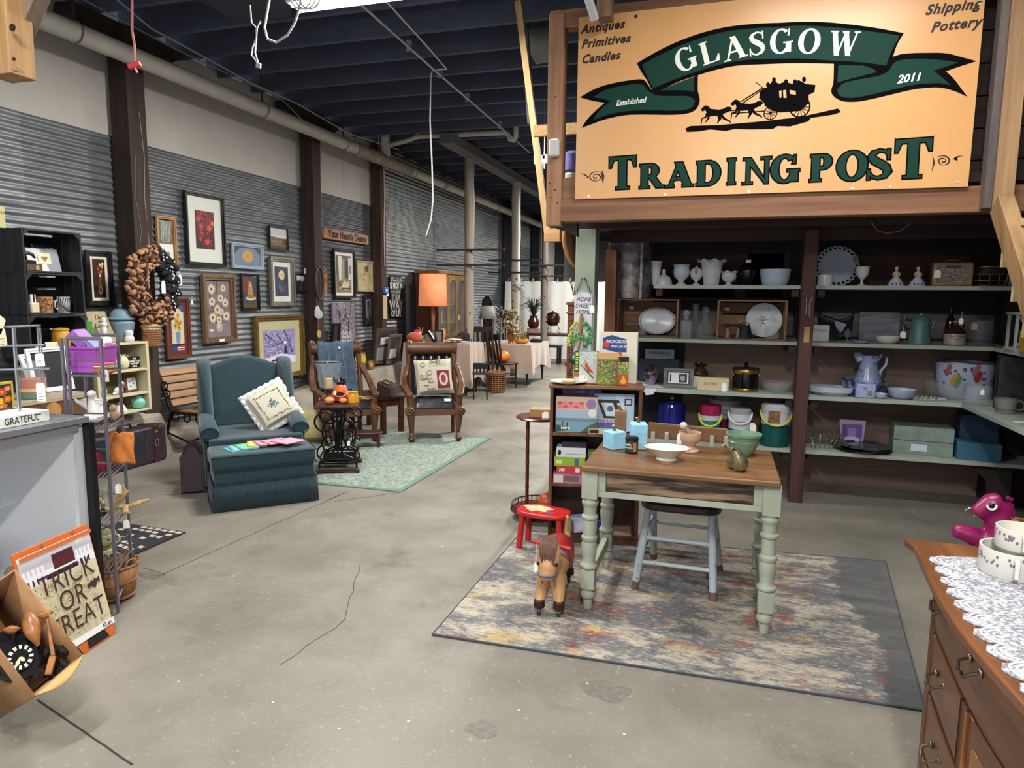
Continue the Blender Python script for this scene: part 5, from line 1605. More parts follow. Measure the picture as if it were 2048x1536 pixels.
b.flat([(-.04,.01),(-.02,.012),(-.01,.02),(0,.012),(.01,.02),(.02,.012),(.04,.018),(.035,-.012),(.02,-.004),(0,-.025),(-.02,-.006),(-.036,-.012)],0)
b.ob('bat_print',TC,tt,flat_=True)
b=MB(k0@T(.055,.25,.016))
b.flat([(-.03,.01),(.0,.02),(.02,.012),(.03,.02),(.025,-.012),(0,-.022),(-.025,-.012)],0)
b.ob('bat_print',TC,tt,flat_=True)
text('42 pc',.026,INK,tt,k0@T(.35,.075,.016))
b=MB(k0)
for poly in([(.02,.006),(.12,.006),(.12,.055),(.02,.055)],[(.15,.006),(.2,.006),(.18,.05)],[(.235,.01),(.36,.01),(.34,.055),(.235,.055)]):
 b.flat(poly,.0012)
b.ob('window_print',mat('17161a',.5),tt,flat_=True,label='dark windows printed on the orange base')
for x in(.14,.31):
 MB(k0).prism(ell(x,.535,.008,.008,10),.003).ob('rivet',mat('b98b5c',.4,.6),tt)
price_tag(A0-d*.15+k0@Vector((.335,.50,.004))-tt.location,math.atan2(d.y,d.x),.05,.06,tt,0)
CB=mat('8a6444',.8,0,'a07a55',12,.05)
p1,p2,p3=fy(30,1140,1.80),fy(165,1312,1.80),fy(70,1392,1.62)
p4=p1+p3-p2
D=fy(-75,1482,1.72)-p3
D=D.normalized()*.30
bxx=thing('cardboard_box','tipped open cardboard box holding black clock parts','box',(0,0,0))
for a,c,lab in((p1,p2,'inner'),(p2,p3,'low'),(p3,p4,'near'),(p4,p1,'back')):
 b=MB()
 b.add([a,c,c+D,a+D],[(0,1,2,3)])
 b.ob('wall_panel',CB,bxx,solid=.006)
b=MB()
b.add([p1+D,p2+D,p3+D,p4+D],[(0,1,2,3)])
b.ob('bottom',CB,bxx,solid=.006)
nb=(p2-p1).cross(p3-p2).normalized()
if nb.dot(EYE-p2)<0:
 nb=-nb
m3=(p2+p3)/2+nb*.0
b=MB()
b.grid(lambda u_,v_:p2.lerp(p3,u_)+(m3-(p1+p4)/2).normalized()*(.035*math.sin(PI*u_)*v_)+nb*.01*v_,10,2)
b.ob('lip_flap',mat('b3935c',.8),bxx,solid=.004,label='curled yellowish flap')
cu_,cv_=(p2-p1).normalized(),(p3-p2).normalized()
kc=Matrix((cu_,-cv_,nb)).transposed().to_4x4()
cq=thing('cuckoo_clock','black carved cuckoo clock with white numerals lying in the cardboard box','clock',(p1*.42+p2*.15+p3*.43)-nb*.07)
BC=mat('0e0e10',.25)
def px2loc(u,v,h=0):
 """point of the clock plane seen at a pixel, in clock coordinates"""
 d_=ray(u,v)
 o_=cq.location+nb*h
 s_=(o_-EYE).dot(nb)/d_.dot(nb)
 return EYE+d_*s_-cq.location
ctrd=px2loc(40,1316,.02)
rdl=K(cq.location)*23
b=MB(Matrix.Translation(px2loc(30,1312,0))@kc)
b.prism(ell(0,0,.1,.085,20),.018)
b.ob('case',BC,cq,.005)
dial=MB(Matrix.Translation(ctrd)@kc).prism(ell(0,0,rdl*1.12,rdl*1.12,32),.006).ob('dial',BC,cq,.001)
rt=rad(-32)
b=MB(Matrix.Translation(ctrd+nb*.007)@kc)
b2=MB(Matrix.Translation(ctrd+nb*.0075)@kc)
for i in range(12):
 a=2*PI*i/12+rt
 for kx in((-.07,0,.07)if i%3 else(-.05,.05)):
  c,s=math.cos(a+kx),math.sin(a+kx)
  w_=.0022
  b.flat([(rdl*.68*c-s*w_,rdl*.68*s+c*w_),(rdl*.68*c+s*w_,rdl*.68*s-c*w_),(rdl*1.0*c+s*w_*1.3,rdl*1.0*s-c*w_*1.3),(rdl*1.0*c-s*w_*1.3,rdl*1.0*s+c*w_*1.3)],0)
b.ob('numerals',mat('d9d9cf',.5),dial,flat_=True)
for a,l_ in((-1.0,.85),(.15,.5)):
 c,s=math.cos(a),math.sin(a)
 b2.flat([(-s*.003,c*.003),(s*.003,-c*.003),(rdl*l_*.6*c+s*.007,rdl*l_*.6*s-c*.007),(rdl*l_*c,rdl*l_*s),(rdl*l_*.6*c-s*.007,rdl*l_*.6*s+c*.007)],0)
b2.ob('hands',mat('cfc79a',.5),dial,flat_=True)
LEAF=mat('1b1a1c',.2)
for(u,v,a,l_)in((120,1300,.5,.11),(112,1325,-.6,.12),(100,1335,-1.4,.13),(128,1322,.1,.09),(118,1318,2.6,.09),(95,1318,2.0,.09),(30,1285,2.4,.1),(105,1345,-2.0,.11),(130,1335,-.7,.08)):
 l_*=.6
 o_=px2loc(u*.93,v-6,.02)
 b=MB(Matrix.Translation(o_)@kc@rotm(0,.15,a))
 b.grid(lambda s,q:(l_*s,.03*math.sin(PI*min(1,s*.9+.1))*(q-.5)*(1+.25*math.sin(s*22)),.012*math.sin(PI*s)-.02*abs(q-.5)),12,4)
 b.ob('carved_leaf',LEAF,cq,solid=.003)
bd=thing('carved_bird','brown carved wooden bird head with leaf ears in the cardboard box','carving',cq.location+px2loc(62,1255,.04))
WDB=wood('6a3f22','a5703f',0,16,.35,.1)
b=MB(kc@rotm(0,0,-.3))
b.ball((0,0,.01),(.055,.03,.03),16,10)
b.tube([(.04,0,.012),(.075,.004,.006)],[.02,.006],10)
b.ob('head',WDB,bd)
for o_,a in(((-.005,.045,.02),1.2),((-.03,-.05,.01),-2.2)):
 b=MB(kc@T(*o_)@rotm(0,0,a))
 b.grid(lambda s,q:(-.02+.055*s,.028*math.sin(PI*s)*(q-.5),.01*math.sin(PI*q)),8,4)
 b.ob('ear',WDB,bd,solid=.004)
rf_=thing('carved_rifle','brown carved wooden rifle piece lying over the clock leaves','carving',cq.location+px2loc(106,1315,.055))
q0,q1,q2=px2loc(94,1238,.06)+cq.location-rf_.location,px2loc(106,1312,.06)+cq.location-rf_.location,px2loc(96,1350,.05)+cq.location-rf_.location
MB().tube([q0,q0.lerp(q1,.5),q1],[.003,.006,.007],8).ob('barrel',WDB,rf_)
MB().bar(q1,q2,.022,.012).ob('stock',WDB,rf_,.003)
# ================================================================ seating group
TEAL=mat('172c33',.95,0,'243f47',90,.25,sheen=.2)
TEAL2=mat('14262d',.95,0,'1f373f',90,.25,st=(1,1,.15),sheen=.1)
def L2W(o,th):
 c,s=math.cos(th),math.sin(th)
 return lambda x,y,z=0:Vector((o[0]+x*c-y*s,o[1]+x*s+y*c,z))
def cushion(b,w_,d_,h_,c=(0,0,0),n=14,puff=.35,rot=None):
 """a pillow shape: thick in the middle, thin at its seams"""
 k=b.m
 b.m=k@T(*c)@(rot or Matrix())
 for s in(1,-1):
  def fn(u,v):
   x,y=u*2-1,v*2-1
   e=max(0,(1-x**4)*(1-y**4))**puff
   pin=1-.06*(1-abs(y))*0
   return(x*w_/2*(1-.05*(1-y*y)),y*d_/2*(1-.05*(1-x*x)),s*h_/2*e)
  if s==1:
   b.grid(fn,n,n)
  else:
   b.grid(lambda u,v:fn(1-u,v),n,n)
 b.m=k
 return b
TH=rad(45)
wc=thing('wing_chair','dark teal upholstered wing armchair with a crochet cushion on its seat','armchair',(-3.58,4.63,0),TH)
b=MB()
b.box(-.33,.33,.0,.70,.07,.33)
b.ob('seat_base',TEAL,wc,.02,seg=3)
b=MB()
b.prism([(-.33,.02),(-.36,-.0),(-.36,-.06),(.36,-.06),(.36,.0),(.33,.02),(.30,.62),(-.30,.62)],.13,.335)
b.ob('seat_cushion',TEAL,wc,.035,seg=4,label='thick loose seat cushion')
b=MB(T(0,.56,.44)@rotm(rad(-11))@rotm(PI/2))
top=[(-.30,.56),(-.24,.575),(-.14,.615),(-.05,.645),(.05,.645),(.14,.615),(.24,.575),(.30,.56)]
b.prism([(.30,0),(.30,.5)]+top[::-1]+[(-.30,.5),(-.30,0)],.16,-.16)
b.ob('backrest',TEAL,wc,.04,seg=4)
for s in(-1,1):
 b=MB()
 for i in range(1):
  pts=[(s*.335,.60,.52),(s*.345,.60,.70),(s*.345,.63,.86),(s*.34,.66,.97)]
  rr=[.06,.075,.08,.07]
  vv,ff=[],[]
  n=16
  prof=[(.50,.30,.60),(.62,.30,.78),(.74,.33,.80),(.86,.37,.80),(.96,.42,.82),(1.02,.48,.80),(1.045,.58,.76)]
  for z,ya,yb in prof:
   for k in range(n):
    a=2*PI*k/n
    ym,yr=(ya+yb)/2,(yb-ya)/2
    vv.append((s*.335+.055*math.cos(a),ym+yr*math.copysign(abs(math.sin(a))**.7,math.sin(a)),z))
  for j in range(len(prof)-1):
   for k in range(n):
    q=(k+1)%n
    ff.append((j*n+k,j*n+q,(j+1)*n+q,(j+1)*n+k)if s else None)
  ff+=[tuple(range(n-1,-1,-1)),tuple((len(prof)-1)*n+k for k in range(n))]
  b.add(vv,ff)
 b.ob('wing',TEAL,wc,.012)
 b=MB()
 b.box(s*.345-.045,s*.345+.045,.05,.62,.07,.50)
 b.ob('arm_panel',TEAL,wc,.02,seg=3)
 vv,ff=[],[]
 n=14
 prof=[(-.01,.525,.085,.05),(.03,.535,.105,.062),(.15,.55,.1,.065),(.35,.58,.085,.07),(.55,.62,.07,.07),(.64,.63,.06,.07)]
 for y,z,rx_,rz_ in prof:
  for k in range(n):
   a=2*PI*k/n
   vv.append((s*(.35)+.72*rx_*math.cos(a),y,z-.02+rz_*math.sin(a)*(1 if math.sin(a)>0 else .8)))
 for j in range(len(prof)-1):
  for k in range(n):
   q=(k+1)%n
   ff.append((j*n+k,j*n+q,(j+1)*n+q,(j+1)*n+k))
 ff+=[tuple(range(n-1,-1,-1)),tuple((len(prof)-1)*n+k for k in range(n))]
 b.add(vv,ff)
 b.ob('arm',TEAL,wc)
 MB().ring((s*.35,-.012,.503),.064,.005,22,6,1,1.0,.76).ob('piping',mat('16282f',.9),wc)
 MB().cyl((s*.32,.05,.07),(s*.32,.05,0),.022,10,.016).ob('leg',wood('2a1710','40241a',2),wc)
 MB().cyl((s*.3,.62,.07),(s*.3,.66,0),.022,10,.016).ob('leg',wood('2a1710','40241a',2),wc)
ot=thing('ottoman','teal upholstered footstool with skirt in front of the wing chair','ottoman',(-3.245,4.29,0),TH)
ow,od=.755,.41
b=MB()
b.box(-ow/2+.015,ow/2-.015,.015,od-.015,.20,.33)
b.ob('body',TEAL,ot,.015)
b=MB()
b.box(-ow/2,ow/2,0,od,.31,.425)
b.ob('top_cushion',TEAL,ot,.03,seg=4)
b=MB()
pts=[]
for(x0,y0,x1,y1)in((-ow/2,0,ow/2,0),(ow/2,0,ow/2,od),(ow/2,od,-ow/2,od),(-ow/2,od,-ow/2,0)):
 for i in range(10):
  pts.append((x0+(x1-x0)*i/10,y0+(y1-y0)*i/10))
n=len(pts)
vv=[(x,y,.21)for x,y in pts]+[(x*1.02,(y-od/2)*1.03+od/2,.005)for x,y in pts]
b.add(vv,[(i,n+i,n+(i+1)%n,(i+1)%n)for i in range(n)])
b.ob('skirt',TEAL2,ot,solid=.008)
b=MB()
for z in(.205,.315,.412):
 b.tube([(-ow/2,-.004,z),(ow/2,-.004,z),(ow/2+.004,0,z),(ow/2+.004,od,z)],.005,6)
b.ob('piping',mat('14262c',.9),ot)
W2=L2W((-3.245,4.29),TH)
for i,(c,x,y,r_,cc)in enumerate((('6b9fac',-.16,.20,.3,'4f8a9c'),('86b0b8',-.13,.21,.1,'5d97a6'),('7fae90',-.08,.22,.2,'5aa57c'),('cdbf6c',.0,.26,-.1,'b3a44c'),('c498a2',.06,.24,.15,'a8627d'),('c8a2aa',.12,.23,.3,'a8627d'),('c8b4b2',.2,.17,.5,'a8527a'))):
 p=W2(x,y)
 t=thing('wash_cloth',['blue crocheted cloth lowest in the fan on the ottoman','pale blue crocheted cloth second in the fan on the ottoman','green crocheted cloth in the fan on the ottoman','yellow crocheted cloth in the fan on the ottoman','pink crocheted cloth next to the yellow one on the ottoman','second pink crocheted cloth in the fan on the ottoman','pale pink edged cloth topmost of the fan on the ottoman'][i],'cloth',(p.x,p.y,.427+.0055*i),TH+r_,'crocheted cloths on the ottoman')
 b=MB()
 b.grid(lambda u,v:((u-.5)*.19,(v-.5)*.19,.003*math.sin(9*u+i)*math.sin(7*v)),8,8)
 b.ob('cloth',mat(c,.95,0,cc,90,.3),t,solid=.004)
 MB().ring((0,0,0),.133,.004,4,6,a0=0).ob('edging',mat(cc,.95),t).rotation_euler=(0,0,PI/4)
W1=L2W((-3.58,4.63),TH)
p=W1(.17,.30)
t=thing('crochet_cushion','cream cushion with white crochet ruffle and a blue flower motif','cushion',(p.x,p.y,.655),TH)
RT=rotm(rad(62),rad(0),0)@rotm(0,0,rad(27))
cushion(MB(RT),.34,.34,.13).ob('cover',mat('a8a594',.95,0,'b5b2a4',40,.2),t)
b=MB(RT)
n=96
vv=[]
for i in range(n):
 q=4*i/n
 s_,f_=int(q)%4,q-int(q)
 cs=[(-1,-1),(1,-1),(1,1),(-1,1)]
 a,c=cs[s_],cs[(s_+1)%4]
 x,y=a[0]+(c[0]-a[0])*f_,a[1]+(c[1]-a[1])*f_
 zig=.011*math.sin(i*1.7)
 vv+=[(x*.155,y*.155,.004),(x*.155*(1.28+.02*math.sin(i*2.1)),y*.155*(1.28+.02*math.cos(i*1.9)),zig)]
b.add(vv,[(2*i,2*((i+1)%n),2*((i+1)%n)+1,2*i+1)for i in range(n)])
b.ob('ruffle',mat('c0c0be',.95),t,solid=.003)
b=MB(RT)
b2=MB(RT)
random.seed(2)
hz_=lambda x,y:.065*(max(0,(1-(x/.17)**4)*(1-(y/.17)**4)))**.35+.0015
for i in range(60):
 q=4*i/60
 s_,f_=int(q)%4,q-int(q)
 a,c=cs[s_],cs[(s_+1)%4]
 x,y=(a[0]+(c[0]-a[0])*f_)*.105,(a[1]+(c[1]-a[1])*f_)*.105
 x+=random.uniform(-.006,.006)
 y+=random.uniform(-.006,.006)
 b.ball((x,y,hz_(x,y)),(.0055,.0055,.0025),6,4)
for i in range(40):
 a,r_=random.uniform(0,2*PI),random.uniform(0,.045)
 x,y=r_*math.cos(a),r_*math.sin(a)
 (b2 if i%3 else b).ball((x,y,hz_(x,y)),(.007,.007,.0025),6,4)
b.ob('embroidery',mat('4a4d2c',.9),t,label='olive embroidered leaf border')
b2.ob('embroidery',mat('4d7182',.9),t,label='blue embroidered flower')
a,c=fl(362,990),fl(413,986)
th=math.atan2(c.y-a.y,c.x-a.x)
t=thing('magazine_rack','dark brown scalloped wooden magazine rack beside the ottoman','magazine rack',(a.x,a.y,0),th)
MW=wood('1c1116','33202a',2,14,.5,.2)
w_=(c-a).length
for y,tl in((0,.0),(.24,.0)):
 b=MB(T(0,y,0)@rotm(rad(6 if y else 90-84-12))@rotm(PI/2))
 b.prism([(0,.0),(w_*.1,.02),(w_*.9,.02),(w_,.0),(w_*.93,.17),(w_*1.0,.24),(w_*1.02,.30),(w_*.93,.325),(w_*.78,.32),(w_*.68,.37),(w_*.6,.385),(w_*.4,.385),(w_*.32,.37),(w_*.22,.32),(w_*.07,.325),(w_*-.02,.30),(w_*0,.24),(w_*.07,.17)],.014,0)
 b.ob('side_panel',MW,t,.003)
MB().box(.005,w_-.005,.0,.24,.03,.045).ob('bottom',MW,t)
for x in(.004,w_-.016):
 MB().box(x,x+.012,.0,.24,.045,.22).ob('end_rail',MW,t)
MB(T(0,.11,0)@rotm(PI/2)).prism([(.01,.045),(w_-.01,.045),(w_-.02,.36),(w_*.6,.42),(w_*.4,.42),(.02,.36)],.01).ob('divider',MW,t,.002)
bt=thing('garden_bench','slatted wood garden bench with black iron ends behind the wing chair','bench',(-5.16,6.06,0),PI/2-rad(3))
SW=wood('6d4728','a3753f',0,14,.45,.15)
for i in range(5):
 z=.50+.075*i
 MB().cb((0,.12+.035*i,z),(1.02,.02,.07),(rad(-22),0,0)).ob('back_slat',SW,bt,.004)
for i in range(4):
 MB().cb((0,-.32+.1*i,.42+.0*i),(1.02,.085,.022)).ob('seat_slat',SW,bt,.004)
IRN=mat('0d0d0f',.45,.6)
for x in(-.535,.535):
 b=MB()
 b.tube([(x,-.36,.0),(x,-.33,.2),(x,-.34,.41),(x,.1,.41),(x,.16,.55),(x,.28,.86)],.015,8)
 b.tube([(x,.24,0),(x,.17,.2),(x,.1,.41)],.015,8)
 b.tube([(x,-.33,.2),(x,-.1,.12),(x,.17,.2)],.010,8)
 for c in((x,.05,.365),(x,-.1,.365),(x,-.25,.365),(x,.175,.68),(x,.145,.60)):
  b.ring(c,.04,.007,14,6,0)
 b.ob('iron_end',IRN,bt)
t=thing('folded_jeans','crumpled blue jeans on the garden bench seat','jeans',(-4.99,5.78,.47))
b=MB()
for i in range(6):
 b.ball((random.uniform(-.05,.05),random.uniform(-.1,.1),.02+.022*i),(.09,.12,.03),14,8,lambda a,q:1+.12*math.sin(3*a+2*i)+.08*math.sin(7*a))
b.ob('denim',mat('26354f',.95,0,'6c7e9a',16,.3),t)
t=lathe_thing('wooden_plate','round wooden plate under the jeans on the garden bench','plate',(-4.99,5.78,.434),[(.12,0),(.15,.008),(.155,.028),(.14,.03),(0,.032)],wood('5c3c22','84602f',0,16),n=28)
t=thing('leaning_frame','light wood picture frame leaning on the garden bench seat','frame',(-5.08,6.1,.434),rad(-25))
t.rotation_euler=(0,-.35,rad(-25))
fbars(MB(LEFTW),.26,.36,.03,.02).ob('frame',wood('7d5531','a87d4e',2,18),t,.002)
MB(LEFTW).box(-.1,.1,.03,.33,0,.006).ob('print',mat('c3c1ba',.6),t)
OW=wood('3a2115','65422b',2,14,.4,.2)
OWx=wood('412717','704a31',0,14,.4,.2,.22)
LEA=mat('17191f',.3,0,'24272f',18,.2)
def carved_chair(name,label,loc,th):
 t=thing(name,label,'armchair',loc,th)
 hw=.29
 for s in(-1,1):
  x=s*(hw-.03)
  MB().tube([(x,.03,.40),(x*1.0,.02,.34),(x*1.02,.0,.26),(x,.01,.16),(x*.98,.02,.09),(x*1.0,-.005,.05)],[.045,.05,.042,.032,.024,.03],12).ob('front_leg',OW,t)
  MB().ball((x,-.02,.035),(.04,.055,.03),12,8).ob('paw_foot',OW,t)
  b=MB()
  b.tube([(x+s*.02+.045*(1-i/22)*math.cos(i*.52)*1.0,-.035-.008*(i/22),.335+.045*(1-i/22)*math.sin(i*.52))for i in range(20)],.012,7)
  b.cyl((x+s*.02,.02,.335),(x+s*.02,-.03,.335),.055,16)
  b.ob('scroll',OWx,t)
  MB().bar((s*.24,.50,0),(s*.24,.50,.36),.04,.04).ob('back_leg',OW,t,.004)
  MB().cyl((x,-.02,.0),(x,-.02,.012),.012,8).ob('caster',mat('1a1a1c',.4,.6),t)
  MB().tube([(s*.255,.50,.34),(s*.262,.52,.55),(s*.265,.56,.78),(s*.268,.61,.95),(s*.268,.63,1.06)],[.032,.03,.028,.036,.038],10).ob('back_stile',OW,t)
  b=MB()
  pts=[(s*.27,.56,.80),(s*.30,.50,.74),(s*.325,.40,.64),(s*.325,.28,.565),(s*.30,.14,.535),(s*.285,.03,.525),(s*.28,-.01,.51)]
  for p_,q_ in zip(pts,pts[1:]):
   pass
  vv,ff=[],[]
  for i,p_ in enumerate(pts):
   w_=.028 if i<3 else .036
   h_=.03 if i<3 else .022
   vv+=[(p_[0]-w_,p_[1],p_[2]-h_),(p_[0]+w_,p_[1],p_[2]-h_),(p_[0]+w_,p_[1],p_[2]+h_),(p_[0]-w_,p_[1],p_[2]+h_)]
  for j in range(len(pts)-1):
   for k_ in range(4):
    q_=(k_+1)%4
    ff.append((4*j+k_,4*(j+1)+k_,4*(j+1)+q_,4*j+q_))
  ff+=[(0,1,2,3),tuple(4*(len(pts)-1)+k_ for k_ in(3,2,1,0))]
  b.add(vv,ff)
  b.ob('arm',OW,t,.012,seg=3)
  MB().tube([(x*1.02,.04,.40),(x*1.06,.03,.5)],[.042,.034],12).ob('arm_post',OW,t)
 MB().box(-hw+.05,hw-.05,.0,.04,.285,.36).ob('front_rail',OWx,t,.006)
 for s in(-1,1):
  MB().box(s*.25-.02,s*.25+.02,.04,.5,.285,.36).ob('side_rail',OW,t,.004)
 MB().box(-.24,.24,.48,.52,.285,.36).ob('back_rail',OWx,t,.004)
 b=MB()
 b.grid(lambda u,v:((u-.5)*.47,-.005+.48*v,.375+.075*max(0,(1-(2*u-1)**6)*(1-(2*v-1)**6))**.4+.004*math.sin(14*u)*math.sin(9*v)),20,16)
 b.box(-.235,.235,.0,.475,.355,.38)
 b.ob('seat',LEA,t,label='black leather seat')
 kk_=T(0,.545,.42)@rotm(rad(-13))
 b=MB(kk_)
 b.grid(lambda u,v:((u-.5)*.47,-.03-.035*abs(math.sin(5*PI*u))**.6*min(1,6*(1-v)+.15)*min(1,6*v+.2),.02+.50*v),50,10)
 b.box(-.235,.235,-.03,.01,.02,.52)
 b.ob('back_cushion',LEA,t,label='black channelled leather back')
 b=MB()
 b.tube([(-.25,.615,.985),(.25,.615,.985)],.068,20)
 b.ob('crest_roll',OWx,t)
 for s in(-1,1):
  b=MB()
  b.tube([(s*.25,.60,.90),(s*.262,.60,.985),(s*.262,.635,1.055),(s*.262,.68,1.04)],[.03,.045,.04,.03],10)
  b.cyl((s*.245,.615,.985),(s*.285,.615,.985),.075,18)
  b.ob('crest_end',OW,t)
 return t
cc1=carved_chair('carved_armchair','carved oak armchair with black leather seat and a postal print pillow',(-2.985,6.90,0.009),rad(27))
cc2=dup(cc1,(-3.80,6.50,0.009),rad(46),'carved oak armchair draped with denim overalls behind the sewing table')
W3=L2W((-2.985,6.90),rad(27))
p=W3(.01,.36)
t=thing('print_pillow','linen pillow printed with postmarks and a dark red stamp','pillow',(p.x,p.y,.685),rad(27))
RP=rotm(rad(66))@rotm(0,0,rad(4))
cushion(MB(RP),.43,.43,.15).ob('cover',mat('a9a28f',.95,0,'bdb6a3',60,.2),t)
hz2=lambda x,y:.075*(max(0,(1-(x/.215)**4)*(1-(y/.215)**4)))**.35+.002
def onpil(x,y):return RP@Vector((x,y,hz2(x,y)))
RED_=mat('6d1f2c',.9)
b=MB(RP)
x0,x1,y0,y1=.03,.17,-.16,.05
b.grid(lambda u,v:(x0+(x1-x0)*u,y0+(y1-y0)*v,hz2(x0+(x1-x0)*u,y0+(y1-y0)*v)+.001),8,8)
b.ob('stamp_print',RED_,t,label='dark red printed stamp')
b=MB(RP)
b.grid(lambda u,v:(.1+.052*math.cos(2*PI*u)*v,-.055+.08*math.sin(2*PI*u)*v,hz2(.1+.052*math.cos(2*PI*u)*v,-.055+.08*math.sin(2*PI*u)*v)+.0022),20,4)
b.ob('stamp_oval',mat('b8a79c',.9),t)
b=MB(RP)
b.grid(lambda u,v:(.1+.028*math.cos(2*PI*u)*v,-.05+.05*math.sin(2*PI*u)*v,hz2(.1,-.05)+.0034),14,3)
b.ob('stamp_portrait',mat('7d3440',.9),t)
PI_=mat('3a3a3c',.9)
b=MB()
for(cx_,cy_,r_)in((-.12,.13,.03),(-.05,.03,.032),(.06,.15,.026)):
 for q in(1,.75):
  b.tube([onpil(cx_+r_*q*math.cos(a*PI/8),cy_+r_*q*math.sin(a*PI/8))for a in range(16)],.0013,4,True)
for j in range(4):
 b.tube([onpil(-.17+i*.012,.005-j*.016+.006*math.sin(i*.9))for i in range(10)],.0013,4)
for j in range(3):
 b.tube([onpil(-.05+i*.012,.175-j*.03+.006*math.sin(i*2.1+j))for i in range(18)],.0012,4)
b.ob('postmark_print',PI_,t,label='grey printed postmarks and handwriting')
for s_,x,y,sz in(('AIR MAIL',-.085,-.045,.034),('Paris',-.04,-.085,.036),('Post',-.1,-.12,.03),('SAVER',-.05,-.165,.03),('Carte',.01,.16,.04)):
 text(s_,sz,PI_,t,RP@T(x,y,hz2(x,y)+.002),off=.0003)
t=thing('blue_note','pale blue paper note on the black leather seat edge','note',W3(.14,.03,.462),rad(30))
MB().cb((0,0,.0),(.07,.05,.002),(.5,0,0)).ob('paper',mat('8fb7c9',.7),t)
W4=L2W((-3.80,6.50),rad(46))
t=thing('denim_overalls','faded denim overalls draped over the back of the carved armchair','overalls',W4(0,0),rad(46))
b=MB()
path=[(.70,.80),(.69,.95),(.66,1.05),(.615,1.075),(.56,1.05),(.535,.95),(.51,.80),(.49,.65),(.465,.55),(.42,.50)]
def dn(u,v):
 q=v*(len(path)-1)
 i=min(int(q),len(path)-2)
 f_=q-i
 y,z=path[i][0]*(1-f_)+path[i+1][0]*f_,path[i][1]*(1-f_)+path[i+1][1]*f_
 w_=.22-.03*v
 return((u-.5)*2*w_+.02*math.sin(v*9),y-.012*math.sin(11*u+4*v)-.01,z+.008*math.sin(13*u+2*v))
b.grid(dn,18,30)
b.ob('denim',mat('2e3c4e',.95,0,'4a5a6c',30,.3),t,solid=.012)
b=MB()
for u in(.3,.5,.7):
 b.tube([Vector(dn(u,v/20))+Vector((0,-.01,.004))for v in range(6,20)],.003,5)
b.ob('stitching',mat('5d7088',.9),t)
price_tag((.02,.50,1.03),0,.02,.025,t,0)
t=thing('denim_overalls','dark denim leg bundle on the seat of the draped armchair','denim',W4(-.02,.3,.45),rad(46))
b=MB()
for i in range(4):
 b.ball((random.uniform(-.06,.06),random.uniform(-.05,.05),.03+.03*i),(.14,.11,.04),14,8,lambda a,q:1+.1*math.sin(4*a+i))
b.ob('denim',mat('1f2d44',.95,0,'324662',24,.3),t)
tt_=rad(26)
WT=L2W((-3.24,5.29),tt_)
st_=thing('sewing_table','old treadle sewing table base with wooden top holding pumpkins','table',(-3.24,5.29,0.009),tt_)
DWD=wood('2a1712','4a2c20',1,14,.35,.1)
MB().box(-.19,.19,-.02,.52,.60,.622).ob('top',DWD,st_,.004)
CI=mat('121214',.4,.5)
for y in(.03,.42):
 b=MB()
 for s in(-1,1):
  b.tube([(s*.02,y,.58),(s*.045,y,.50),(s*.02,y,.36),(s*.012,y,.25),(s*.05,y,.17),(s*.12,y,.135),(s*.16,y,.10)],.010,8)
  b.ring((s*.11,y,.47),.085,.009,22,7,1)
  b.ring((s*.11,y,.19),.07,.008,20,7,1,a0=.3,a1=5.6)
  b.tube([(s*.16,y,.10),(s*.165,y,.06),(s*.165,y,.045)],.009,7)
 b.tube([(-.165,y,.105),(-.08,y,.125),(.08,y,.125),(.165,y,.105)],.009,7)
 b.tube([(-.14,y,.585),(.14,y,.585)],.012,7)
 b.tube([(0,y,.56),(0,y,.13)],.009,7)
 b.ob('iron_side_frame',CI,st_)
 MB(T(0,y,0)@rotm(PI/2)).prism([(-.19,0),(-.15,.012),(.15,.012),(.19,0),(.19,.03),(.15,.048),(-.15,.048),(-.19,.03)],.045,-.0225).ob('wooden_foot',DWD,st_,.003)
b=MB()
for i in range(7):
 x=-.13+i*.043
 b.tube([(x,.2,.40),(x*.9,.23,.26),(x*.8,.3,.2)],.006,6)
b.ring((0,.2,.34),.15,.008,26,7,1)
b.ob('flywheel',CI,st_)
MB().box(-.14,.14,.12,.38,.10,.115).ob('treadle',CI,st_)
MB().tube([(-.16,.03,.14),(-.16,.42,.14)],.008,6).ob('cross_bar',CI,st_)
MB().tube([(.16,.03,.14),(.16,.42,.14)],.008,6).ob('cross_bar',CI,st_)
price_tag((.1,.0,.3),tt_*0,.025,.045,st_,.05)
zt=.632
p=WT(-.10,.36)
t=thing('hurricane_glass','large clear hurricane glass on a foot holding a cream candle','vase',(p.x,p.y,zt))
MB().lathe([(.075,0),(.075,.012),(.03,.03),(.022,.06),(.035,.09),(.05,.10)],24).ob('foot',wood('3b2216','5c3a28',2),t,label='dark turned foot')
MB().lathe([(.045,.1005),(.085,.13),(.10,.2),(.105,.28),(.12,.345),(.13,.36)],28).ob('glass_bowl',glass('dfe9ee',.03,.2),t)
MB().ring((0,0,.36),.13,.005,32,7).ob('glass_rim',mat('2a2d33',.1),t)
o=MB().lathe([(.038,.112),(.038,.20),(.03,.2),(0,.195)],20).ob('candle',mat('b8a470',.5),t,label='cream pillar candle')
p=WT(.02,.24)
ORG=mat('a8461a',.4,0,'c2642a',6)
t=thing('pumpkin_pot','orange ceramic pumpkin pot with gaping mouth and a black figure on top','pumpkin',(p.x,p.y,zt),tt_)
MB().lathe([(.04,0),(.075,.015),(.088,.05),(.075,.085),(.055,.11),(.05,.14),(.03,.16),(0,.165)],28,wob=lambda a,z:.04*math.cos(8*a)).ob('body',ORG,t)
b=MB()
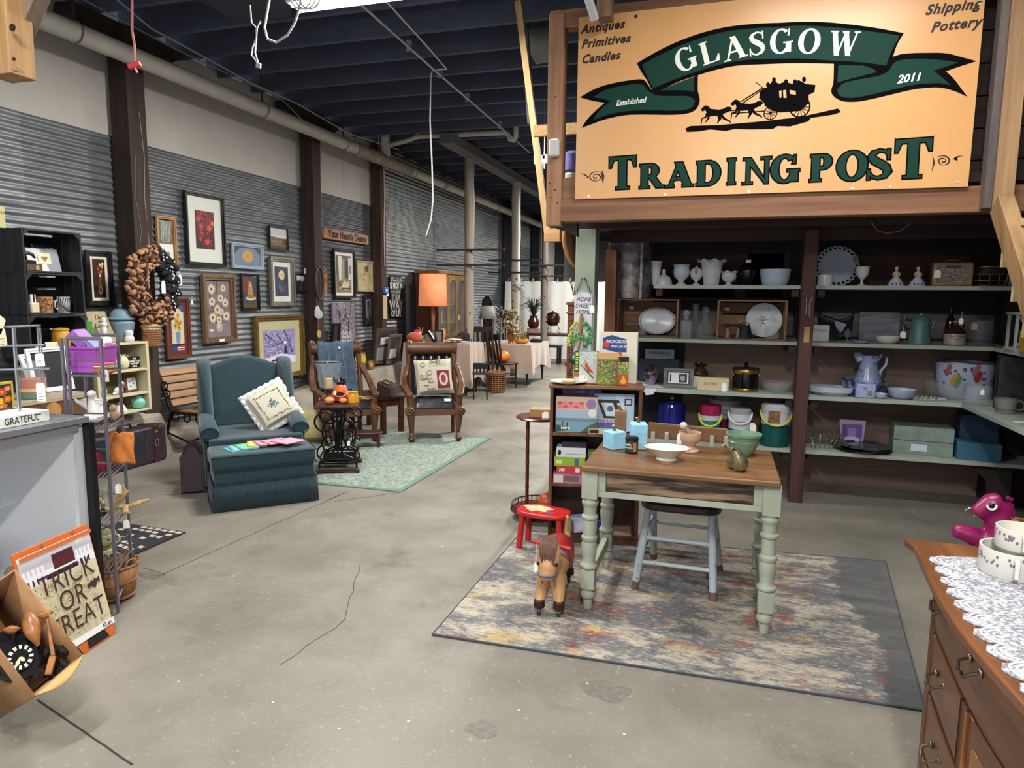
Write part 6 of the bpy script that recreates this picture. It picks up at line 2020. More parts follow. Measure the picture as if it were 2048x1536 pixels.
b.grid(lambda u,v:(-.055+.11*u,-.091+.02*(2*u-1)**2-.0,.055+.045*v*(1-(2*u-1)**2)+.018*(2*u-1)**2),12,5)
b.ob('mouth',mat('140805',.8),t)
MB().tube([(-.065,-.07,.078),(-.03,-.09,.06),(0,-.096,.055),(.03,-.09,.06),(.065,-.07,.078)],.008,7).ob('lip',ORG,t)
MB().tube([(-.05,-.07,.105),(-.02,-.08,.115),(.02,-.08,.115),(.05,-.07,.105)],.007,7).ob('brow',ORG,t)
b=MB()
b.ball((0,-.0,.18),(.045,.035,.03),14,8,lambda a,q:1+.2*math.sin(5*a))
b.ball((.02,-.02,.21),(.025,.02,.025))
b.tube([(-.03,0,.18),(-.06,.0,.2),(-.055,0,.23)],[.014,.01,.006],7)
b.ob('black_figure',mat('0c0c0e',.35),t,label='glossy black figure')
price_tag((-.045,-.085,.11),tt_*0+.3,.025,.035,t,0)
for(lab,x,y,r_)in(('small orange pumpkin in front of the hurricane glass',-.07,.09,.046),('smaller orange pumpkin between pumpkin and amber candle',.05,.11,.036)):
 p=WT(x,y)
 t=thing('mini_pumpkin',lab,'pumpkin',(p.x,p.y,zt),random.random(),'little pumpkins on the sewing table')
 MB().ball((0,0,r_*.72),(r_,r_,r_*.72),32,14,lambda a,q:1+.06*abs(math.cos(4*a))-.04).ob('pumpkin',mat('b4602f',.6,0,'c98555',14),t)
 MB().tube([(0,0,r_*1.35),(.004,0,r_*1.75)],[.006,.004],7).ob('stem',mat('6b5a33',.8),t)
p=WT(.14,.12)
t=thing('amber_candle','glowing amber glass jar candle at the corner of the sewing table','candle',(p.x,p.y,zt))
MB().lathe([(.036,0),(.046,.01),(.046,.085),(.040,.095),(.045,.1)],24).ob('jar',mat('a8781a',.25,emit=.35),t)
MB().lathe([(.043,.1),(.044,.107),(0,.108)],24).ob('lid_rim',mat('b88a2c',.4),t)
p=WT(.07,.06)
m=mat('8fa79d',.95)
nt=m.node_tree
N,L=nt.nodes,nt.links
bs_=N['Principled BSDF']
tc=N.new('ShaderNodeTexCoord')
v_=N.new('ShaderNodeTexVoronoi')
v_.feature='DISTANCE_TO_EDGE'
v_.inputs['Scale'].default_value=11
L.new(tc.outputs['Object'],v_.inputs['Vector'])
n1=nz(7,5)
n2=nz(32,4)
f1=ramp(v_.outputs['Distance'],.08,(0,0,0),.14,(1,1,1))
f2=ramp(n2,.42,(0,0,0),.56,(1,1,1))
c_=mix(f1,'52635d','727d76')
c_=mix(f2,c_,'848c83')
c_=mix(ramp(n1,.45,(0,0,0),.6,(1,1,1)),c_,'6b7973','MIX')
L.new(mix(.45,c_,ramp(n2,.4,'56675f',.6,'8f968c')),bs_.inputs['Base Color'])
t=thing('sage_rug','pale sage green patterned rug under the carved armchairs','rug',(-3.25,6.12,0))
MB().box(-.82,.80,-1.16,1.16,.001,.008).ob('pile',m,t)
b=MB()
for x0,x1,y0,y1 in((-.82,.80,-1.16,-1.11),(-.82,.80,1.11,1.16),(-.82,-.77,-1.11,1.11),(.75,.80,-1.11,1.11)):
 b.box(x0,x1,y0,y1,.008,.0088)
b.ob('border',mat('51695f',.95,0,'5f786e',40),t,label='plain sage border')
t=thing('foot_stool','little dark wooden footstool on the sage rug','footstool',(-3.57,6.40,.009),rad(30))
RB=wood('2c150f','4a261b',0,14,.4,.15)
MB().prism([(-.16,-.1),(.16,-.1),(.18,-.03),(.18,.03),(.16,.1),(-.16,.1),(-.18,.03),(-.18,-.03)],.02,.14).ob('seat',RB,t,.006)
for x in(-.12,.12):
 for y in(-.07,.07):
  MB().tube([(x,y,.14),(x*1.05,y*1.1,.08),(x*1.1,y*1.15,0)],[.018,.022,.014],8).ob('leg',RB,t)
for y in(-.075,.075):
 MB().box(-.11,.11,y-.008,y+.008,.10,.14).ob('apron',RB,t)
price_tag((-.14,-.105,.15),0,.04,.06,t,0)
tl=rad(154)
WL=L2W((-3.93,7.30),tl)
t=thing('low_table','low dark wooden table behind the denim draped armchair','table',(-3.93,7.30,0),tl)
MB().box(-.36,.36,-.17,.17,.415,.44).ob('top',RB,t,.003)
for x in(-.32,.32):
 for y in(-.13,.13):
  MB().bar((x,y,0),(x,y,.415),.06,.05).ob('leg',RB,t,.004)
for y in(-.14,.14):
 MB().box(-.29,.29,y-.01,y+.01,.33,.414).ob('apron',RB,t)
for x in(-.33,.33):
 MB().box(x-.01,x+.01,-.1,.1,.33,.414).ob('apron',RB,t)
p=WL(-.22,-.02)
t=thing('slant_box','dark wooden slant lidded box with a yellow note on the low table','box',(p.x,p.y,.442),rad(100))
b=MB()
b.add([(-.17,-.08,0),(.17,-.08,0),(.17,.08,0),(-.17,.08,0),(-.17,-.08,.11),(.17,-.08,.11),(.17,.08,.17),(-.17,.08,.17)],[(3,2,1,0),(4,5,6,7),(0,1,5,4),(1,2,6,5),(2,3,7,6),(3,0,4,7)])
b.ob('body',wood('20120f','3a231c',0,14),t,.004)
MB().cb((-.05,.0,.152),(.05,.05,.004),(rad(20),0,.3)).ob('note',mat('c2b84a',.7),t,label='yellow paper note')
for lab,x,y,r_,h_ in(('dark red saucer stack on the low table',.12,-.05,.06,.03),('small dark red bowl on the low table',-.04,-.05,.035,.035)):
 p=WL(x,y)
 lathe_thing('dark_dish',lab,'dish',(p.x,p.y,.442),[(r_*.6,0),(r_*.9,.004),(r_,h_),(r_*.92,h_),(r_*.6,.008),(0,.006)],mat('3a1013',.25))
p=fx(690,708,-5.0)
RD_=mat('5a1218',.3,0,'7a1d22',8)
t=thing('pedestal_table','small glossy red round pedestal table behind the draped armchair','table',(p.x,p.y,0))
MB().lathe([(0,p.z-.03),(.17,p.z-.028),(.18,p.z-.015),(.17,p.z)],28).ob('top',RD_,t)
MB().lathe([(.025,.06),(.03,.2),(.018,.3),(.026,.45),(.02,.6),(.03,p.z-.03)],14).ob('column',RD_,t)
for a in(0,2.1,4.2):
 MB().tube([(.02*math.cos(a),.02*math.sin(a),.1),(.12*math.cos(a),.12*math.sin(a),.06),(.2*math.cos(a),.2*math.sin(a),.012)],[.02,.016,.012],8).ob('foot',RD_,t)
lathe_thing('candle_jar','amber candle in a glass on the red pedestal table','candle',(p.x-.03,p.y-.07,p.z+.001),[(.035,0),(.04,.005),(.04,.09),(.034,.09),(.034,.06),(0,.058)],mat('a8803c',.2,0,'c2a262',10))
lathe_thing('glass_dish','clear glass dish on the red pedestal table','dish',(p.x+.05,p.y+.06,p.z+.001),[(.03,0),(.06,.01),(.075,.05),(.07,.05),(.05,.014),(0,.01)],glass('e6eaec',.05,.35))
FT=.45
for lab,y,w_,h_,c,its in(('unframed canvas of a golden tree standing on the footing',9.50,.34,.26,'9a8a2c',[('c2a93a',ell(.5,.65,.5,.3)),('6b5a1c',rect(0,1,0,.3)),('3a2e18',rect(.47,.53,.2,.6))]),('small canvas of bottles and fruit on the footing',9.36,.26,.12,'4a3320',[('b5622c',ell(.7,.4,.15,.3)),('d0b070',ell(.3,.5,.1,.3)),('1c1a16',rect(.45,.55,.1,.9))]),('second small fruit canvas at the end of the footing',9.70,.16,.13,'6b4a22',[('c28a3c',ell(.5,.5,.3,.3))])):
 t=thing('canvas_print',lab,'picture',(WX+.24+(.06 if h_<.2 else 0),y,FT+.004))
 t.rotation_euler=(0,-.16,0)
 MB(LEFTW).box(-w_/2,w_/2,0,h_,0,.02).ob('canvas',mat(c,.7),t)
 artmesh('print',LEFTW,w_,h_,-w_/2,0,its+strokes(40,['d0b552','8a7a2a','b5962f'],0,.9,.35,.95,.02,.06,.03)*(1 if h_>.2 else 0),mat(c,.7,0,'6f6426',12),t,.0205)
t=thing('dried_flowers','small bunch of pale dried flowers in front of the canvases','flowers',(WX+.33,9.15,FT))
b=MB()
for i in range(26):
 b.ball((random.uniform(-.04,.06),random.uniform(-.08,.08),random.uniform(.02,.14)),.02,7,5)
b.ob('blooms',mat('7d5a4a',.9,0,'b09a86',30),t)
lathe_thing('vase','dark slim bottle vase beside the dried flowers','vase',(WX+.31,9.29,FT),[(.03,0),(.035,.02),(.03,.1),(.012,.14),(.012,.19),(.016,.2)],mat('15110f',.3))
t=thing('dried_husks','bundle of straw coloured dried husks on the draped armchair seat','husks',W4(.1,.05,.462),rad(46))
b=MB()
for i in range(22):
 a=random.uniform(-.5,.5)
 b.tube([(-.12,random.uniform(-.02,.02),.01),(0,.03*a,.025+random.uniform(0,.02)),(.14+random.uniform(-.04,.03),.12*a,.01+random.uniform(0,.03))],[.004,.007,.002],5)
b.ob('husks',mat('7d6a44',.9,0,'b5a47c',30),t)
t=thing('scroll_cushion','yellowish cushion with scroll print between the wing chair and the draped armchair','cushion',W4(-.42,.25,.20),rad(46))
cushion(MB(rotm(rad(75))),.36,.36,.13).ob('cover',mat('8a7f55',.95,0,'b0a67c',9),t)
# ================================================================ far tables, lamp, hutch
CLO=mat('8d7464',.75,0,'b29c8b',120,.4,sheen=.4)
DKW=wood('16100e','33241d',2,14,.5,.15)
def draped(label,tlabel,x0,x1,y0,y1,z,drop):
 t=thing('table',tlabel,'table',((x0+x1)/2,(y0+y1)/2,0))
 hx,hy=(x1-x0)/2,(y1-y0)/2
 MB().box(-hx+.02,hx-.02,-hy+.02,hy-.02,z-.04,z-.006).ob('top',DKW,t)
 for x in(-1,1):
  for y in(-1,1):
   MB().tube([(x*(hx-.08),y*(hy-.08),0),(x*(hx-.08),y*(hy-.08),.25),(x*(hx-.09),y*(hy-.09),z-.04)],[.016,.028,.03],8).ob('leg',DKW,t)
 b=MB()
 n=20
 per=[(-hx+2*hx*i/n,-hy)for i in range(n)]+[(hx,-hy+2*hy*i/n)for i in range(n)]+[(hx-2*hx*i/n,hy)for i in range(n)]+[(-hx,hy-2*hy*i/n)for i in range(n)]
 N_=len(per)
 vv,ff=[],[]
 K_=7
 for j in range(K_):
  q=j/(K_-1)
  for i,(x,y)in enumerate(per):
   cx_=min(i%n,n-i%n)/(n/2)
   cor=(1-cx_)**2
   dz=drop*(1+.28*cor)*q
   f_=.02*math.sin(i*.95)*q+.05*cor*q
   L_=math.hypot(x/hx,y/hy)
   ox=x+(f_+.012)*(x/hx if abs(abs(x)-hx)<1e-6 else 0)+(.0)
   oy=y+(f_+.012)*(y/hy if abs(abs(y)-hy)<1e-6 else 0)
   vv.append((ox,oy,z-dz+(.0 if j else .002)))
 for j in range(K_-1):
  for i in range(N_):
   k_=(i+1)%N_
   ff.append((j*N_+i,(j+1)*N_+i,(j+1)*N_+k_,j*N_+k_))
 ff.append(tuple(range(N_)))
 b.add(vv,ff)
 o=b.ob('tablecloth',CLO,None,ang=60)
 o.location=((x0+x1)/2,(y0+y1)/2,0)
 tag(o,label,'tablecloth')
 return t
draped('blush crinkled tablecloth on the table beside the orange lamp','table under the blush cloth beside the orange lamp',-5.0,-3.86,10.3,10.95,.85,.56)
draped('blush crinkled tablecloth under the copper flower vase','table under the blush cloth with the copper flower vase',-4.28,-3.28,11.92,13.2,.75,.42)
def at(u,v,Y):return fy(u,v,Y)
p=at(866,655,10.75)
t=thing('table_lamp','tall table lamp with a big glowing orange drum shade','lamp',(p.x,p.y,.853))
zs=at(866,612,10.75).z-.853
zt2=at(866,548,10.75).z-.853
MB().lathe([(.09,0),(.09,.02),(.05,.04),(.025,.06),(.035,.1),(.03,.25),(.04,zs-.08),(.02,zs-.02),(.012,zs+.05)],20).ob('base',wood('5a3320','8a5636',2,14,.35),t)
b=MB()
n=40
r0,r1=28.5*K(p),26*K(p)
b.add([(r*math.cos(2*PI*i/n),r*math.sin(2*PI*i/n),z)for r,z in((r0,zs),(r1,zt2))for i in range(n)],[(i,(i+1)%n,n+(i+1)%n,n+i)for i in range(n)])
b.ob('lamp_shade',mat('cf7a50',.8,0,'da9064',3,emit=.6),t,solid=.004,label='glowing orange fabric shade')
for r,z in((r0,zs),(r1,zt2)):
 MB().ring((0,0,z),r,.006,36,6).ob('shade_trim',mat('b5653a',.7),t)
hz=at(873,553,11.8).z
OK_=wood('6d4a22','9c7238',2,12,.4,.15)
h=thing('china_hutch','honey oak china hutch with arched glass doors behind the orange lamp','hutch',(-5.06,11.85,0))
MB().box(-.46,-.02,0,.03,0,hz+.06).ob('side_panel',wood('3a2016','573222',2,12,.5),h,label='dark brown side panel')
MB().box(-.46,-.02,1.47,1.5,0,hz+.06).ob('side_panel',OK_,h)
MB().box(-.46,-.44,.03,1.47,0,hz).ob('back',wood('4a3018','65441f',2,12),h)
MB().box(-.47,.03,-.03,1.53,hz+.06,hz+.12).ob('cornice',OK_,h,.01)
MB().box(-.44,.0,.03,1.47,0,.8).ob('lower_cabinet',OK_,h,.004)
for z in(1.1,1.45):
 MB().box(-.43,-.05,.03,1.47,z,z+.015).ob('shelf',OK_,h)
for i,(ya,yb)in enumerate(((.03,.50),(.51,.98),(.99,1.47))):
 d_=MB(LEFTW@T(0,0,0))
 w_=yb-ya
 d_.box(ya,ya+.06,.82,hz+.05,-.02,.005)
 d_.box(yb-.06,yb,.82,hz+.05,-.02,.005)
 d_.box(ya+.06,yb-.06,.82,.90,-.02,.005)
 n=12
 for k in range(n):
  a0,a1=PI*k/n,PI*(k+1)/n
  xm,xr=(ya+yb)/2,w_/2-.06
  P0,P1=(xm+xr*math.cos(a0),hz-.16+.12*math.sin(a0)),(xm+xr*math.cos(a1),hz-.16+.12*math.sin(a1))
  d_.prism([P0,(P0[0],hz+.05),(P1[0],hz+.05),P1],.025,-.02)
 o=d_.ob('door',OK_,h)
 MB(LEFTW).box(ya+.06,yb-.06,.9,hz-.03,-.012,-.009).ob('glass',glass('dfe6e6',.05,.15),o)
price_tag((.02,1.02,1.25),PI/2,.05,.1,h,0)
t=thing('black_board','black panel leaning on the steel wall left of the hutch','panel',(-5.50,11.55,0))
MB().box(0,.03,-.22,.22,.0,at(820,570,11.3).z).ob('panel',mat('0f1014',.6),t)
for lab,y,z,kind in(('cream framed note inside the hutch',12.55,1.466,0),('white carved figure inside the hutch',12.6,1.116,1),('dark wooden bowl inside the hutch',12.75,.802,2)):
 if kind==0:
  t=boxthing('note_card',lab,'card',(-5.35,y,z),(.02,.28,.2),mat('b5a06a',.6))
 elif kind==1:
  t=lathe_thing('figurine',lab,'figurine',(-5.32,y,z),[(.05,0),(.03,.05),(.04,.15),(.025,.25),(.03,.28),(0,.3)],mat('b9b5a8',.5))
 else:
  t=lathe_thing('wooden_bowl',lab,'bowl',(-5.28,y,z),[(.06,0),(.16,.12),(.18,.16),(.17,.16),(.05,.02),(0,.015)],wood('3a2216','5c3824',0))
zc=.854
def ont1(u,Y):return Vector((at(u,680,Y).x,Y,zc))
q=ont1(829,10.4)
t=thing('velvet_pumpkin','flat orange velvet pumpkin behind the carved armchair crest','pumpkin',q)
MB().ball((0,0,.08),(.13,.11,.08),28,12,lambda a,q_:1+.05*abs(math.cos(4*a))).ob('pumpkin',mat('a83f14',.8,0,'c2541f',8,sheen=.5),t)
q=ont1(833,10.7)
t=thing('pompom','raspberry pink pompom on the cloth covered table','pompom',q)
MB().ball((0,0,.14),.055,16,12).ob('ball',mat('9c2446',.95,0,'b83a5a',60,.5),t)
MB().cyl((0,0,0),(0,0,.1),.012,8).ob('stick',mat('8d7a5c',.7),t)
q=ont1(842,10.55)
t=thing('reed_box','small box with tan reeds and a white tag beside the pompom','box',q)
MB().box(-.03,.03,-.03,.03,0,.10).ob('box',mat('b7b3a2',.7),t)
b=MB()
for i in range(5):
 b.tube([(0,0,.1),(random.uniform(-.05,.05),random.uniform(-.03,.03),.24)],.004,5)
b.ob('reeds',mat('a5855a',.7),t)
price_tag((.0,-.035,.17),0,.045,.07,t,0)
q=ont1(856,10.5)
t=boxthing('floral_box','small floral patterned box on the cloth covered table','box',q,(.09,.06,.12),mat('5c5a3c',.7,0,'b5aa84',45))
q=ont1(866,10.42)
t=thing('black_ornament','black and white curved ornament leaning on the cloth covered table','ornament',q)
MB().tube([(-.07,0,.18),(-.02,0,.14),(.02,0,.06),(.04,0,0)],[.05,.055,.05,.03],10).ob('body',mat('0e0e10',.4),t)
MB().tube([(-.05,-.05,.19),(.0,-.055,.13),(.04,-.05,.06)],.012,8).ob('white_stripe',WHITE,t)
q=ont1(877,10.5)
t=thing('easel_frame','small grey print in a black easel frame by the orange lamp','frame',q)
fbars(MB(rotm(rad(-8))@UPR),.15,.2,.015,.015).ob('frame',BF,t)
MB(rotm(rad(-8))@UPR).box(-.06,.06,.015,.185,0,.004).ob('print',mat('8c8a85',.6,0,'5c5a57',20),t)
q=ont1(886,10.6)
t=lathe_thing('glass_lamp','pinkish glass candle lamp by the orange lamp base','candle',q,[(.03,0),(.04,.01),(.02,.04),(.035,.09),(.05,.15),(.045,.22)],mat('b98a76',.3),n=14)
q=ont1(903,10.5)
t=thing('lace_doilies','heap of cream lace on the front of the cloth covered table','lace',q)
b=MB()
for i in range(9):
 b.ball((random.uniform(-.12,.2),random.uniform(-.12,.08),.01+.006*i),(.1,.07,.018),12,6,lambda a,q_:1+.15*math.sin(5*a+i))
b.ob('lace',mat('a89c8c',.95,0,'cfc6b8',60,.4),t)
q=ont1(910,10.75)
t=thing('twig_wreath','spiky brown twig bundle behind the lace on the table','twigs',q)
b=MB()
for i in range(30):
 a=random.uniform(0,2*PI)
 b.tube([(.05*math.cos(a),.05*math.sin(a),.03),(.16*math.cos(a),.08*math.sin(a),random.uniform(.05,.22))],.004,5)
b.ob('twigs',mat('4a3a2c',.9,0,'7c6a52',20),t)
q=ont1(928,10.8)
t=thing('dark_plush','dark fuzzy bundle at the right end of the cloth covered table','plush',q)
MB().ball((0,0,.08),(.1,.07,.09),14,10,lambda a,q_:1+.12*math.sin(5*a+3*q_)).ob('body',mat('14131a',.95,0,'2a2834',40,.6),t)
p=at(975,690,12.9)
t=thing('floor_lamp','lamp with grey tapered shade on a black turned stand','lamp',(at(975,690,12.9).x,12.9,0))
z0,z1=at(975,637,12.9).z,at(975,612,12.9).z
MB().lathe([(.12,0),(.12,.02),(.03,.05),(.02,z0-.3),(.04,z0-.25),(.02,z0-.15),(.035,z0-.08),(.015,z0-.02),(.012,z0+.04)],16).ob('stand',mat('101012',.4),t)
b=MB()
b.add([(r*math.cos(2*PI*i/32),r*math.sin(2*PI*i/32),z)for r,z in((17*K(p),z0),(12*K(p),z1))for i in range(32)],[(i,(i+1)%32,32+(i+1)%32,32+i)for i in range(32)])
b.ob('lamp_shade',mat('8f908a',.8),t,solid=.004)
p=at(974,700,14.6)
t=thing('arched_mirror','black arched mirror standing behind the grey lamp','mirror',(p.x,14.6,0))
zt3,hw=at(975,592,14.6).z,11*K(p)
MB(UPR).prism([(hw,0)]+[(hw*math.cos(a*PI/14),zt3-hw*1.6+hw*1.6*math.sin(a*PI/14))for a in range(15)]+[(-hw,0)],.04,-.02).ob('frame',BLACK,t)
MB(UPR).prism([(hw*.6,.9)]+[(hw*.6*math.cos(a*PI/14),zt3-hw*1.5+hw*1.2*math.sin(a*PI/14))for a in range(15)]+[(-hw*.6,.9)],.004,.021).ob('glass',mat('4d4248',.12,.6),t)
for i,u in enumerate((957,996)):
 p=at(u,690,14.2)
 t=thing('lattice_panel',['white scrolled iron panel left of the grey lamp','white scrolled iron panel right of the grey lamp'][i],'panel',(p.x,14.2,0))
 w_,ht=7*K(p),at(u,612,14.2).z
 b=MB()
 for s in(-1,1):
  b.tube([(s*w_,0,0),(s*w_,0,ht)],.012,6)
 for k in range(11):
  z=.12+k*ht/12
  b.tube([(-w_,0,z),(0,0,z+ht/24),(w_,0,z)],.008,5)
  b.tube([(-w_,0,z+ht/12),(0,0,z+ht/24),(w_,0,z+ht/12)],.008,5)
 b.ob('lattice',mat('c3cbd0',.5),t)
def splat_chair(label,loc,rz,hb=.95,m_=DKW,name='side_chair'):
 t=thing(name,label,'chair',loc,rz)
 MB().box(-.2,.2,-.2,.2,.42,.45).ob('seat',m_,t,.008)
 for s in(-1,1):
  MB().tube([(s*.17,-.17,0),(s*.17,-.17,.42)],[.015,.02],8).ob('leg',m_,t)
  MB().tube([(s*.17,.17,0),(s*.17,.18,.45),(s*.17,.25,hb)],.018,8).ob('leg',m_,t)
  MB().tube([(s*.17,-.17,.18),(s*.17,.17,.18)],.01,6).ob('stretcher',m_,t)
 MB().tube([(-.17,-.17,.24),(.17,-.17,.24)],.01,6).ob('stretcher',m_,t)
 MB().cb((0,.24,hb-.03),(.36,.025,.1),(rad(-14),0,0)).ob('crest',m_,t,.006)
 for x in(-.09,0,.09):
  MB().cb((x,.21,(hb+.45)/2-.02),(.045,.012,hb-.5),(rad(-12),0,0)).ob('back_slat',m_,t)
 return t
p=fl(1000,778)
splat_chair('dark wooden side chair with an orange pumpkin on its seat',(p.x-.02,p.y+.2,0),rad(150))
pz=(p.x-.02,p.y+.2,.452)
t=thing('pumpkin','bright orange pumpkin sitting on a dark chair seat','pumpkin',pz)
rr=15*K(pz)
MB().ball((0,0,rr*.8),(rr,rr,rr*.8),36,14,lambda a,q_:1+.05*abs(math.cos(4.5*a))-.03).ob('pumpkin',mat('c25a12',.45,0,'d87a1f',6),t)
MB().tube([(0,0,rr*1.5),(-.02,0,rr*1.8),(-.05,0,rr*1.9)],[.022,.016,.012],8).ob('stem',mat('4a5a2c',.8),t)
p=fl(952,782)
q=splat_chair('small black slatted stool chair beside the nearer blush tablecloth',(-3.60,10.12,0),rad(200),.6,mat('141416',.5))
q.scale=(.62,.62,.95)
p=at(968,735,11.4)
splat_chair('dark ladder chair with tall back behind the pumpkin chair',(p.x,11.5,0),rad(185),1.08,wood('211614','40302a',2))
p=fl(989,786)
t=thing('wicker_hamper','round brown lattice wicker basket on the floor by the pumpkin chair','basket',(p.x,p.y+.12,0))
b=MB()
hr=18.5*K(p)
hh_=.34
for i in range(18):
 a=2*PI*i/18
 b.tube([(hr*.92*math.cos(a),hr*.92*math.sin(a),0),(hr*math.cos(a),hr*math.sin(a),hh_)],.006,5)
for k in range(9):
 b.ring((0,0,.02+k*.035),hr*(.925+.008*k),.006,24,5)
b.ob('weave',mat('6b4126',.7,0,'94623c',20),t)
MB().ring((0,0,hh_),hr*1.02,.014,28,8).ob('rim',mat('7a4b2c',.7),t)
MB().lathe([(hr*.9,.01),(hr*.95,hh_-.03)],20).ob('lining',mat('2a1a12',.8),t)
zc2=.754
p=at(1022,683,12.3)
t=thing('flower_vase','copper vase of dried cream and rose flowers on the blush cloth','vase',(p.x,12.3,zc2))
MB().lathe([(.06,0),(.05,.02),(.075,.1),(.085,.17),(.06,.2),(.075,.225)],20).ob('vase',mat('7d4a26',.35,.5,'a5693c',8),t,label='copper vase')
for c1,c2_,n_,lb in(('8d7f5c','c7b993',90,'cream dried blossoms'),('7c4a42','b07a6c',30,'rose blossoms'),('3f3f2c','6b6846',40,'olive leaves')):
 b=MB()
 for i in range(n_):
  a,r_,z=random.uniform(0,2*PI),random.uniform(.02,.27),random.uniform(.2,.62)
  r_*=(1-.7*abs(z-.36)/.3)
  b.ball((r_*math.cos(a)*1.15-.03,r_*math.sin(a),z),(random.uniform(.012,.032),)*2+(random.uniform(.012,.03),),7,5)
 b.ob('blossoms',mat(c1,.9,0,c2_,30),t,label=lb)
b=MB()
for i in range(24):
 a,r_,z=random.uniform(0,2*PI),random.uniform(.08,.24),random.uniform(.3,.62)
 b.tube([(0,0,.2),(r_*.5*math.cos(a),r_*.5*math.sin(a),z*.7+.06),(r_*math.cos(a),r_*math.sin(a),z)],.004,4)
b.ob('stems',mat('5a5236',.9),t)
p=at(1043,684,12.2)
t=thing('gourd_bowl','shiny golden gourd basket with dried leaves on the blush cloth','basket',(p.x,12.2,zc2))
MB().lathe([(.06,0),(.12,.02),(.14,.06),(.12,.09)],22,wob=lambda a,z:.05*math.cos(7*a)).ob('bowl',mat('a8661f',.3,0,'c98a35',8),t)
MB().ring((0,0,.08),.13,.007,20,6,0,1,1.9,0,PI).ob('handle',mat('a39a84',.6),t)
b=MB()
for i in range(40):
 a,r_=random.uniform(0,2*PI),random.uniform(0,.13)
 b.ball((r_*math.cos(a),r_*math.sin(a),random.uniform(.09,.2)),(.022,.018,.014),6,4)
b.ob('leaves',mat('6d5a2c',.9,0,'a08a55',30),t)
p=at(1072,683,12.7)
t=thing('dark_cloth','dark folded scarf at the back of the second cloth covered table','scarf',(p.x,12.7,zc2))
MB().ball((0,0,.03),(.12,.07,.04),14,8,lambda a,q_:1+.15*math.sin(4*a)).ob('cloth',mat('18161a',.95),t)
pt=thing('trestle_table','long dark wooden table in front of the white curtain','table',(-4.0,16.2,0))
MB().box(-.75,.95,-.35,.35,.70,.75).ob('top',wood('241511','44291f',0,12),pt,.006)
for x in(-.6,.55):
 MB().box(x-.05,x+.05,-.2,.2,.06,.70).ob('trestle',DKW,pt)
 MB().box(x-.06,x+.06,-.32,.32,0,.06).ob('foot',DKW,pt)
p=at(1067,662,16.3)
t=thing('potted_grass','dark spiky grass in a brown jar before the white curtain','plant',(p.x,16.3,.75))
MB().box(-.14,.14,-.1,.1,0,.10).ob('crate',mat('8c8a7c',.7,0,'a35a4c',12),t,label='pale printed crate under the jar')
MB().lathe([(.09,.10),(.13,.16),(.15,.27),(.1,.36),(.09,.41),(.11,.42)],20).ob('pot',mat('3a1813',.25),t,label='brown glazed jar')
b=MB()
for i in range(60):
 a,l_=random.uniform(0,2*PI),random.uniform(.15,.5)
 z=random.uniform(.25,.55)
 b.tube([(0,0,.4),(l_*.4*math.cos(a),l_*.4*math.sin(a),.4+z*.8),(l_*math.cos(a),l_*math.sin(a),.4+z*(.5 if l_>.35 else .95))],[.009,.007,.002],4)
b.ob('leaves',mat('14201a',.7,0,'2c3d30',20),t)
p=at(1105,664,16.35)
t=thing('bean_crock','dark brown lidded crock on a curled wire stand','crock',(p.x,16.35,.75))
MB().lathe([(.1,.18),(.17,.26),(.19,.38),(.15,.46),(.16,.48),(.1,.5),(.03,.53),(0,.55)],22).ob('crock',mat('2a0f0d',.2),t)
for a in(0,2.1,4.2):
 MB().tube([(.12*math.cos(a),.12*math.sin(a),.2),(.17*math.cos(a),.17*math.sin(a),.1),(.12*math.cos(a),.12*math.sin(a),.05),(.2*math.cos(a),.2*math.sin(a),.005)],.01,6).ob('stand_leg',mat('121214',.5),t)
p=fl(1108,716)
splat_chair('white painted chair in front of the white curtain',(p.x+.15,p.y+.2,0),rad(30),.85,mat('b3b5a8',.6))
p=fl(1098,728)
t=thing('bench_stool','dark wooden bench behind the second blush tablecloth','bench',(p.x,p.y+.2,0))
MB().box(-.25,.25,-.18,.18,.40,.45).ob('seat',wood('3a2a22','5c473a',0),t,.004)
for x in(-.2,.2):
 for y in(-.13,.13):
  MB().bar((x,y,0),(x,y,.40),.05).ob('leg',DKW,t)
p=at(1011,655,14.0)
t=thing('black_hat_stand','black round hat shape on a stand behind the flowers','hat',(p.x,14.0,0))
MB().tube([(0,0,0),(0,0,at(1011,640,14).z)],.02,8).ob('stand',BLACK,t)
MB().ball((0,0,at(1011,630,14).z),(.14,.14,.12),18,10).ob('hat',BLACK,t)
p=at(1034,575,13.38)
t=thing('floral_spray','small spray of blue and white flowers tied to the middle log post','flowers',(p.x+.04,13.38,p.z))
b=MB()
for i in range(26):
 b.ball((random.uniform(-.09,.12),random.uniform(-.03,.03),random.uniform(-.1,.1)),.022,7,5)
b.ob('blooms',mat('7d8f7c',.9,0,'b8bdb8',40),t)
Y_=6.45
p,q=fy(1130,735,Y_),fy(1156,604,Y_)
hw=(q.x-p.x)/2
np_=thing('carved_pedestal','tall carved oak pedestal post beside the slogan board','pedestal',((p.x+q.x)/2,Y_+.07,0))
NO=wood('4f2c14','7d4c27',2,14,.45,.3)
b=MB()
b.box(-hw+.012,hw-.012,-.06,.06,0,q.z-.03)
b.ob('shaft',NO,np_,.003)
MB().box(-hw,hw,-.072,.072,q.z-.03,q.z).ob('cap',NO,np_,.004)
MB().box(-hw-.0,hw+.0,-.07,.07,q.z-.115,q.z-.095).ob('neck_moulding',NO,np_,.004)
b=MB()
z=.45
while z<q.z-.16:
 for s in(-1,1):
  b.ball((s*(hw-.03),-.061,z),(.006,.004,.008),6,4)
 b.ball((.012*math.sin(z*40),-.061,z),(.016,.005,.01),7,5)
 z+=.022
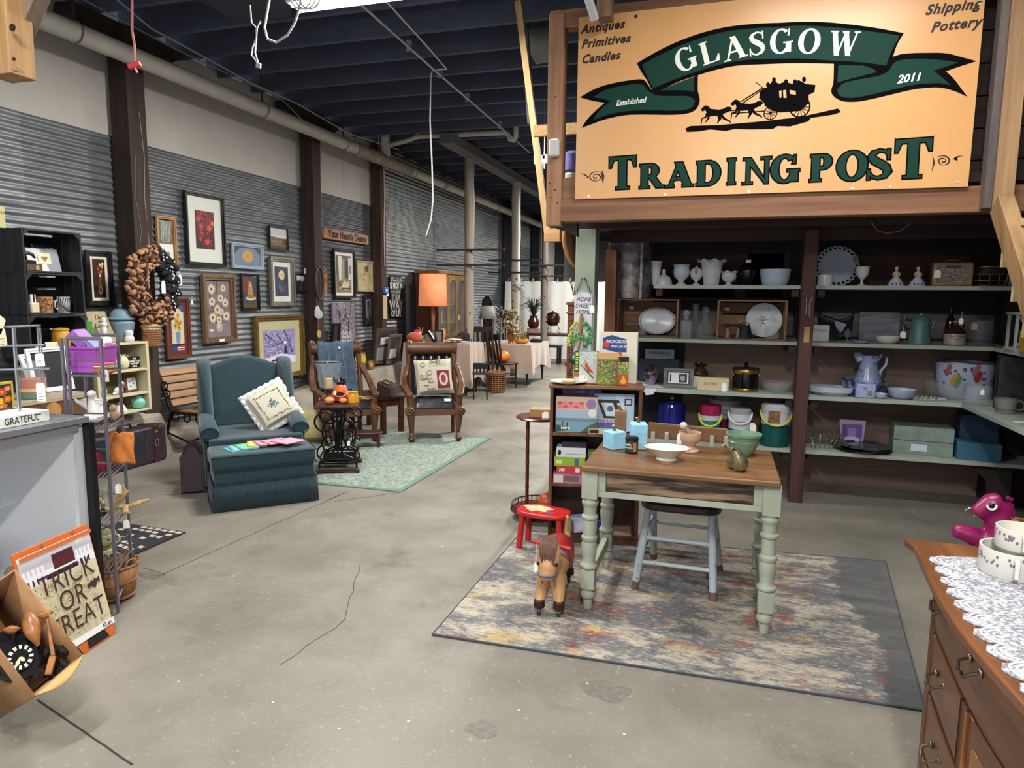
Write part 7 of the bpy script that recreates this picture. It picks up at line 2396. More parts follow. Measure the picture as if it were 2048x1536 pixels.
b.ob('carving',wood('3a1f0e','6a3e20',2),np_)
t=thing('twig_vase','white vase with bare twigs on the carved pedestal','vase',((p.x+q.x)/2,Y_+.07,q.z+.001))
MB().lathe([(.02,0),(.028,.02),(.02,.05),(.014,.06)],14).ob('vase',mat('cfd0cc',.4),t)
b=MB()
for i in range(9):
 a=random.uniform(0,2*PI)
 b.tube([(0,0,.05),(.02*math.cos(a),.02*math.sin(a),.12),(.05*math.cos(a),.04*math.sin(a),.2)],.002,4)
b.ob('twigs',mat('2c241e',.8),t)
Y_=5.38
p,q=fy(1146,690,Y_),fy(1184,585,Y_)
w_=q.x-p.x
sb=thing('slogan_board','white board lettered Home Sweet Home chained to the green post','sign',((p.x+q.x)/2,Y_+.02,p.z-.12))
H_=q.z-p.z+.12
MB(UPR).box(-w_/2,w_/2,0,H_,-.015,0).ob('board',mat('c2c3cc',.6),sb,.002)
for s_,z in(('HOME',.085),('SWEET',.135),('HOME',.185)):
 text(s_,.047,INK,sb,T(0,-.0008,H_-z+.03)@UPR,shear=.3,xs=.9)
for s in(-1,1):
 b=MB()
 for k in range(9):
  f_=k/8
  b.ring((s*(w_/2-.012)*(1-f_)+s*.01*f_,-.004,H_-.01+.12*f_),.009,.0022,10,5,k%2)
 b.ob('chain',mat('2b2b2d',.4,.7),sb)
price_tag((w_/2-.0,-.006,H_-.1),0,.04,.06,sb,0)
t=thing('spoon_ornament','long brown spoon ornament with blue eggs and trailing ivy on the slogan board','ornament',((p.x+q.x)/2-.0,Y_-.035,p.z-.12))
f=lambda u,v:fy(u,v,Y_-.035)-Vector(t.location)
MB().tube([f(1163,628),f(1163,640),f(1161,668),f(1159,690),f(1155,705)],[.012,.019,.016,.009,.012],12).ob('handle',mat('6d5238',.6,0,'9a7d5a',30,.3),t)
MB().ball(f(1153,717),(.062,.02,.056),18,12).ob('bowl',mat('3a2c22',.6),t)
for u,v in((1150,716),(1156,711),(1159,719)):
 MB().ball(f(u,v)+Vector((0,-.018,0)),(.02,.018,.024),14,10).ob('egg',mat('3f8fb5',.35),t,label='blue egg')
for(us,n_,c1,c2_)in(([(1160,645),(1145,655),(1138,675),(1137,695)],26,'7d8a35','b5b86a'),([(1163,645),(1176,650),(1181,668),(1178,690)],30,'2f6b3c','5a9a5c'),([(1160,670),(1150,678),(1148,690)],12,'2f6b3c','5a9a5c'),([(1164,672),(1172,685),(1168,697)],14,'2f6b3c','5a9a5c')):
 b=MB()
 for i in range(n_):
  s=i/n_*(len(us)-1)
  k_=min(int(s),len(us)-2)
  g=s-k_
  c0=f(us[k_][0]*(1-g)+us[k_+1][0]*g+random.uniform(-4,4),us[k_][1]*(1-g)+us[k_+1][1]*g+random.uniform(-4,4))
  b.ball(c0+Vector((0,random.uniform(-.02,.005),0)),(.011,.004,.016),6,4)
 b.ob('ivy_leaves',mat(c1,.6,0,c2_,60),t)
 # ================================================================ goods on the alcove shelves
MILK=mat('c6c9d0',.25)
CLR=glass('a9b3b9',.04,.22)
PROF={'vase':[(.55,0),(.6,.02),(.7,.4),(.85,.8),(1,1),(.94,1),(.6,.5),(0,.45)],'dome':[(1,0),(1,.06),(.9,.3),(.7,.52),(.3,.64),(.18,.68),(.25,.74),(.15,.82),(.25,.88),(.2,.97),(0,1)],'urn':[(.6,0),(.62,.05),(.35,.14),(.4,.24),(.85,.42),(.98,.65),(.9,.9),(1,.96),(.98,1),(.9,1),(.8,.6),(0,.5)],'egg':[(.6,0),(.6,.04),(.2,.12),(.25,.2),(.8,.38),(1,.58),(.85,.78),(.5,.88),(.15,.92),(.2,.97),(0,1)],'bottle':[(.5,0),(.55,.02),(.7,.2),(1,.5),(.95,.65),(.55,.82),(.4,.9),(.55,1),(.45,1),(0,.9)],'bowl':[(.5,0),(.55,.02),(.85,.35),(1,1),(.95,1),(.78,.35),(0,.1)],'tub':[(.72,0),(.82,.1),(.92,.5),(1,1),(.95,1),(.85,.4),(0,.15)],'mug':[(1,0),(1,.85),(.96,1),(.9,1),(.9,.2),(0,.15)],'goblet':[(.8,0),(.7,.04),(.2,.12),(.18,.32),(.5,.42),(.85,.6),(1,1),(.93,1),(.7,.6),(0,.5)],'decanter':[(.8,0),(1,.03),(.95,.25),(.6,.5),(.28,.62),(.25,.72),(.4,.76),(.3,.78),(.42,.86),(.35,.96),(0,1)],'square':[(.95,0),(1,.02),(1,.55),(.9,.62),(.4,.68),(.35,.8),(.6,.83),(.55,.92),(.3,1),(0,1)],'jug':[(.9,0),(1,.03),(1,.45),(.85,.6),(.4,.75),(.25,.82),(.25,.95),(.32,1),(0,1)],'pot':[(1,0),(1,.05),(.9,.3),(.78,.75),(.8,.78),(.72,.8),(.5,.9),(.15,.94),(.12,1),(0,1)],'disc':[(.7,0),(.95,.4),(1,1),(.9,1),(.6,.5),(0,.4)],}
def sh(name,label,cat,u,wpx,vt,vb,z,prof,m_,Y=6.05,group=None,wob=None,n=24,sy=1,part='body'):
 """a turned ware: centre column u, width and height in photo pixels, standing on a shelf at height z"""
 p=fy(u,vb,Y)
 k=K(p)
 t=thing(name,label,cat,(p.x,Y,z+.001),0,group)
 R_,h=wpx/2*k,(vb-vt)*k
 MB().lathe([(r*R_,q*h)for r,q in PROF[prof]],n,sy=sy,wob=wob).ob(part,m_,t)
 return t,R_,h
def bumps(t,R_,h,prof,m_,z0,z1,rows,cols):
 b=MB()
 P_=PROF[prof]
 for j in range(rows):
  q=z0+(z1-z0)*j/(rows-1)
  for(ra,qa),(rb,qb)in zip(P_,P_[1:]):
   if qa<=q<=qb and qb>qa:
    r=ra+(rb-ra)*(q-qa)/(qb-qa)
    break
  for i in range(cols):
   a=2*PI*(i+.5*(j%2))/cols
   if math.sin(a)<.3:
    b.ball((r*R_*math.cos(a),r*R_*math.sin(a),q*h),.0055,6,4)
 b.ob('hobnails',m_,t)
def frill(t,R_,h,m_,amp=.18,n=9):
 b=MB()
 b.grid(lambda u,v:((R_*(.82+.38*v))*math.cos(2*PI*u),(R_*(.82+.38*v))*math.sin(2*PI*u),h*(.9+.1*v)+h*.06*v*math.sin(2*PI*u*n)),72,4)
 b.ob('ruffled_rim',m_,t,solid=.004)
Z1,Z2,Z3,Z4=SZ
sh('vase','plain milk glass vase half hidden by the galvanized can','vase',1311,24,523,570,Z1,'vase',MILK)
sh('cheese_dome','milk glass domed butter dish on the top left shelf','dish',1327,34,538,570,Z1,'dome',MILK)
t,R_,h=sh('urn','milk glass urn with moulded relief, third from the galvanized can','urn',1362,33,530,570,Z1,'urn',mat('b4bac6',.3,0,'c9ccd4',40,.5))
t,R_,h=sh('covered_goblet','egg shaped lidded milk glass dish with a tan tag','dish',1392,26,531,570,Z1,'egg',MILK)
price_tag((.0,-R_*1.05,h*.8),0,.025,.04,t,0,m=mat('8d7a60',.7))
t,R_,h=sh('ruffled_vase','big hobnail milk glass vase with ruffled flared rim','vase',1422,46,521,570,Z1,'vase',MILK,group=None)
bumps(t,R_,h,'vase',MILK,.05,.85,12,26)
frill(t,R_,h,MILK,n=8)
t,R_,h=sh('ruffled_vase','small squat hobnail milk glass vase beside the black vase','vase',1457,27,543,570,Z1,'urn',MILK)
bumps(t,R_,h,'urn',MILK,.3,.85,6,18)
frill(t,R_,h,MILK,n=6)
t,R_,h=sh('black_vase','glossy black bottle vase with a white sticker on the top shelf','vase',1494,34,519,570,Z1,'bottle',mat('0b0b10',.12))
MB().box(-.02,.02,-R_*.62,-R_*.6,h*.87,h*.98).ob('sticker',PAPER,t)
sh('mixing_bowl','plain white deep bowl at the end of the top left shelf','bowl',1549,60,538,570,Z1,'tub',mat('a9b9c6',.3))
p=fy(1672,568,6.2)
k=K(p)
t=thing('lace_plate','large milk glass plate with pierced lace rim leaning at the top right bank','plate',(p.x,6.2,Z1+.002))
t.rotation_euler=(-.2,0,0)
R_=40*k
b=MB(T(0,0,R_)@UPR)
b.lathe([(R_*.45,.008),(R_*.78,.012),(R_*.82,.02),(R_*.80,.02),(R_*.76,.0),(0,0)][::-1],40)
for i in range(26):
 a=2*PI*i/26
 b.ring((R_*.9*math.cos(a),R_*.9*math.sin(a),.018),R_*.1,.006,12,6)
b.ob('plate',mat('aab0be',.3),t)
price_tag((R_*.85,-.03,R_*1.45),0,.035,.05,t,0,m=mat('8d7a60',.7))
t,R_,h=sh('china_mug','small white straight mug in front of the lace plate','mug',1649,28,549,570,Z1,'mug',MILK,Y=5.95)
sh('goblet','milk glass ribbed goblet right of the lace plate','goblet',1723,26,532,570,Z1,'goblet',MILK,wob=lambda a,z:.03*math.cos(10*a))
for lab,u in(('lady figurine with striped flag skirt, left of the pair',1791),('lady figurine with striped flag skirt, beside the lunch box',1834)):
 p=fy(u,570,6.0)
 k=K(p)
 t=thing('lady_figurine',lab,'figurine',(p.x,6.0,Z1+.001),0,'pair of lady figurines')
 b=MB()
 b.lathe([(16*k,0),(15*k,2*k),(11*k,10*k),(5*k,18*k),(4*k,20*k)],20)
 b.ob('skirt',mat('b9bdd2',.35),t)
 for j,(c,a0)in enumerate((('232a5c',-2.3),('8d3340',-1.85),('c9c9d2',-1.6),('8d3340',-1.35))):
  q=MB()
  q.grid(lambda u_,v:((14.9-9*v)*k*1.04*math.cos(a0+.22*u_+.4*v),(14.9-9*v)*k*1.04*math.sin(a0+.22*u_+.4*v),(2.5+13*v)*k),3,5)
  q.ob('flag_stripe',mat(c,.4),t)
 MB().lathe([(4*k,19*k),(5*k,23*k),(4*k,28*k),(2*k,30*k),(1.8*k,31*k)],14).ob('bodice',mat('c2b08a',.4),t)
 for s in(-1,1):
  MB().tube([(s*4*k,0,27*k),(s*6.5*k,-2*k,22*k),(s*3*k,-6*k,20*k)],1.6*k,6).ob('arm',mat('c2b08a',.4),t)
 MB().ball((0,0,34*k),(3.2*k,3.2*k,3.8*k),12,8).ob('head',mat('c9b596',.4),t)
 MB().ball((0,.5*k,36.2*k),(3.6*k,3.6*k,2.2*k),12,8).ob('bonnet',mat('d0c49a',.4),t)
p=fy(1901,570,6.0)
k=K(p)
t=thing('lunch_box','old metal lunch box with yellow rim and a crowded picture','lunch box',(p.x,6.0,Z1+.001),rad(-4))
MB().box(-35*k,35*k,-.05,.05,0,47*k).ob('box',mat('a58f3f',.35,.3,'7d6a2c',30),t,.012)
artmesh('print',T(0,-.051,0)@UPR,60*k,38*k,-30*k,4.5*k,strokes(90,['6b5c56','4a3f3d','8d7f76','a39488','5c4a44'],.02,.9,.05,.8,.04,.12,.05)+[('2a2320',rect(.28,.72,.82,.94)),('48586b',rect(.04,.14,.1,.95))],mat('746862',.45),t,.0)
MB().ring((0,0,47*k),14*k,.006,16,6,1,1.1,.35,0,PI).ob('handle',mat('6b5c34',.4,.5),t)
price_tag((-27*k,-.055,32*k),0,.045,.06,t,0)
p=fy(1980,571,6.0)
k=K(p)
t=thing('catcher_mask','brass wire cage face mask with a brown cap behind it','mask',(p.x,6.0,Z1+.001))
b=MB()
for z,r in((2,26),(12,31),(24,31),(38,24)):
 b.tube([(r*k*math.cos(a),-r*.7*k*math.sin(a),z*k)for a in[PI*i/14 for i in range(15)]],.0045,6)
for a in(.7,1.3,1.85,2.45):
 b.tube([(r*k*math.cos(a),-r*.7*k*math.sin(a),z*k)for z,r in((2,26),(12,31),(24,31))],.004,6)
b.ob('cage',mat('8d7a4c',.4,.7),t)
MB().ball((0,.05,30*k),(27*k,.09,22*k),18,10).ob('cap',mat('2c1c15',.6),t)
sh('glass_tumbler','clear tumbler at the dark right end of the top shelf','glass',2026,20,547,571,Z1,'mug',CLR)
ZC1=fy(1290,598,5.9).z
for lab,u0,u1,vt in(('wooden crate on its side below the galvanized can, holding an oval platter',1233,1355,598),('wooden crate on its side holding a round plate and a flask',1432,1572,600)):
 a,c=fy(u0,675,5.9),fy(u1,675,5.9)
 t=thing('wooden_crate',lab,'crate',((a.x+c.x)/2,5.9,Z2+.001),0,'crates on the second shelf')
 hw,ht=(c.x-a.x)/2,fy(u0,vt,5.9).z-Z2
 CW=wood('5c402c','8d6a4a',0,10,.7,.2)
 for x in(-hw,hw-.016):
  MB().box(x,x+.016,0,.34,0,ht).ob('end_board',CW,t,.002)
 MB().box(-hw+.016,hw-.016,0,.34,0,.01).ob('side_slat',CW,t)
 MB().box(-hw+.016,hw-.016,0,.34,ht-.01,ht).ob('side_slat',CW,t)
 b=MB()
 for q in range(3):
  b.box(-hw+.016,hw-.016,.325,.337,.012+q*(ht-.02)/3,(q+1)*(ht-.02)/3-.006)
 b.ob('bottom_slats',CW,t)
 for x in(-hw+.016,hw-.036):
  MB().box(x,x+.02,.29,.325,.01,ht-.01).ob('batten',CW,t)
 MB().box(-hw+.06,-hw+.1,.322,.3245,ht*.72,ht*.8).ob('sticker',PAPER,t)
p=fy(1258,598,6.05)
k=K(p)
t=thing('galvanized_can','big rusty galvanized metal can standing on the left crate','can',(p.x,6.06,ZC1+.002))
GV=mat('4a4a4e',.5,.7,'8f8a88',12,.3,con=.14)
MB().lathe([(.185,0),(.19,.005),(.19,.46),(.195,.465),(.195,.475),(.19,.48),(.1,.51),(.03,.52),(0,.52)],36).ob('can',GV,t)
MB().box(.105,.125,-.17,-.145,0,.475).ob('seam',GV,t)
MB().ring((0,0,.525),.03,.006,14,6,0,1,1,0,PI).ob('handle',GV,t)
p=fy(1312,674,6.1)
k=K(p)
t=thing('oval_platter','oval white platter with patterned rim standing in the left crate','platter',(p.x,6.13,Z2+.018))
t.rotation_euler=(-.18,0,0)
MB(T(0,0,27*k)@UPR).lathe([(0,0),(.6*36*k,.0),(.75*36*k,.008),(36*k,.02),(36*k,.024),(.74*36*k,.013),(0,.006)],36,sy=.75).ob('plate',mat('b9bcc4',.25),t)
b=MB(T(0,0,27*k)@UPR)
for i in range(60):
 a=2*PI*i/60
 b.ball((33*k*math.cos(a),25*k*math.sin(a),.0235),(.005,.005,.002),5,4)
b.ob('rim_pattern',mat('3d3538',.4),t)
sh('glass_cup','small cut glass cup in front of the oval platter','glass',1285,14,655,676,Z2+.012,'mug',CLR,Y=5.98)
sh('decanter','square cut crystal decanter, first of the three stoppered bottles','decanter',1371,25,621,677,Z2,'square',glass('c3cbd6',.03,.4),Y=5.95,n=8)
sh('decanter','round shouldered clear decanter, middle of the three stoppered bottles','decanter',1389,32,609,677,Z2,'decanter',CLR,Y=6.15)
sh('decanter','bell shaped clear decanter, third of the stoppered bottles','decanter',1409,36,613,677,Z2,'decanter',CLR,Y=6.0)
p=fy(1526,676,6.12)
k=K(p)
t=thing('round_plate','round cream plate with a flower spray standing in the second crate','plate',(p.x,6.12,Z2+.016))
t.rotation_euler=(-.15,0,0)
MB(T(0,0,34*k)@UPR).lathe([(0,0),(.6*34*k,.0),(.8*34*k,.01),(34*k,.018),(34*k,.022),(.78*34*k,.015),(0,.006)],36).ob('plate',mat('b7bcc2',.25),t)
b=MB(T(0,0,34*k)@UPR)
for i in range(34):
 a,r=random.uniform(0,2*PI),random.uniform(0,14*k)
 b.ball((-4*k+r*math.cos(a),r*.8*math.sin(a),.0095),(.006,.005,.002),5,4)
b.ob('flower_print',mat('8d5f4c',.5,0,'6b7a5c',60),t)
sh('flask_bottle','flat clear glass flask in front of the flower plate','bottle',1543,26,618,677,Z2+.012,'square',glass('aab2ae',.05,.45),Y=5.95,sy=.5)
p=fy(1468,676,5.98)
k=K(p)
t=thing('candle_rack','black iron rack with two hanging glass teardrops in the second crate','candle holder',(p.x,5.98,Z2+.012))
MB().box(-17*k,17*k,-.01,.01,22*k,24*k).ob('bar',mat('101012',.5),t)
for x in(-13,8):
 MB().lathe([(0,0),(5*k,1*k),(4.5*k,8*k),(2*k,15*k),(2*k,19*k)],14,c=(x*k,0,0)).ob('glass_drop',glass('d0b8a8',.05,.5),t)
 MB().cyl((x*k,0,19*k),(x*k,0,29*k),.008,8).ob('hook',mat('101012',.5),t)
p=fy(1489,677,5.98)
t=thing('wire_basket','black flared wire basket beside the candle rack','basket',(p.x,6.0,Z2+.012))
MB().lathe([(16*k,0),(15*k,3*k),(10*k,25*k),(9*k,25*k),(13*k,3*k)],16).ob('basket',mat('0d0d10',.6,bump=.5,s=90),t)
MB().ring((0,0,27*k),8*k,.004,14,6,1,1,.5).ob('handle',mat('0d0d10',.6),t)
for lab,u in(('white salt block shaker by the dividing post',1646),('white pepper block shaker half behind the dividing post',1630)):
 p=fy(u,684,5.97)
 t=boxthing('shaker',lab,'shaker',(p.x,5.97,Z2+.001),(.08,.06,.135),mat('b3b5ba',.4),group='pair of block shakers',bev=.01)
 text('SALT' if u>1640 else 'PEPPER',.025,INK,t,T(0,-.031,.09)@UPR,xs=.8)
p=fy(1668,682,6.12)
t=thing('dark_basket','dark woven leaf shaped basket holding cards on the second right shelf','basket',(p.x,6.14,Z2+.001))
b=MB()
b.grid(lambda u,v:((-.13+.26*u),.06*math.sin(PI*v)*(1 if v else 1)-.05,.02+.15*abs(2*v-1)+.06*abs(2*u-1)**2),12,10)
b.ob('basket',mat('100e0e',.5,0,'2c2724',60,.6),t,solid=.01)
t2=thing('card_frame','black framed white card lying in the dark basket','card',(p.x-.01,6.12,Z2+.13))
MB(rotm(rad(35),rad(18),0)).box(-.1,.1,-.005,.005,-.05,.06).ob('frame',BLACK,t2)
MB(rotm(rad(35),rad(18),0)).box(-.08,.08,-.007,-.0051,-.04,.05).ob('card',mat('9aa2b8',.6),t2)
sh('glass_trinket','little clear figurine on a dark block','ornament',1694,14,656,684,Z2,'egg',CLR)
p,q=fy(1716,683,6.33),fy(1800,635,6.33)
t=thing('painted_canvas','grey stormy seascape panel leaning at the back of the second right shelf','picture',((p.x+q.x)/2,6.33,Z2+.001))
t.rotation_euler=(-.1,0,0)
MB(UPR).box((p.x-q.x)/2,(q.x-p.x)/2,0,.235,0,.02).ob('panel',mat('3c4048',.6,0,'7d7f88',5,st=(1,1,4)),t)
sh('cream_bowl','wide cream bowl in front of the seascape panel','bowl',1775,46,673,687,Z2,'bowl',mat('c2c3b4',.3),Y=5.98)
sh('trinket_dish','tiny blue and white dish on the second right shelf edge','dish',1722,28,682,686,Z2,'disc',mat('8f9fc0',.3),Y=5.93)
t,R_,h=sh('coffee_pot','tall green enamel coffee pot with a white tag','coffee pot',1838,42,626,687,Z2,'pot',mat('3c5c5e',.3,0,'4d7072',60),Y=6.0)
MB().tube([(R_*.85,0,h*.45),(R_*1.05,0,h*.6),(R_*1.2,0,h*.76)],[.022,.016,.01],10).ob('spout',mat('3c5c5e',.3),t)
MB().tube([(-R_*.8,0,h*.75),(-R_*1.3,0,h*.8),(-R_*1.55,0,h*.68),(-R_*1.2,0,h*.5),(-R_*.9,0,h*.45)],.008,8).ob('handle',mat('15181a',.4),t)
price_tag((-R_*1.45,-.01,h*.4),0,.04,.055,t,.12)
t,R_,h=sh('stoneware_jug','brown topped cream stoneware jug with black lettering','jug',1908,38,641,689,Z2,'jug',mat('8d857a',.3),Y=5.98)
MB().lathe([(R_*1.005,h*.47),(R_*.86,h*.605),(R_*.41,h*.755),(R_*.26,h*.82),(R_*.26,h*.95)],24).ob('brown_glaze',mat('2a1a14',.2),t)
MB().ring((R_*.45,0,h*.8),R_*.28,.007,14,6,1).ob('handle',mat('2a1a14',.2),t)
text('PLATTE VALLEY',.02,INK,t,T(0,-R_*1.01,h*.38)@UPR,xs=.75)
text('STRAIGHT',.013,INK,t,T(0,-R_*1.01,h*.25)@UPR)
price_tag((.02,-R_*.6,h*1.12),0,.03,.045,t,.05)
sh('wine_bottle','dark bottle behind the stoneware jug','bottle',1897,18,612,688,Z2,'jug',mat('0e0d14',.08),Y=6.2)
t,R_,h=sh('glass_jar','large dark glass jar with a tan tag right of the stoneware jug','jar',1960,46,640,690,Z2,'mug',glass('6b6f7a',.04,.3),Y=6.0)
price_tag((-R_*.8,-R_*.8,h*.9),0,.04,.05,t,0,m=mat('8d8a86',.7))
p=fy(2034,700,5.55)
t=thing('white_lantern','white wooden lantern frame at the right end of the second shelf','lantern',(p.x+.03,5.55,Z2+.001))
b=MB()
for x in(-.07,.07):
 for y in(-.07,.07):
  b.box(x-.008,x+.008,y-.008,y+.008,0,.26)
for z in(0,.245):
 b.box(-.085,.085,-.085,.085,z,z+.016)
b.bar((-.06,-.07,.03),(.06,-.07,.235),.008)
b.bar((-.06,-.07,.235),(.06,-.07,.03),.008)
b.ob('frame',mat('8f918f',.6),t)
p=fy(2046,700,5.3)
t=boxthing('yellow_tin','mustard yellow tin at the right picture edge','tin',(p.x+.04,5.3,Z2+.001),(.1,.1,.14),mat('a58a1f',.4))
t,R_,h=sh('bulb_vase','brown and lavender bulb vase on a white doily','vase',1301,32,725,764,Z3+.004,'bottle',mat('3a2a2a',.3,0,'8a7f92',9,con=.05),Y=6.12)
p=fy(1305,768,6.08)
t=thing('lace_doily','white lace doily hanging over the third shelf edge','doily',(p.x,6.02,Z3+.001))
MB().prism([(.13*(1+.06*math.cos(9*a))*math.cos(a),.12*math.sin(a))for a in[i*.13 for i in range(48)]],.003).ob('doily',mat('c3c3c9',.9),t)
MB(T(0,-.175,.002)@UPR).prism([(-.06,0),(.06,0),(.03,-.05),(-.03,-.06)],.003).ob('overhang',mat('c3c3c9',.9),t)
p=fy(1356,772,6.0)
t=thing('easel_frame','weathered grey frame with a black and white print on the third shelf','frame',(p.x,6.0,Z3+.001))
t.rotation_euler=(-.15,0,0)
fbars(MB(UPR),.25,.165,.028,.02).ob('frame',wood('4c4a4a','716f6c',0,20),t,.002)
artmesh('print',UPR,.2,.115,-.1,.025,[('c9cad0',rect(.08,.92,.1,.9)),('17171c',rect(.52,.86,.18,.82)),('8d8d95',ell(.68,.5,.1,.2)),('22222a',rect(.14,.2,.2,.8))],mat('22232a',.5),t,.006)
t,R_,h=sh('ruffled_vase','brown iridescent vase with frilled neck behind the frame','vase',1399,32,730,772,Z3,'bottle',mat('2a1712',.2,0,'5a3a26',30,.5),Y=6.25)
frill(t,R_*.6,h,mat('2a1712',.2),n=6)
p=fy(1391,776,6.02)
boxthing('white_packet','small blank white packet beside the yellow box','packet',(p.x,6.05,Z3+.001),(.06,.03,.10),mat('b9bbc2',.6))
p=fy(1426,781,5.92)
t=boxthing('label_box','cream and yellow printed carton on the third shelf edge','box',(p.x,5.95,Z3+.001),(.25,.08,.105),mat('c2ab72',.6,0,'b9b6a8',3),rad(-3))
text('LLOYD',.035,mat('6b2a2c',.6),t,T(-.02,-.0405,.055)@UPR)
price_tag((.09,-.045,.07),0,.04,.07,t,0)
t,R_,h=sh('ice_bucket','black and gold ice bucket with a clear knob','ice bucket',1490,50,740,784,Z3,'mug',mat('0b0a0c',.12),Y=6.0)
for z0,z1 in((.0,.14),(.82,.98)):
 MB().lathe([(R_*1.01,h*z0),(R_*1.02,h*z0+.003),(R_*1.02,h*z1),(R_*1.01,h*z1+.002)],30).ob('gold_band',mat('a5843c',.2,.9),t)
MB().lathe([(R_,h),(R_,h+.01),(.02,h+.018),(.012,h+.03),(.022,h+.045),(0,h+.06)],24).ob('lid',mat('15131a',.15),t)
MB().ring((0,-R_*.35,h*.85),R_*1.02,.004,24,6,1,1,.55,PI,2*PI).ob('bail',mat('b9b3a5',.25,.8),t)
sh('glass_bowl','shallow cut glass bowl by the dividing post on the third shelf','bowl',1553,60,765,786,Z3,'bowl',glass('aeb4b8',.05,.35),Y=6.0)
p=fy(1320,700,6.35)
t=boxthing('long_box','long white lettered carton in the dark recess above the bulb vase','box',(p.x,6.36,fy(1300,716,6.36).z),(.26,.07,.085),mat('9a9db0',.6))
boxthing('blue_board','dark blue storage box at the back of the recess under the second shelf','box',(p.x,6.36,Z3+.001),(.36,.08,fy(1300,716,6.36).z-Z3-.003),mat('1c2838',.6))
text('BURNING OIL',.03,INK,t,T(0,-.0355,.05)@UPR)
BW=mat('8f9cc0',.25,0,'3d4a80',26,con=.06,mid=.62)
sh('platter','blue and white platter seen edge-on beside the dividing post','platter',1662,90,777,794,Z3,'disc',mat('aab2c2',.25),Y=6.02,sy=.7)
t,R_,h=sh('wash_basin','dark blue patterned wash basin under the pitcher','basin',1728,92,759,788,Z3,'bowl',mat('2f3550',.25,0,'8f9bb8',18,con=.08),Y=6.12)
p=fy(1735,760,6.12)
t=thing('water_pitcher','tall blue floral white pitcher standing in the basin','pitcher',(p.x,6.12,Z3+.05))
k=K(p)
t_h=fy(1735,707,6.12).z-Z3-.05
MB().lathe([(22*k,0),(26*k,.03),(25*k,.08),(17*k,t_h*.55),(15*k,t_h*.75),(19*k,t_h*.95),(18*k,t_h*.95),(13*k,t_h*.7),(0,t_h*.6)],26).ob('body',BW,t)
MB().tube([(-14*k,0,t_h*.82),(-22*k,0,t_h*.97),(-27*k,0,t_h*1.0)],[.04,.03,.008],12).ob('spout',mat('9ba6c2',.25),t)
MB().tube([(15*k,0,t_h*.8),(22*k,0,t_h*.98),(32*k,0,t_h*.93),(31*k,0,t_h*.7),(22*k,0,t_h*.5),(20*k,0,t_h*.3)],.011,9).ob('handle',mat('a9b3c8',.25),t)
p=fy(1729,794,5.93)
t=boxthing('china_box','square blue and white china box in front of the basin','box',(p.x,5.94,Z3+.001),(.14,.1,.11),BW,0,bev=.008)
price_tag((.03,-.055,.06),0,.03,.035,t,0,m=mat('8d6a52',.7))
sh('cobalt_bottle','tiny cobalt blue bottle left of the china box','bottle',1704,10,767,792,Z3,'jug',mat('14185c',.1),Y=5.96)
sh('trinket_dish','tiny white scalloped dish right of the china box','dish',1761,24,786,796,Z3,'bowl',mat('a5adc2',.3),Y=5.92)
sh('china_bowl','blue and white scalloped bowl on the third right shelf','bowl',1802,52,778,797,Z3,'bowl',mat('9aa6bf',.25),Y=5.97,wob=lambda a,z:.03*math.cos(8*a))
p=fy(1850,797,6.0)
t=thing('glass_beads','string of clear glass beads lying on the third right shelf','beads',(p.x,6.0,Z3+.001))
b=MB()
for i in range(24):
 b.ball((.13*math.cos(i*.27)+random.uniform(-.01,.01),.07*math.sin(i*.27),.009),.009,7,5)
b.ob('beads',mat('b5b9bd',.1,.3),t)
sh('glass_bowl','big clear pressed glass bowl on the third right shelf','bowl',1886,82,765,800,Z3,'bowl',glass('8f9498',.05,.3),Y=6.1)
t,R_,h=sh('painted_bucket','white enamel tub with painted leaves and coloured dots','tub',1925,106,729,800,Z3,'tub',mat('a9b1c6',.3),Y=6.22,sy=.75,n=32)
MB().ring((0,0,h),R_,.006,36,6,2,1,.75).ob('steel_rim',mat('9a9a9c',.25,.8),t)
for cx_,cz,c,kx in((-.62,.6,'b5892a',1),(-.9,.85,'9a4a4a',0),(-.5,.55,'4f7a3a',1),(.25,.7,'8d3a34',0),(.15,.88,'a35a6a',0)):
 a=-PI/2+cx_*.9
 b=MB()
 b.grid(lambda u,v:(R_*.985*math.cos(a+.3*(u-.5)),.75*R_*.985*math.sin(a+.3*(u-.5))-.003,h*(cz-.3*math.sin(PI*u)*(v-.5)-.05+.2*(u-.5))),8,4)
 b.ob('painted_leaf',mat(c,.4),t)
b=MB()
for i in range(20):
 a,z=random.uniform(-2.8,-.3),random.uniform(.4,.9)
 b.ball((R_*(.86+.12*z)*math.cos(a),.75*R_*(.86+.12*z)*math.sin(a),h*z),(.012,.006,.012),7,5)
b.ob('painted_dots',mat('3f4a5c',.4,0,'7d4a6a',30),t)
t,R_,h=sh('glass_jar','cut glass jar with a white tag on the third right shelf','jar',1953,50,770,808,Z3,'mug',glass('9aa2aa',.05,.35),Y=5.8)
price_tag((0,-R_*1.02,h*.9),0,.025,.04,t,0)
p=fy(2022,815,5.6)
t=boxthing('tin_lantern','old dark tin box lantern with oval hole at the right end','lantern',(p.x+.03,5.62,Z3+.001),(.24,.2,.38),mat('191a1c',.5,.5,'34363a',12,.3),rad(-12))
MB(T(-.123,0,.19)@rotm(0,0,-PI/2)@UPR).prism(ell(0,0,.05,.1,18),.004).ob('hole',mat('050506',.8),t)
price_tag((.04,-.105,.33),0,.04,.05,t,0)
t,R_,h=sh('china_cup','grey glass cup in front of the tin lantern','cup',2010,40,790,820,Z3,'tub',glass('8d8f8c',.1,.6),Y=5.42)
MB().ring((R_*1.2,0,h*.55),h*.3,.007,14,6,1).ob('handle',mat('6d6f6e',.2),t)
p=fy(2024,842,5.0)
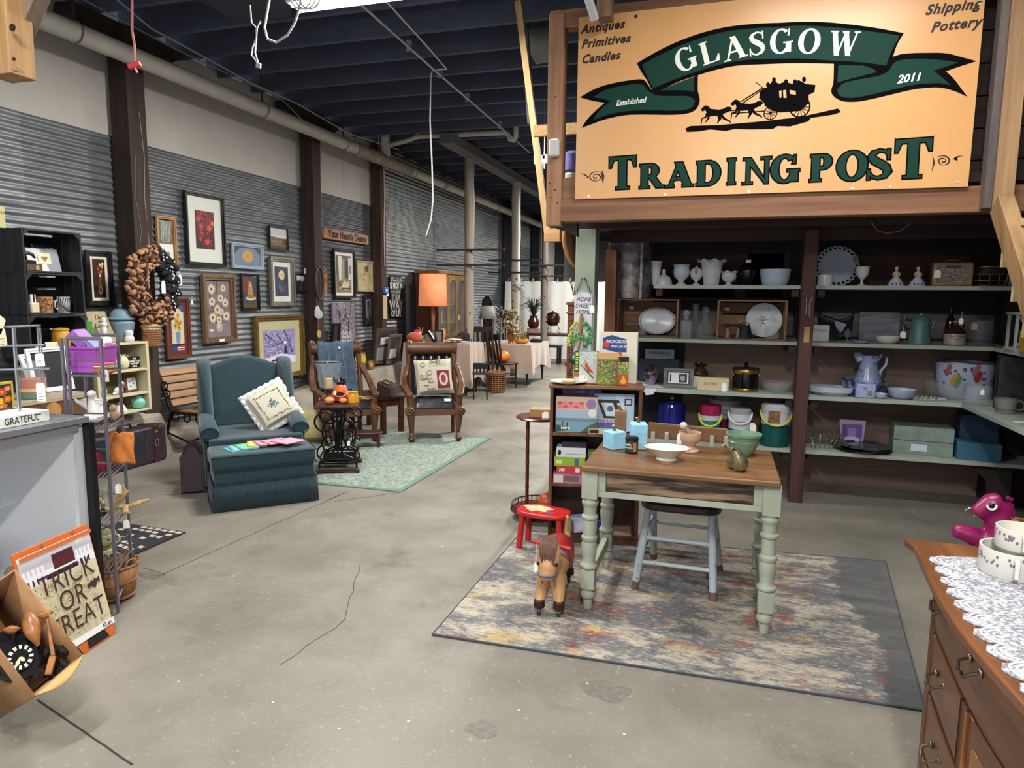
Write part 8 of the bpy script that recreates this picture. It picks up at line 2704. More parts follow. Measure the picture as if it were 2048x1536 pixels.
t=thing('price_card','white price card lying on the third shelf return','card',(1.86,5.05,Z3+.001),.4)
MB().box(-.04,.04,-.025,.025,0,.001).ob('card',PAPER,t)
t,R_,h=sh('roaster','cobalt blue enamel roaster with chrome knob, partly behind the plank back','roaster',1341,54,822,880,Z4,'mug',mat('16237a',.15),Y=6.15)
MB().lathe([(R_*1.03,h),(R_*.98,h+.02),(R_*.3,h+.045),(0,h+.047)],26).ob('lid',mat('16237a',.15),t)
MB().ball((0,0,h+.065),.02,12,8).ob('knob',mat('b5b9c4',.15,.8),t)
def cooler(label,u,w_px,vt,vb,c_body,c_mid,c_lid,c_h,f1,f2,Y,logo=None):
 p=fy(u,vb,Y)
 k=K(p)
 t=thing('drink_cooler',label,'cooler',(p.x,Y,Z4+.001),0,'drink coolers on the lowest shelf')
 R_,h=w_px/2*k,(vb-vt)*k
 MB().lathe([(R_*.94,0),(R_,.008),(R_,h*f1),(0,h*f1)],28).ob('body',mat(c_body,.3),t)
 MB().lathe([(R_*1.01,h*f1+.0005),(R_*1.01,h*f2),(0,h*f2)],28).ob('collar',mat(c_mid,.35),t)
 MB().lathe([(R_*1.03,h*f2+.0005),(R_*1.03,h*.97),(R_*.9,h),(0,h)],28).ob('lid',mat(c_lid,.3),t)
 zb=h*(f2+.02)
 MB().tube([(R_*1.06*math.cos(a),-R_*1.09*math.sin(a),zb-h*.30*math.sin(a)**.8 if 0<a<PI else zb)for a in[PI*i/16 for i in range(17)]],.009,8).ob('handle',mat(c_h,.4),t)
 if logo:
  text(logo[0],.028,mat(logo[1],.5),t,T(0,-R_*1.03,h*(f1+f2)/2)@UPR,xs=.85)
 return t,R_,h
cooler('tall grey and maroon drink cooler at the back of the row',1446,52,792,880,'6b1530','a3a6b0','55585f','8d929c',.42,.82,6.26,('Coleman','7d2a3c'))
cooler('small teal cooler with magenta lid and lime handle',1418,40,812,884,'2c6b68','b5b8bb','8d1844','b5bf3a',.58,.72,6.0)
t,R_,h=cooler('small blue and white cooler with white handle',1477,42,816,886,'1d3c8a','b9bcc4','8d8f94','c3c6cc',.42,.86,5.98,('Coleman','2c3f7a'))
price_tag((R_*1.15,-.03,h*.6),0,.06,.1,t,0)
t,R_,h=cooler('large teal green cooler with lime handle by the dividing post',1548,54,806,890,'0c4a48','b3b5bd','a9acb2','b3b83f',.52,.80,5.98)
MB(T(-.02,-R_*1.025,h*.58)).box(-.045,.045,-.002,.0,0,.1).ob('sticker',mat('3a2430',.5,0,'8d6a3c',30),t)
p=fy(1642,894,6.0)
t=thing('wire_baskets','wire egg basket with looped sides on the lowest shelf by the post','basket',(p.x,6.02,Z4+.001))
b=MB()
for i in range(26):
 a=2*PI*i/26
 b.tube([(.10*math.cos(a)*1.3,.07*math.sin(a),0),(.15*math.cos(a)*1.2,.1*math.sin(a),.06),(.11*math.cos(a)*1.3,.08*math.sin(a),.12)],.003,5)
b.ring((0,0,.12),.11,.004,24,5,2,1.3,.75)
b.ring((0,0,.11),.13,.003,20,5,1,.7,1,0,PI)
b.ob('wires',mat('77736c',.35,.7),t)
p=fy(1705,884,6.15)
t=thing('coaster_pack','purple and white picture packet standing behind the black trays','packet',(p.x,6.2,Z4+.001))
t.rotation_euler=(-.08,0,0)
MB(UPR).prism([(-.085,0),(.085,0),(.1,.21),(-.1,.21),(-.095,.12)],.012).ob('packet',mat('a39ab0',.5),t)
artmesh('print',UPR,.15,.16,-.075,.015,[('6b4a94',rect(0,1,.3,1)),('8d77b5',rect(.3,.7,.35,.8)),('c3b9d4',ell(.5,.2,.4,.16)),('54367d',rect(0,.2,.4,1))],mat('7d62a5',.5),t,.0125)
p=fy(1728,898,6.0)
for i in range(2):
 t=thing('octagon_tray',['black octagonal tray, lower of two on the lowest shelf','black octagonal tray with white pattern, upper of the two'][i],'tray',(p.x+.02*i-.01,6.02+.03*i,Z4+.001+.026*i),.2*i,'two black trays')
 MB().lathe([(.15,0),(.2,.006),(.23-.05*i,.02),(.21-.05*i,.02),(.15,.008),(0,.008)],8).ob('tray',mat('0e0f11',.15,0,'4a4f52' if i else '1a1c1f',20),t)
GRB=mat('5f6f68',.6,0,'7d8f86',8,.1)
p=fy(1841,908,6.05)
for i in range(2):
 t=boxthing('wooden_box',['weathered green plank box with a white label, lower of two','weathered green plank box, upper of two'][i],'box',(p.x,6.08,Z4+.001+.112*i),(.41,.24,.108),GRB,rad(-6),group='two green plank boxes')
 if i==0:
  MB().box(-.08,.03,-.1225,-.1205,.03,.085).ob('label_card',mat('b9bfd0',.6),t)
p=fy(1950,915,6.0)
boxthing('blue_box','blue paper box in front of the darker blue one on the lowest shelf','box',(p.x,5.98,Z4+.001),(.29,.16,.135),mat('2c5a74',.6),rad(-6))
boxthing('blue_box','darker tall blue box at the back of the lowest shelf','box',(p.x+.05,6.18,Z4+.001),(.26,.18,.32),mat('1d3c54',.6),rad(-6))
wire('loose_string','pale string loop hanging from the header beam above the right shelves',[fy(u,v,5.40)for u,v in((1742,440),(1748,452),(1756,462),(1775,467),(1800,462),(1822,446))],.003,mat('7d6a64',.8),'string')
# ================================================================ front right: rug, table, toys, bookcase, dresser
m=mat('5c6067',.95)
nt=m.node_tree
N,L=nt.nodes,nt.links
bs_=N['Principled BSDF']
tc=N.new('ShaderNodeTexCoord')
st1=(.9,2.0,1)
c_=mix(ramp(nz(2.6,9,.72,st1),.46,(0,0,0),.54,(1,1,1)),'55575a','a39b8a')
c_=mix(ramp(nz(2.1,9,.75,(1.1,1.9,2)),.54,(0,0,0),.60,(1,1,1)),c_,'7d3f30')
c_=mix(ramp(nz(1.9,9,.75,(1.0,1.8,5)),.555,(0,0,0),.60,(1,1,1)),c_,'a08a58')
c_=mix(ramp(nz(3.4,9,.75,(1.2,2.4,9)),.53,(0,0,0),.58,(1,1,1)),c_,'55575e')
c_=mix(ramp(nz(40,4,.8,(.5,2,1)),.50,(0,0,0),.56,(.75,.75,.75)),c_,'66666a')
c_=mix(ramp(nz(46,4,.8,(.5,2,3)),.56,(0,0,0),.60,(.7,.7,.7)),c_,'a8a193')
sx_=N.new('ShaderNodeSeparateXYZ')
L.new(tc.outputs['Object'],sx_.inputs[0])
ad=N.new('ShaderNodeMath')
ad.operation='MULTIPLY_ADD'
ad.inputs[1].default_value=.55
L.new(nz(2.2,8,.7),ad.inputs[0])
L.new(sx_.outputs[0],ad.inputs[2])
c_=mix(ramp(ad.outputs[0],.97,(0,0,0),1.04,(.88,.88,.88)),c_,'4c4e51')
L.new(c_,bs_.inputs['Base Color'])
R4=[fl(u,v)for u,v in((865,1271),(1850,1424),(1770,1125),(1045,1063))]
t=thing('area_rug','large abstract rug in rust, grey and cream under the turned leg table','rug',(0,0,0))
cx0=sum((p.x for p in R4))/4
k=Matrix.Identity(4)
MB().prism([(p.x,p.y)for p in R4],.007,.001).ob('pile',m,t)
b=MB()
P5=[Vector((p.x,p.y,.006))for p in R4]
b.tube(P5,.006,6,True)
b.ob('bound_edge',mat('3a4450',.9),t)
TP=wood('4f3520','856240',0,10,.38,.15)
GRN=mat('8e9585',.6,0,'a1a698',7,.12)
tb=thing('work_table','sage painted table with turned legs, wooden top and wood grain drawer','table',(-.165,3.62,0.008))
MB().box(-.465,.465,-.345,.355,.738,.765).ob('top',TP,tb,.007,seg=3)
LP=[(.022,0),(.026,.05),(.026,.055),(.036,.062),(.04,.08),(.034,.095),(.028,.1),(.034,.107),(.034,.112)]
UPf=[(.036,.216),(.045,.222),(.046,.235),(.036,.245),(.031,.26),(.038,.3),(.041,.34),(.036,.362),(.042,.37),(.042,.385),(.034,.395),(.034,.45),(.033,.475),(.042,.482),(.043,.495),(.033,.502),(.034,.54),(.036,.548),(.042,.556),(.043,.57),(.034,.58),(.04,.59)]
for x in(-.428,.432):
 for y in(-.275,.30):
  b=MB()
  b.lathe(LP,18,c=(x,y,0))
  b.box(x-.036,x+.036,y-.036,y+.036,.112,.216)
  b.lathe(UPf,18,c=(x,y,0))
  b.box(x-.040,x+.040,y-.040,y+.040,.59,.738)
  b.ob('leg',GRN,tb,.003)
 MB().box(x-.016,x+.016,-.24,.265,.135,.195).ob('stretcher',GRN,tb,.003)
 MB().box(x-.02,x+.02,-.235,.26,.61,.737).ob('apron',GRN,tb,.002)
MB().box(-.388,.392,.28,.3,.61,.737).ob('apron',GRN,tb)
MB().box(-.388,.392,-.30,-.28,.602,.632).ob('rail',GRN,tb,.002)
for x in(-.388,.352):
 MB().box(x,x+.04,-.30,-.28,.632,.737).ob('rail_end',GRN,tb,.002)
WG=mat('2a1d1c',.5,0,'8a7058',14,.1,st=(.22,1,1.9),con=.09,det=2)
MB().box(-.345,.349,-.302,-.05,.636,.732).ob('drawer',WG,tb,.002,label='drawer with bold wood grain')
WB=mat('a9b5bc',.6,0,'5d6871',34,.2,con=.06,mid=.66)
ch=thing('kitchen_chair','chippy pale blue chair with dark seat and plank back, tucked under the table','chair',(0,0,0.008))
sc_=Vector((-.16,3.80,.46))
b=MB(T(*sc_))
b.prism([(.215*math.copysign(abs(math.cos(a))**.45,math.cos(a)),.18*math.copysign(abs(math.sin(a))**.5,math.sin(a)))for a in[2*PI*i/40 for i in range(40)]],.045)
b.ob('seat',wood('1c1112','3a2524',0,12,.3,.1),ch,.012,seg=3)
top_=[(-.33,3.68),(-.0,3.68),(.0,3.93),(-.33,3.93)]
bot_=[(-.39,3.66),(.03,3.64),(.06,4.08),(-.33,4.14)]
PT=[(Vector((a,c,.462)),Vector((d,e,0)))for(a,c),(d,e)in zip(top_,bot_)]
for a,c in PT:
 o=MB().tube([a,a.lerp(c,.5),a.lerp(c,.9),c],[.019,.022,.021,.019],10).ob('leg',WB,ch)
 MB().tube([a.lerp(c,.90),c+Vector((0,0,.0002))],.0215,10).ob('worn_foot',mat('6b5140',.8),o)
for i,j,q in((0,1,.36),(0,1,.66),(0,3,.3),(0,3,.55),(1,2,.3),(1,2,.55),(3,2,.4)):
 MB().tube([PT[i][0].lerp(PT[i][1],q),PT[j][0].lerp(PT[j][1],q)],[.011,.012],8).ob('rung',WB,ch)
p,q=fy(1298,850,4.15),fy(1464,862,4.15)
b=MB(T(0,4.15,0)@UPR)
b.prism([(p.x,p.z-.085),(q.x-.02,p.z-.085),(q.x,p.z-.065),(q.x,p.z-.02),(q.x-.03,p.z),(p.x,p.z+.012)],.02)
b.ob('back_plank',wood('5f4029','8d6643',0,12,.5,.2),ch,.004)
for x in(p.x+.03,p.x+.11,p.x+.2,p.x+.29,p.x+.37,q.x-.03):
 MB().box(x-.011,x+.011,4.10,4.118,.50,p.z-.04).ob('spindle',GRN,ch,.002)
 MB().bar((x,4.109,.52),(x*.85-.03,3.93,.5),.02).ob('spindle_foot',GRN,ch)
MB().box(p.x+.0,q.x-.0,4.095,4.125,.585,.615).ob('cross_rail',GRN,ch,.002)
ZT_=.7745
tp=lambda u,v:fl(u,v,ZT_)
BLU=mat('7fb4cf',.8,0,'95c6dd',14,.5,bs=22)
def block(label,u,v,w_px,vt,m_,rz=.5,stem=.03):
 p=tp(u,v)
 k=K(p)
 w_=w_px*k*.74
 h=(v-vt)*k*.95
 t=thing('block_pumpkin',label,'ornament',(p.x,p.y+w_/2,ZT_),rz,None)
 MB().box(-w_/2,w_/2,-w_/2,w_/2,0,h).ob('block',m_,t,.006)
 MB().tube([(0,0,h),(-.012,0,h+stem)],[.009,.008],9).ob('stem',wood('4a3424','8d7050',2),t)
 MB().tube([(-.012,0,h+stem),(-.0122,0,h+stem+.0005)],.008,9).ob('cut_end',mat('c2b49a',.8),t)
block('short blue carved wood block pumpkin at the left of the table',1226,900,46,862,BLU,.75)
block('tall blue carved wood block pumpkin right of the short one',1274,900,44,845,BLU,.25,.03)
block('brown carved wood block pumpkin behind the blue ones',1238,884,32,818,mat('6d5038',.8,0,'8f6f52',10,.5),.1,.03)
p=tp(1262,907)
t=thing('candle_jar','dark jar candle with black lid and teal label on the table','candle',(p.x,p.y+.02,ZT_))
MB().lathe([(.032,0),(.035,.004),(.035,.068),(.033,.072)],24).ob('jar',mat('2a211c',.2),t)
MB().lathe([(.036,.0725),(.036,.086),(.03,.09),(0,.09)],24).ob('lid',mat('0e0e10',.35),t)
b=MB()
b.grid(lambda u,v:(.0354*math.cos(-2.7+1.5*u),.0354*math.sin(-2.7+1.5*u),.012+.05*v),10,2)
o=b.ob('label',mat('1d3a3c',.5),t)
b=MB()
b.grid(lambda u,v:(.0354*math.cos(-1.2+.55*u),.0354*math.sin(-1.2+.55*u),.012+.05*v),6,2)
b.ob('label_strip',mat('a5713c',.5),t)
text('Fallen',.018,PAPER,t,T(-.014,-.0345,.05)@rotm(0,0,-.42)@UPR,shear=.3)
text('Country',.014,PAPER,t,T(-.013,-.0347,.034)@rotm(0,0,-.42)@UPR,shear=.3)
p=tp(1331,925)
t=thing('serving_bowl','white scalloped oval serving bowl on the table front','bowl',(p.x,p.y+.06,ZT_))
k=K(p)
MB().lathe([(.052,0),(.055,.008),(.05,.012),(.085,.045),(.115,.068),(.11,.069),(.08,.045),(.04,.016),(0,.014)],40,sx=1.0,sy=.8,wob=lambda a,z:(.035*math.cos(12*a)if z>.05 else 0)).ob('bowl',mat('c9c8be',.25),t)
MB().box(-.02,.03,-.1,-.06,.0,.001).ob('paper_slip',mat('a86a55',.8),t)
MB().box(-.005,.005,-.01,.01,.0165,.018).ob('price_sticker',PAPER,t)
p=tp(1378,906)
t=thing('mortar','pink beige stone mortar with pestle on the table','mortar',(p.x,p.y+.04,ZT_))
STN=mat('b08f76',.4,0,'c2a48c',14)
MB().lathe([(.05,0),(.053,.008),(.045,.018),(.03,.03),(.034,.042),(.055,.06),(.062,.08),(.06,.108),(.054,.108),(.05,.075),(0,.06)],26).ob('mortar',STN,t)
MB().tube([(.01,.01,.07),(-.015,0,.115),(-.032,-.005,.135)],[.018,.014,.012],10).ob('pestle',mat('8d8076',.5),t)
MB().ball((-.036,-.006,.142),.021,12,8).ob('pestle_knob',mat('b9b1a3',.5),t)
price_tag((-.055,-.035,.105),.3,.025,.06,t,0)
p=tp(1486,914)
t=thing('mixing_bowl','sage green ridged mixing bowl at the right of the table','bowl',(p.x,p.y+.06,ZT_))
MB().lathe([(.045,0),(.05,.006),(.07,.045),(.082,.075),(.078,.08),(.088,.105),(.093,.106),(.093,.118),(.085,.118),(.07,.06),(0,.015)],34).ob('bowl',mat('5f7f66',.25,0,'71917a',5),t)
p=tp(1480,943)
t=thing('pear_figurine','pair of antique gold pear shaped figurines on the table','figurine',(p.x,p.y+.03,ZT_))
GD=mat('5a543c',.35,.7,'9a9270',30,.5)
for x,y,s,tl in((.01,-.01,1,.35),(-.04,.035,.75,-.2)):
 b=MB(T(x,y,0)@rotm(.1,-tl,0))
 b.lathe([(.012,0),(.034,.012),(.042,.04),(.034,.075),(.02,.105),(.014,.118),(0,.122)],24,wob=lambda a,z:.035*math.cos(9*a))
 b.v=[Vector((x+(v.x-x)*s,y+(v.y-y)*s,v.z*s))for v in b.v]
 b.tube([(x-.005,y,.11*s),(x-.02,y-.01,.13*s),(x-.035,y-.015,.12*s)],[.006,.008,.003],7)
 b.ob('pear',GD,t)
a,c=Vector((-1.025,4.22,0)),Vector((-.45,4.32,0))
thb=math.atan2(.10,.575)
W_=(c-a).length
bk=thing('bookcase','walnut bookcase full of puzzle boxes beside the table','bookcase',(a.x,a.y,0),thb)
BW_=wood('3f261a','6b4732',2,12,.45,.15)
BI=wood('2a1a15','47302a',2,10,.5,.15)
for x in(0,W_-.02):
 MB().box(x,x+.02,0,.26,0,1.03).ob('side',BW_,bk,.002)
MB().box(-.01,W_+.01,-.01,.27,1.03,1.052).ob('top',wood('5a3826','8a6145',0,12,.45),bk,.004)
MB().box(.02,W_-.02,.25,.26,.05,1.03).ob('back',BI,bk)
for z in(.72,.385,.05):
 MB().box(.02,W_-.02,.0,.25,z,z+.02).ob('shelf',BW_,bk,.002)
MB().box(.02,W_-.02,.005,.02,0,.05).ob('kick_board',BW_,bk)
WK=L2W((a.x,a.y),thb)
ZB=1.0535
def gbox(name,label,x,y,z,d,m_,rz=0,tilt=0,its=None,bg=None,lab=None,txt=None):
 """a game or puzzle carton; print on its front face"""
 p=WK(x,y)
 t=thing(name,label,'box',(p.x,p.y,z),thb+rz)
 t.rotation_euler=(-tilt,0,thb+rz)
 MB().box(-d[0]/2,d[0]/2,-d[1]/2,d[1]/2,0,d[2]).ob('carton',m_,t,.002)
 if its is not None:
  artmesh('print',T(0,-d[1]/2,0)@UPR,d[0]*.98,d[2]*.98,-d[0]*.49,d[2]*.01,its,bg,t,.0006)
 for s_,sz,c,x_,z_ in txt or():
  text(s_,sz,mat(c,.5),t,T(x_,-d[1]/2-.0012,z_)@UPR,off=.0004,xs=.85)
 return t
p=WK(.11,.06)
lathe_thing('dinner_plate','white plate with yellow centre lying on the bookcase top','plate',(p.x,p.y,ZB),[(.06,0),(.07,.004),(.115,.016),(.115,.02),(.07,.008),(0,.006)],mat('c9c9c2',.3),n=30)
MB().lathe([(.05,.0165),(.0,.0168)],20).ob('centre_print',mat('c2a94a',.4),bpy.data.objects['dinner_plate'])
random.seed(14)
gbox('puzzle_box','puzzle box with a red cardinal on a branch',.225,.10,ZB,(.15,.06,.21),mat('1d4a3a',.5),-.1,0,[('1d2a1c',rect(0,.2,.35,1)),('b5c94a',rect(.04,.16,.42,.97)),('b0402c',rect(0,.2,.2,.34)),('2a2320',[(.2,.62),(.3,.58),(.85,.2),(.82,.16)]),('a8382a',[(.42,.75),(.52,.68),(.62,.55),(.85,.33),(.62,.36),(.48,.45),(.45,.6)]),('a89a6a',[(.36,.52),(.45,.8),(.48,.5)]),('d8d6d0',ell(.4,.15,.2,.12)),('c26a4a',rect(.24,1,0,.03))]+strokes(30,['8fa09a','b9c3bd','5f7068'],.25,.9,.05,.95,.05,.15,.02),mat('9fb0a8',.5,0,'c2ccc4',6),txt=(('1000',.05,'1d2a1c',-.064,.15),))
for o_ in[o for o in bpy.data.objects if o.name.startswith('lettering')and o.parent and o.parent.name.startswith('puzzle_box')]:
 o_.matrix_local=T(-.061,0,.145)@rotm(0,PI/2,0)@T(.064,0,-.15)
gbox('puzzle_box','puzzle box with a garden picture beside the cardinal box',.36,.075,ZB,(.14,.06,.20),mat('b56a35',.5),.12,0,strokes(150,['5f7a35','8fa04a','b5b26a','7d4a6a','c2a85a','48592c'],.02,.95,.04,.8,.03,.1,.05)+[('b59a62',rect(0,1,.82,1))],mat('6f7f42',.5),txt=(('Gardens',.032,'6b7a2a',0,.18),))
gbox('puzzle_box','narrow end of a puzzle box with orange jigsaw piece print',.455,.06,ZB,(.065,.09,.185),mat('a86a3a',.5),.12,0,[('17171a',rect(0,1,.82,1)),('6f7f42',rect(0,1,.42,.78)),('a84a1c',rect(0,1,0,.40)),('c9a03a',ell(.5,.14,.3,.09)),('c9a03a',ell(.5,.26,.14,.07))]+strokes(24,['8fa04a','b5b26a','48592c'],.02,.9,.44,.74,.08,.2,.07),mat('b59a62',.5))
gbox('science_kit','cream metal microscope and lab set case on the bookcase top',.435,.18,ZB,(.24,.09,.33),mat('b9b8a5',.4),-.12,0,[('1d3f7a',[(.06,.68),(.06,.9),(.3,.96),(.72,.88),(.72,.62),(.4,.62)]),('b5352c',ell(.16,.78,.08,.075)),('c24a42',rect(.1,.42,.44,.6)),('a85a42',ell(.53,.52,.08,.11)),('d8d6c8',rect(.17,.4,.5,.53))],mat('c9c8b5',.4),txt=(('MICROSCOPE',.028,'d8d8d0',-.005,.272),('AND LAB SET',.021,'d8d8d0',.005,.24)))
z=.7405
gbox('puzzle_box','purple puzzle box with a misty lake and pink macaroons',.17,.05,z,(.27,.06,.235),mat('5a2a5c',.5),.0,0,[('8fa3b5',rect(0,1,.35,.62)),('5f7a82',rect(0,1,.3,.40)),('6d8fa0',rect(0,1,0,.3)),('2f4a3a',[(0,0),(.3,.05),(.2,.18),(0,.2)]),('3a5a42',[(.6,0),(1,0),(1,.3),(.8,.2)]),('2a3038',rect(.15,.18,.08,.3)),('2a3038',rect(.26,.29,.06,.28))]+[('c24a62' if i%2 else 'd0728a',ell(.1+.13*(i%5),.72+.1*(i//5),.07,.05))for i in range(10)]+[('7d6a9a',ell(.85,.8,.12,.14)),('c9c9cc',ell(.88,.55,.1,.12))],mat('b5a58a',.5),txt=(('Eaarel',.028,'e0e0e0',-.07,.03),))
gbox('puzzle_box','darker puzzle box standing behind the lake puzzle',.2,.13,z,(.26,.05,.28),mat('3a2a5c',.5),0,0,strokes(50,['8d3a4a','3a5a8d','5a7a9a','2a2a4a'],0,.9,.0,.95,.1,.3,.08),mat('4a3a6a',.5))
gbox('craft_kit','pale blue boxed craft tray kit leaning in the upper bookcase bay',.41,.10,z+.002,(.26,.05,.245),mat('7d9fc4',.5),.0,.12,[('3a5a9a',rect(0,.72,0,.22)),('c2d4e6',rect(.55,.75,.4,.98)),('17181c',[(.06,.84),(.62,.84),(.64,.76),(.1,.76)]),('17181c',[(.08,.8),(.16,.8),(.32,.36),(.24,.36)]),('17181c',[(.46,.8),(.56,.8),(.66,.4),(.58,.4)]),('17181c',rect(.25,.64,.34,.4)),('c9cfd8',[(.16,.76),(.46,.76),(.58,.42),(.32,.42)]),('3f5a8d',ell(.4,.6,.08,.08)),('17181c',rect(.76,.95,.7,.88)),('b9c9d8',rect(.79,.92,.73,.85))],mat('a9c3dc',.5),txt=(('STOW&GO',.035,'b5402c',-.06,.062),))
gbox('game_box','slim cream game box lying in the upper bookcase bay',.33,.03,z,(.16,.05,.03),mat('a89a7d',.5),0,0,[('2a1a15',rect(.02,.4,.1,.9))],mat('b5a88d',.5))
z=.4055
for i,(lab,x,d,c,cc)in enumerate((('grey and pink puzzle box lowest of the stack in the middle bay',.13,(.21,.17,.065),'8d6a7a',[('b9b3b5',rect(.02,.3,.1,.9)),('6d4a55',rect(.32,.8,.2,.8))]),('red puzzle box lettered 300, second of the stack',.145,(.19,.17,.048),'a82c34',[('c9c3c0',rect(.65,.8,.2,.8))]),('lime green puzzle box, third of the stack',.13,(.20,.17,.058),'7d9a2c',[('3a5a7a',rect(.66,.8,.1,.9)),('b5c97a',rect(.05,.25,.3,.7))]),('white puzzle box topmost of the stack',.14,(.19,.16,.06),'b9bcc0',[('17171a',ell(.1,.5,.06,.3)),('8d9096',rect(.3,.9,.3,.4))]),('black boxed puzzle at the back of the stack',.16,(.16,.12,.035),'1d1d20',[]))):
 gbox('puzzle_box',lab,x,.085,z,d,mat(c,.5),random.uniform(-.04,.04),0,cc,mat(c,.5),txt=((('300',.03,'d8d8d0',-.06,.024),)if i==1 else None))
 z+=d[2]+.001
gbox('puzzle_box','small cream and green box beside the puzzle stack',.29,.12,.4055,(.08,.1,.2),mat('9aa06a',.5),0,0,[('c9c3a8',rect(0,1,.4,.8))],mat('7d8a4a',.5))
gbox('game_box','white and blue game box tilted in the bottom bookcase bay',.22,.07,.085,(.16,.15,.075),mat('8d93a8',.5),.35,.0,[('b9bccc',rect(.1,.9,.2,.8)),('3a3f5c',rect(.6,.85,.3,.7))],mat('a0a6bb',.5))
gbox('game_box','dark printed game box under the tilted one',.24,.09,.0705,(.2,.16,.013),mat('4a3a30',.5))
gbox('game_box','bright blue packet on the bottom bookcase shelf',.31,.06,.0705,(.07,.03,.08),mat('1d3a8d',.4))
MB().box(.30,W_-.04,.01,.2,.0702,.0708).ob('paint_stain',mat('7d7a5c',.7,0,'8d6a62',18),bk,label='paint smeared patch on the bottom shelf')
DR=wood('3a1414','5c2222',2,20,.3,.1)
pc0=Vector((-1.22,4.72,0))
ps=thing('plant_stand','dark red two tier round stand with a bamboo turned pole','stand',pc0)
zt_=.755
MB().lathe([(0,zt_-.02),(.165,zt_-.018),(.175,zt_-.008),(.165,zt_),(0,zt_)],30,wob=lambda a,z:.02*math.cos(14*a)).ob('top',DR,ps)
MB().lathe([(0,.05),(.2,.052),(.21,.06),(.2,.07),(0,.07)],30).ob('lower_tier',DR,ps)
b=MB()
b.ring((0,0,.105),.195,.006,30,6)
for i in range(30):
 a=2*PI*i/30
 b.cyl((.2*math.cos(a),.2*math.sin(a),.07),(.195*math.cos(a),.195*math.sin(a),.105),.004,5)
b.ob('gallery',DR,ps)
for i in range(3):
 a=2.1*i+.4
 MB().ball((.14*math.cos(a),.14*math.sin(a),.025),.025,10,8).ob('foot',DR,ps)
for x,y in((-.09,-.0),(.09,.06)):
 b=MB()
 b.cyl((x,y,.07),(x,y,zt_-.02),.0135,10)
 for k_ in range(7):
  b.ring((x,y,.13+k_*.09),.0145,.004,12,6)
 b.ob('pole',DR,ps)
t=thing('trinket_box','small tan wooden box with a white tag on the plant stand','box',(pc0.x+.03,pc0.y-.03,zt_+.001),.15)
MB().box(-.09,.09,-.06,.06,0,.06).ob('box',wood('7d5a35','a8824f',0,20),t,.003)
price_tag((.03,-.062,.045),.2,.06,.045,t,0)
t=thing('wire_pumpkin','orange ribbed ornamental pumpkin on the lower tier of the stand','pumpkin',(pc0.x+.09,pc0.y-.08,.072))
MB().ball((0,0,.07),(.075,.075,.07),40,14,lambda a,q:1+.07*abs(math.cos(6*a))-.04).ob('pumpkin',mat('8d3a10',.4,0,'b5541a',10),t)
MB().tube([(0,0,.13),(.01,0,.155)],.008,7).ob('stem',mat('5a4a2c',.8),t)
RED=mat('a81c20',.35,0,'b5282a',6)
rs=thing('child_stool','small glossy red child stool with paint worn off its seat','stool',(-1.03,4.12,.008),rad(-6))
b=MB()
oval=[(.175*math.copysign(abs(math.cos(a))**.7,math.cos(a)),.11*math.copysign(abs(math.sin(a))**.7,math.sin(a)))for a in[2*PI*i/36 for i in range(36)]]
b.prism(oval,.03,.215)
b.ob('seat',RED,rs,.01,seg=3)
b=MB(T(-.045,.015,.2455))
b.flat([((.09+.02*math.sin(5*a))*math.cos(a),(.062+.012*math.cos(7*a))*math.sin(a))for a in[2*PI*i/40 for i in range(40)]])
b.ob('worn_paint',mat('b59a72',.7,0,'d0bf9a',60,con=.1),rs,flat_=True,label='bare worn patch')
b=MB(T(.055,-.04,.2456))
b.flat([((.028+.006*math.sin(4*a))*math.cos(a),.018*math.sin(a))for a in[2*PI*i/20 for i in range(20)]])
b.ob('worn_paint',mat('2f5a7a',.6),rs,flat_=True,label='blue paint patch')
for x,y in((-.13,-.07),(.13,-.07),(.13,.07),(-.13,.07)):
 MB().tube([(x*.95,y*.9,.22),(x*1.05,y*1.1,0)],[.019,.021],10).ob('leg',RED,rs)
hz_=thing('ride_on_horse','small tan ride-on toy horse with red saddle and handle, on casters','toy horse',(-.765,3.21,.008),rad(5))
b=MB()
b.tube([(0,.02,.205),(0,.10,.225),(0,.28,.23),(0,.40,.215),(0,.45,.20)],[.06,.08,.07,.072,.035],16)
b.tube([(0,.06,.22),(0,.0,.28),(0,-.02,.33)],[.06,.052,.045],14)
b.tube([(0,.0,.345),(0,-.04,.33),(0,-.085,.275),(0,-.105,.238),(0,-.11,.225)],[.052,.06,.048,.042,.034],14)
for s in(-1,1):
 b.tube([(s*.03,.06,.19),(s*.042,.03,.12),(s*.047,.0,.075),(s*.05,-.015,.06)],[.048,.036,.028,.03],12)
 b.tube([(s*.035,.40,.20),(s*.045,.42,.13),(s*.045,.44,.09),(s*.045,.43,.06)],[.045,.03,.022,.024],12)
 b.tube([(s*.03,-.005,.37),(s*.036,-.01,.41)],[.016,.005],8)
HB=mat('9c7149',.45,0,'bf966a',9,.1)
body=b.ob('body',HB,hz_)
q=body.modifiers.new('rm','REMESH')
q.mode='VOXEL'
q.voxel_size=.0075
q.use_smooth_shade=True
q=body.modifiers.new('sm','SMOOTH')
q.iterations=4
MN=mat('3a251d',.6,0,'6b4a3a',40,.4)
b=MB()
for i in range(12):
 x=-.028+.005*i
 b.tube([(x*.9,.01,.402),(x*1.2,-.035,.396),(x*1.35,-.075,.376),(x*1.3,-.1,.352-.006*(i%3)),(x*1.1,-.111,.332-.02*(i%3))],[.012,.011,.009,.006,.002],6)
b.tube([(0,-.0,.395),(0,.04,.34),(0,.07,.28)],[.02,.022,.014],8)
b.ob('mane',MN,hz_,label='dark brown forelock and mane')
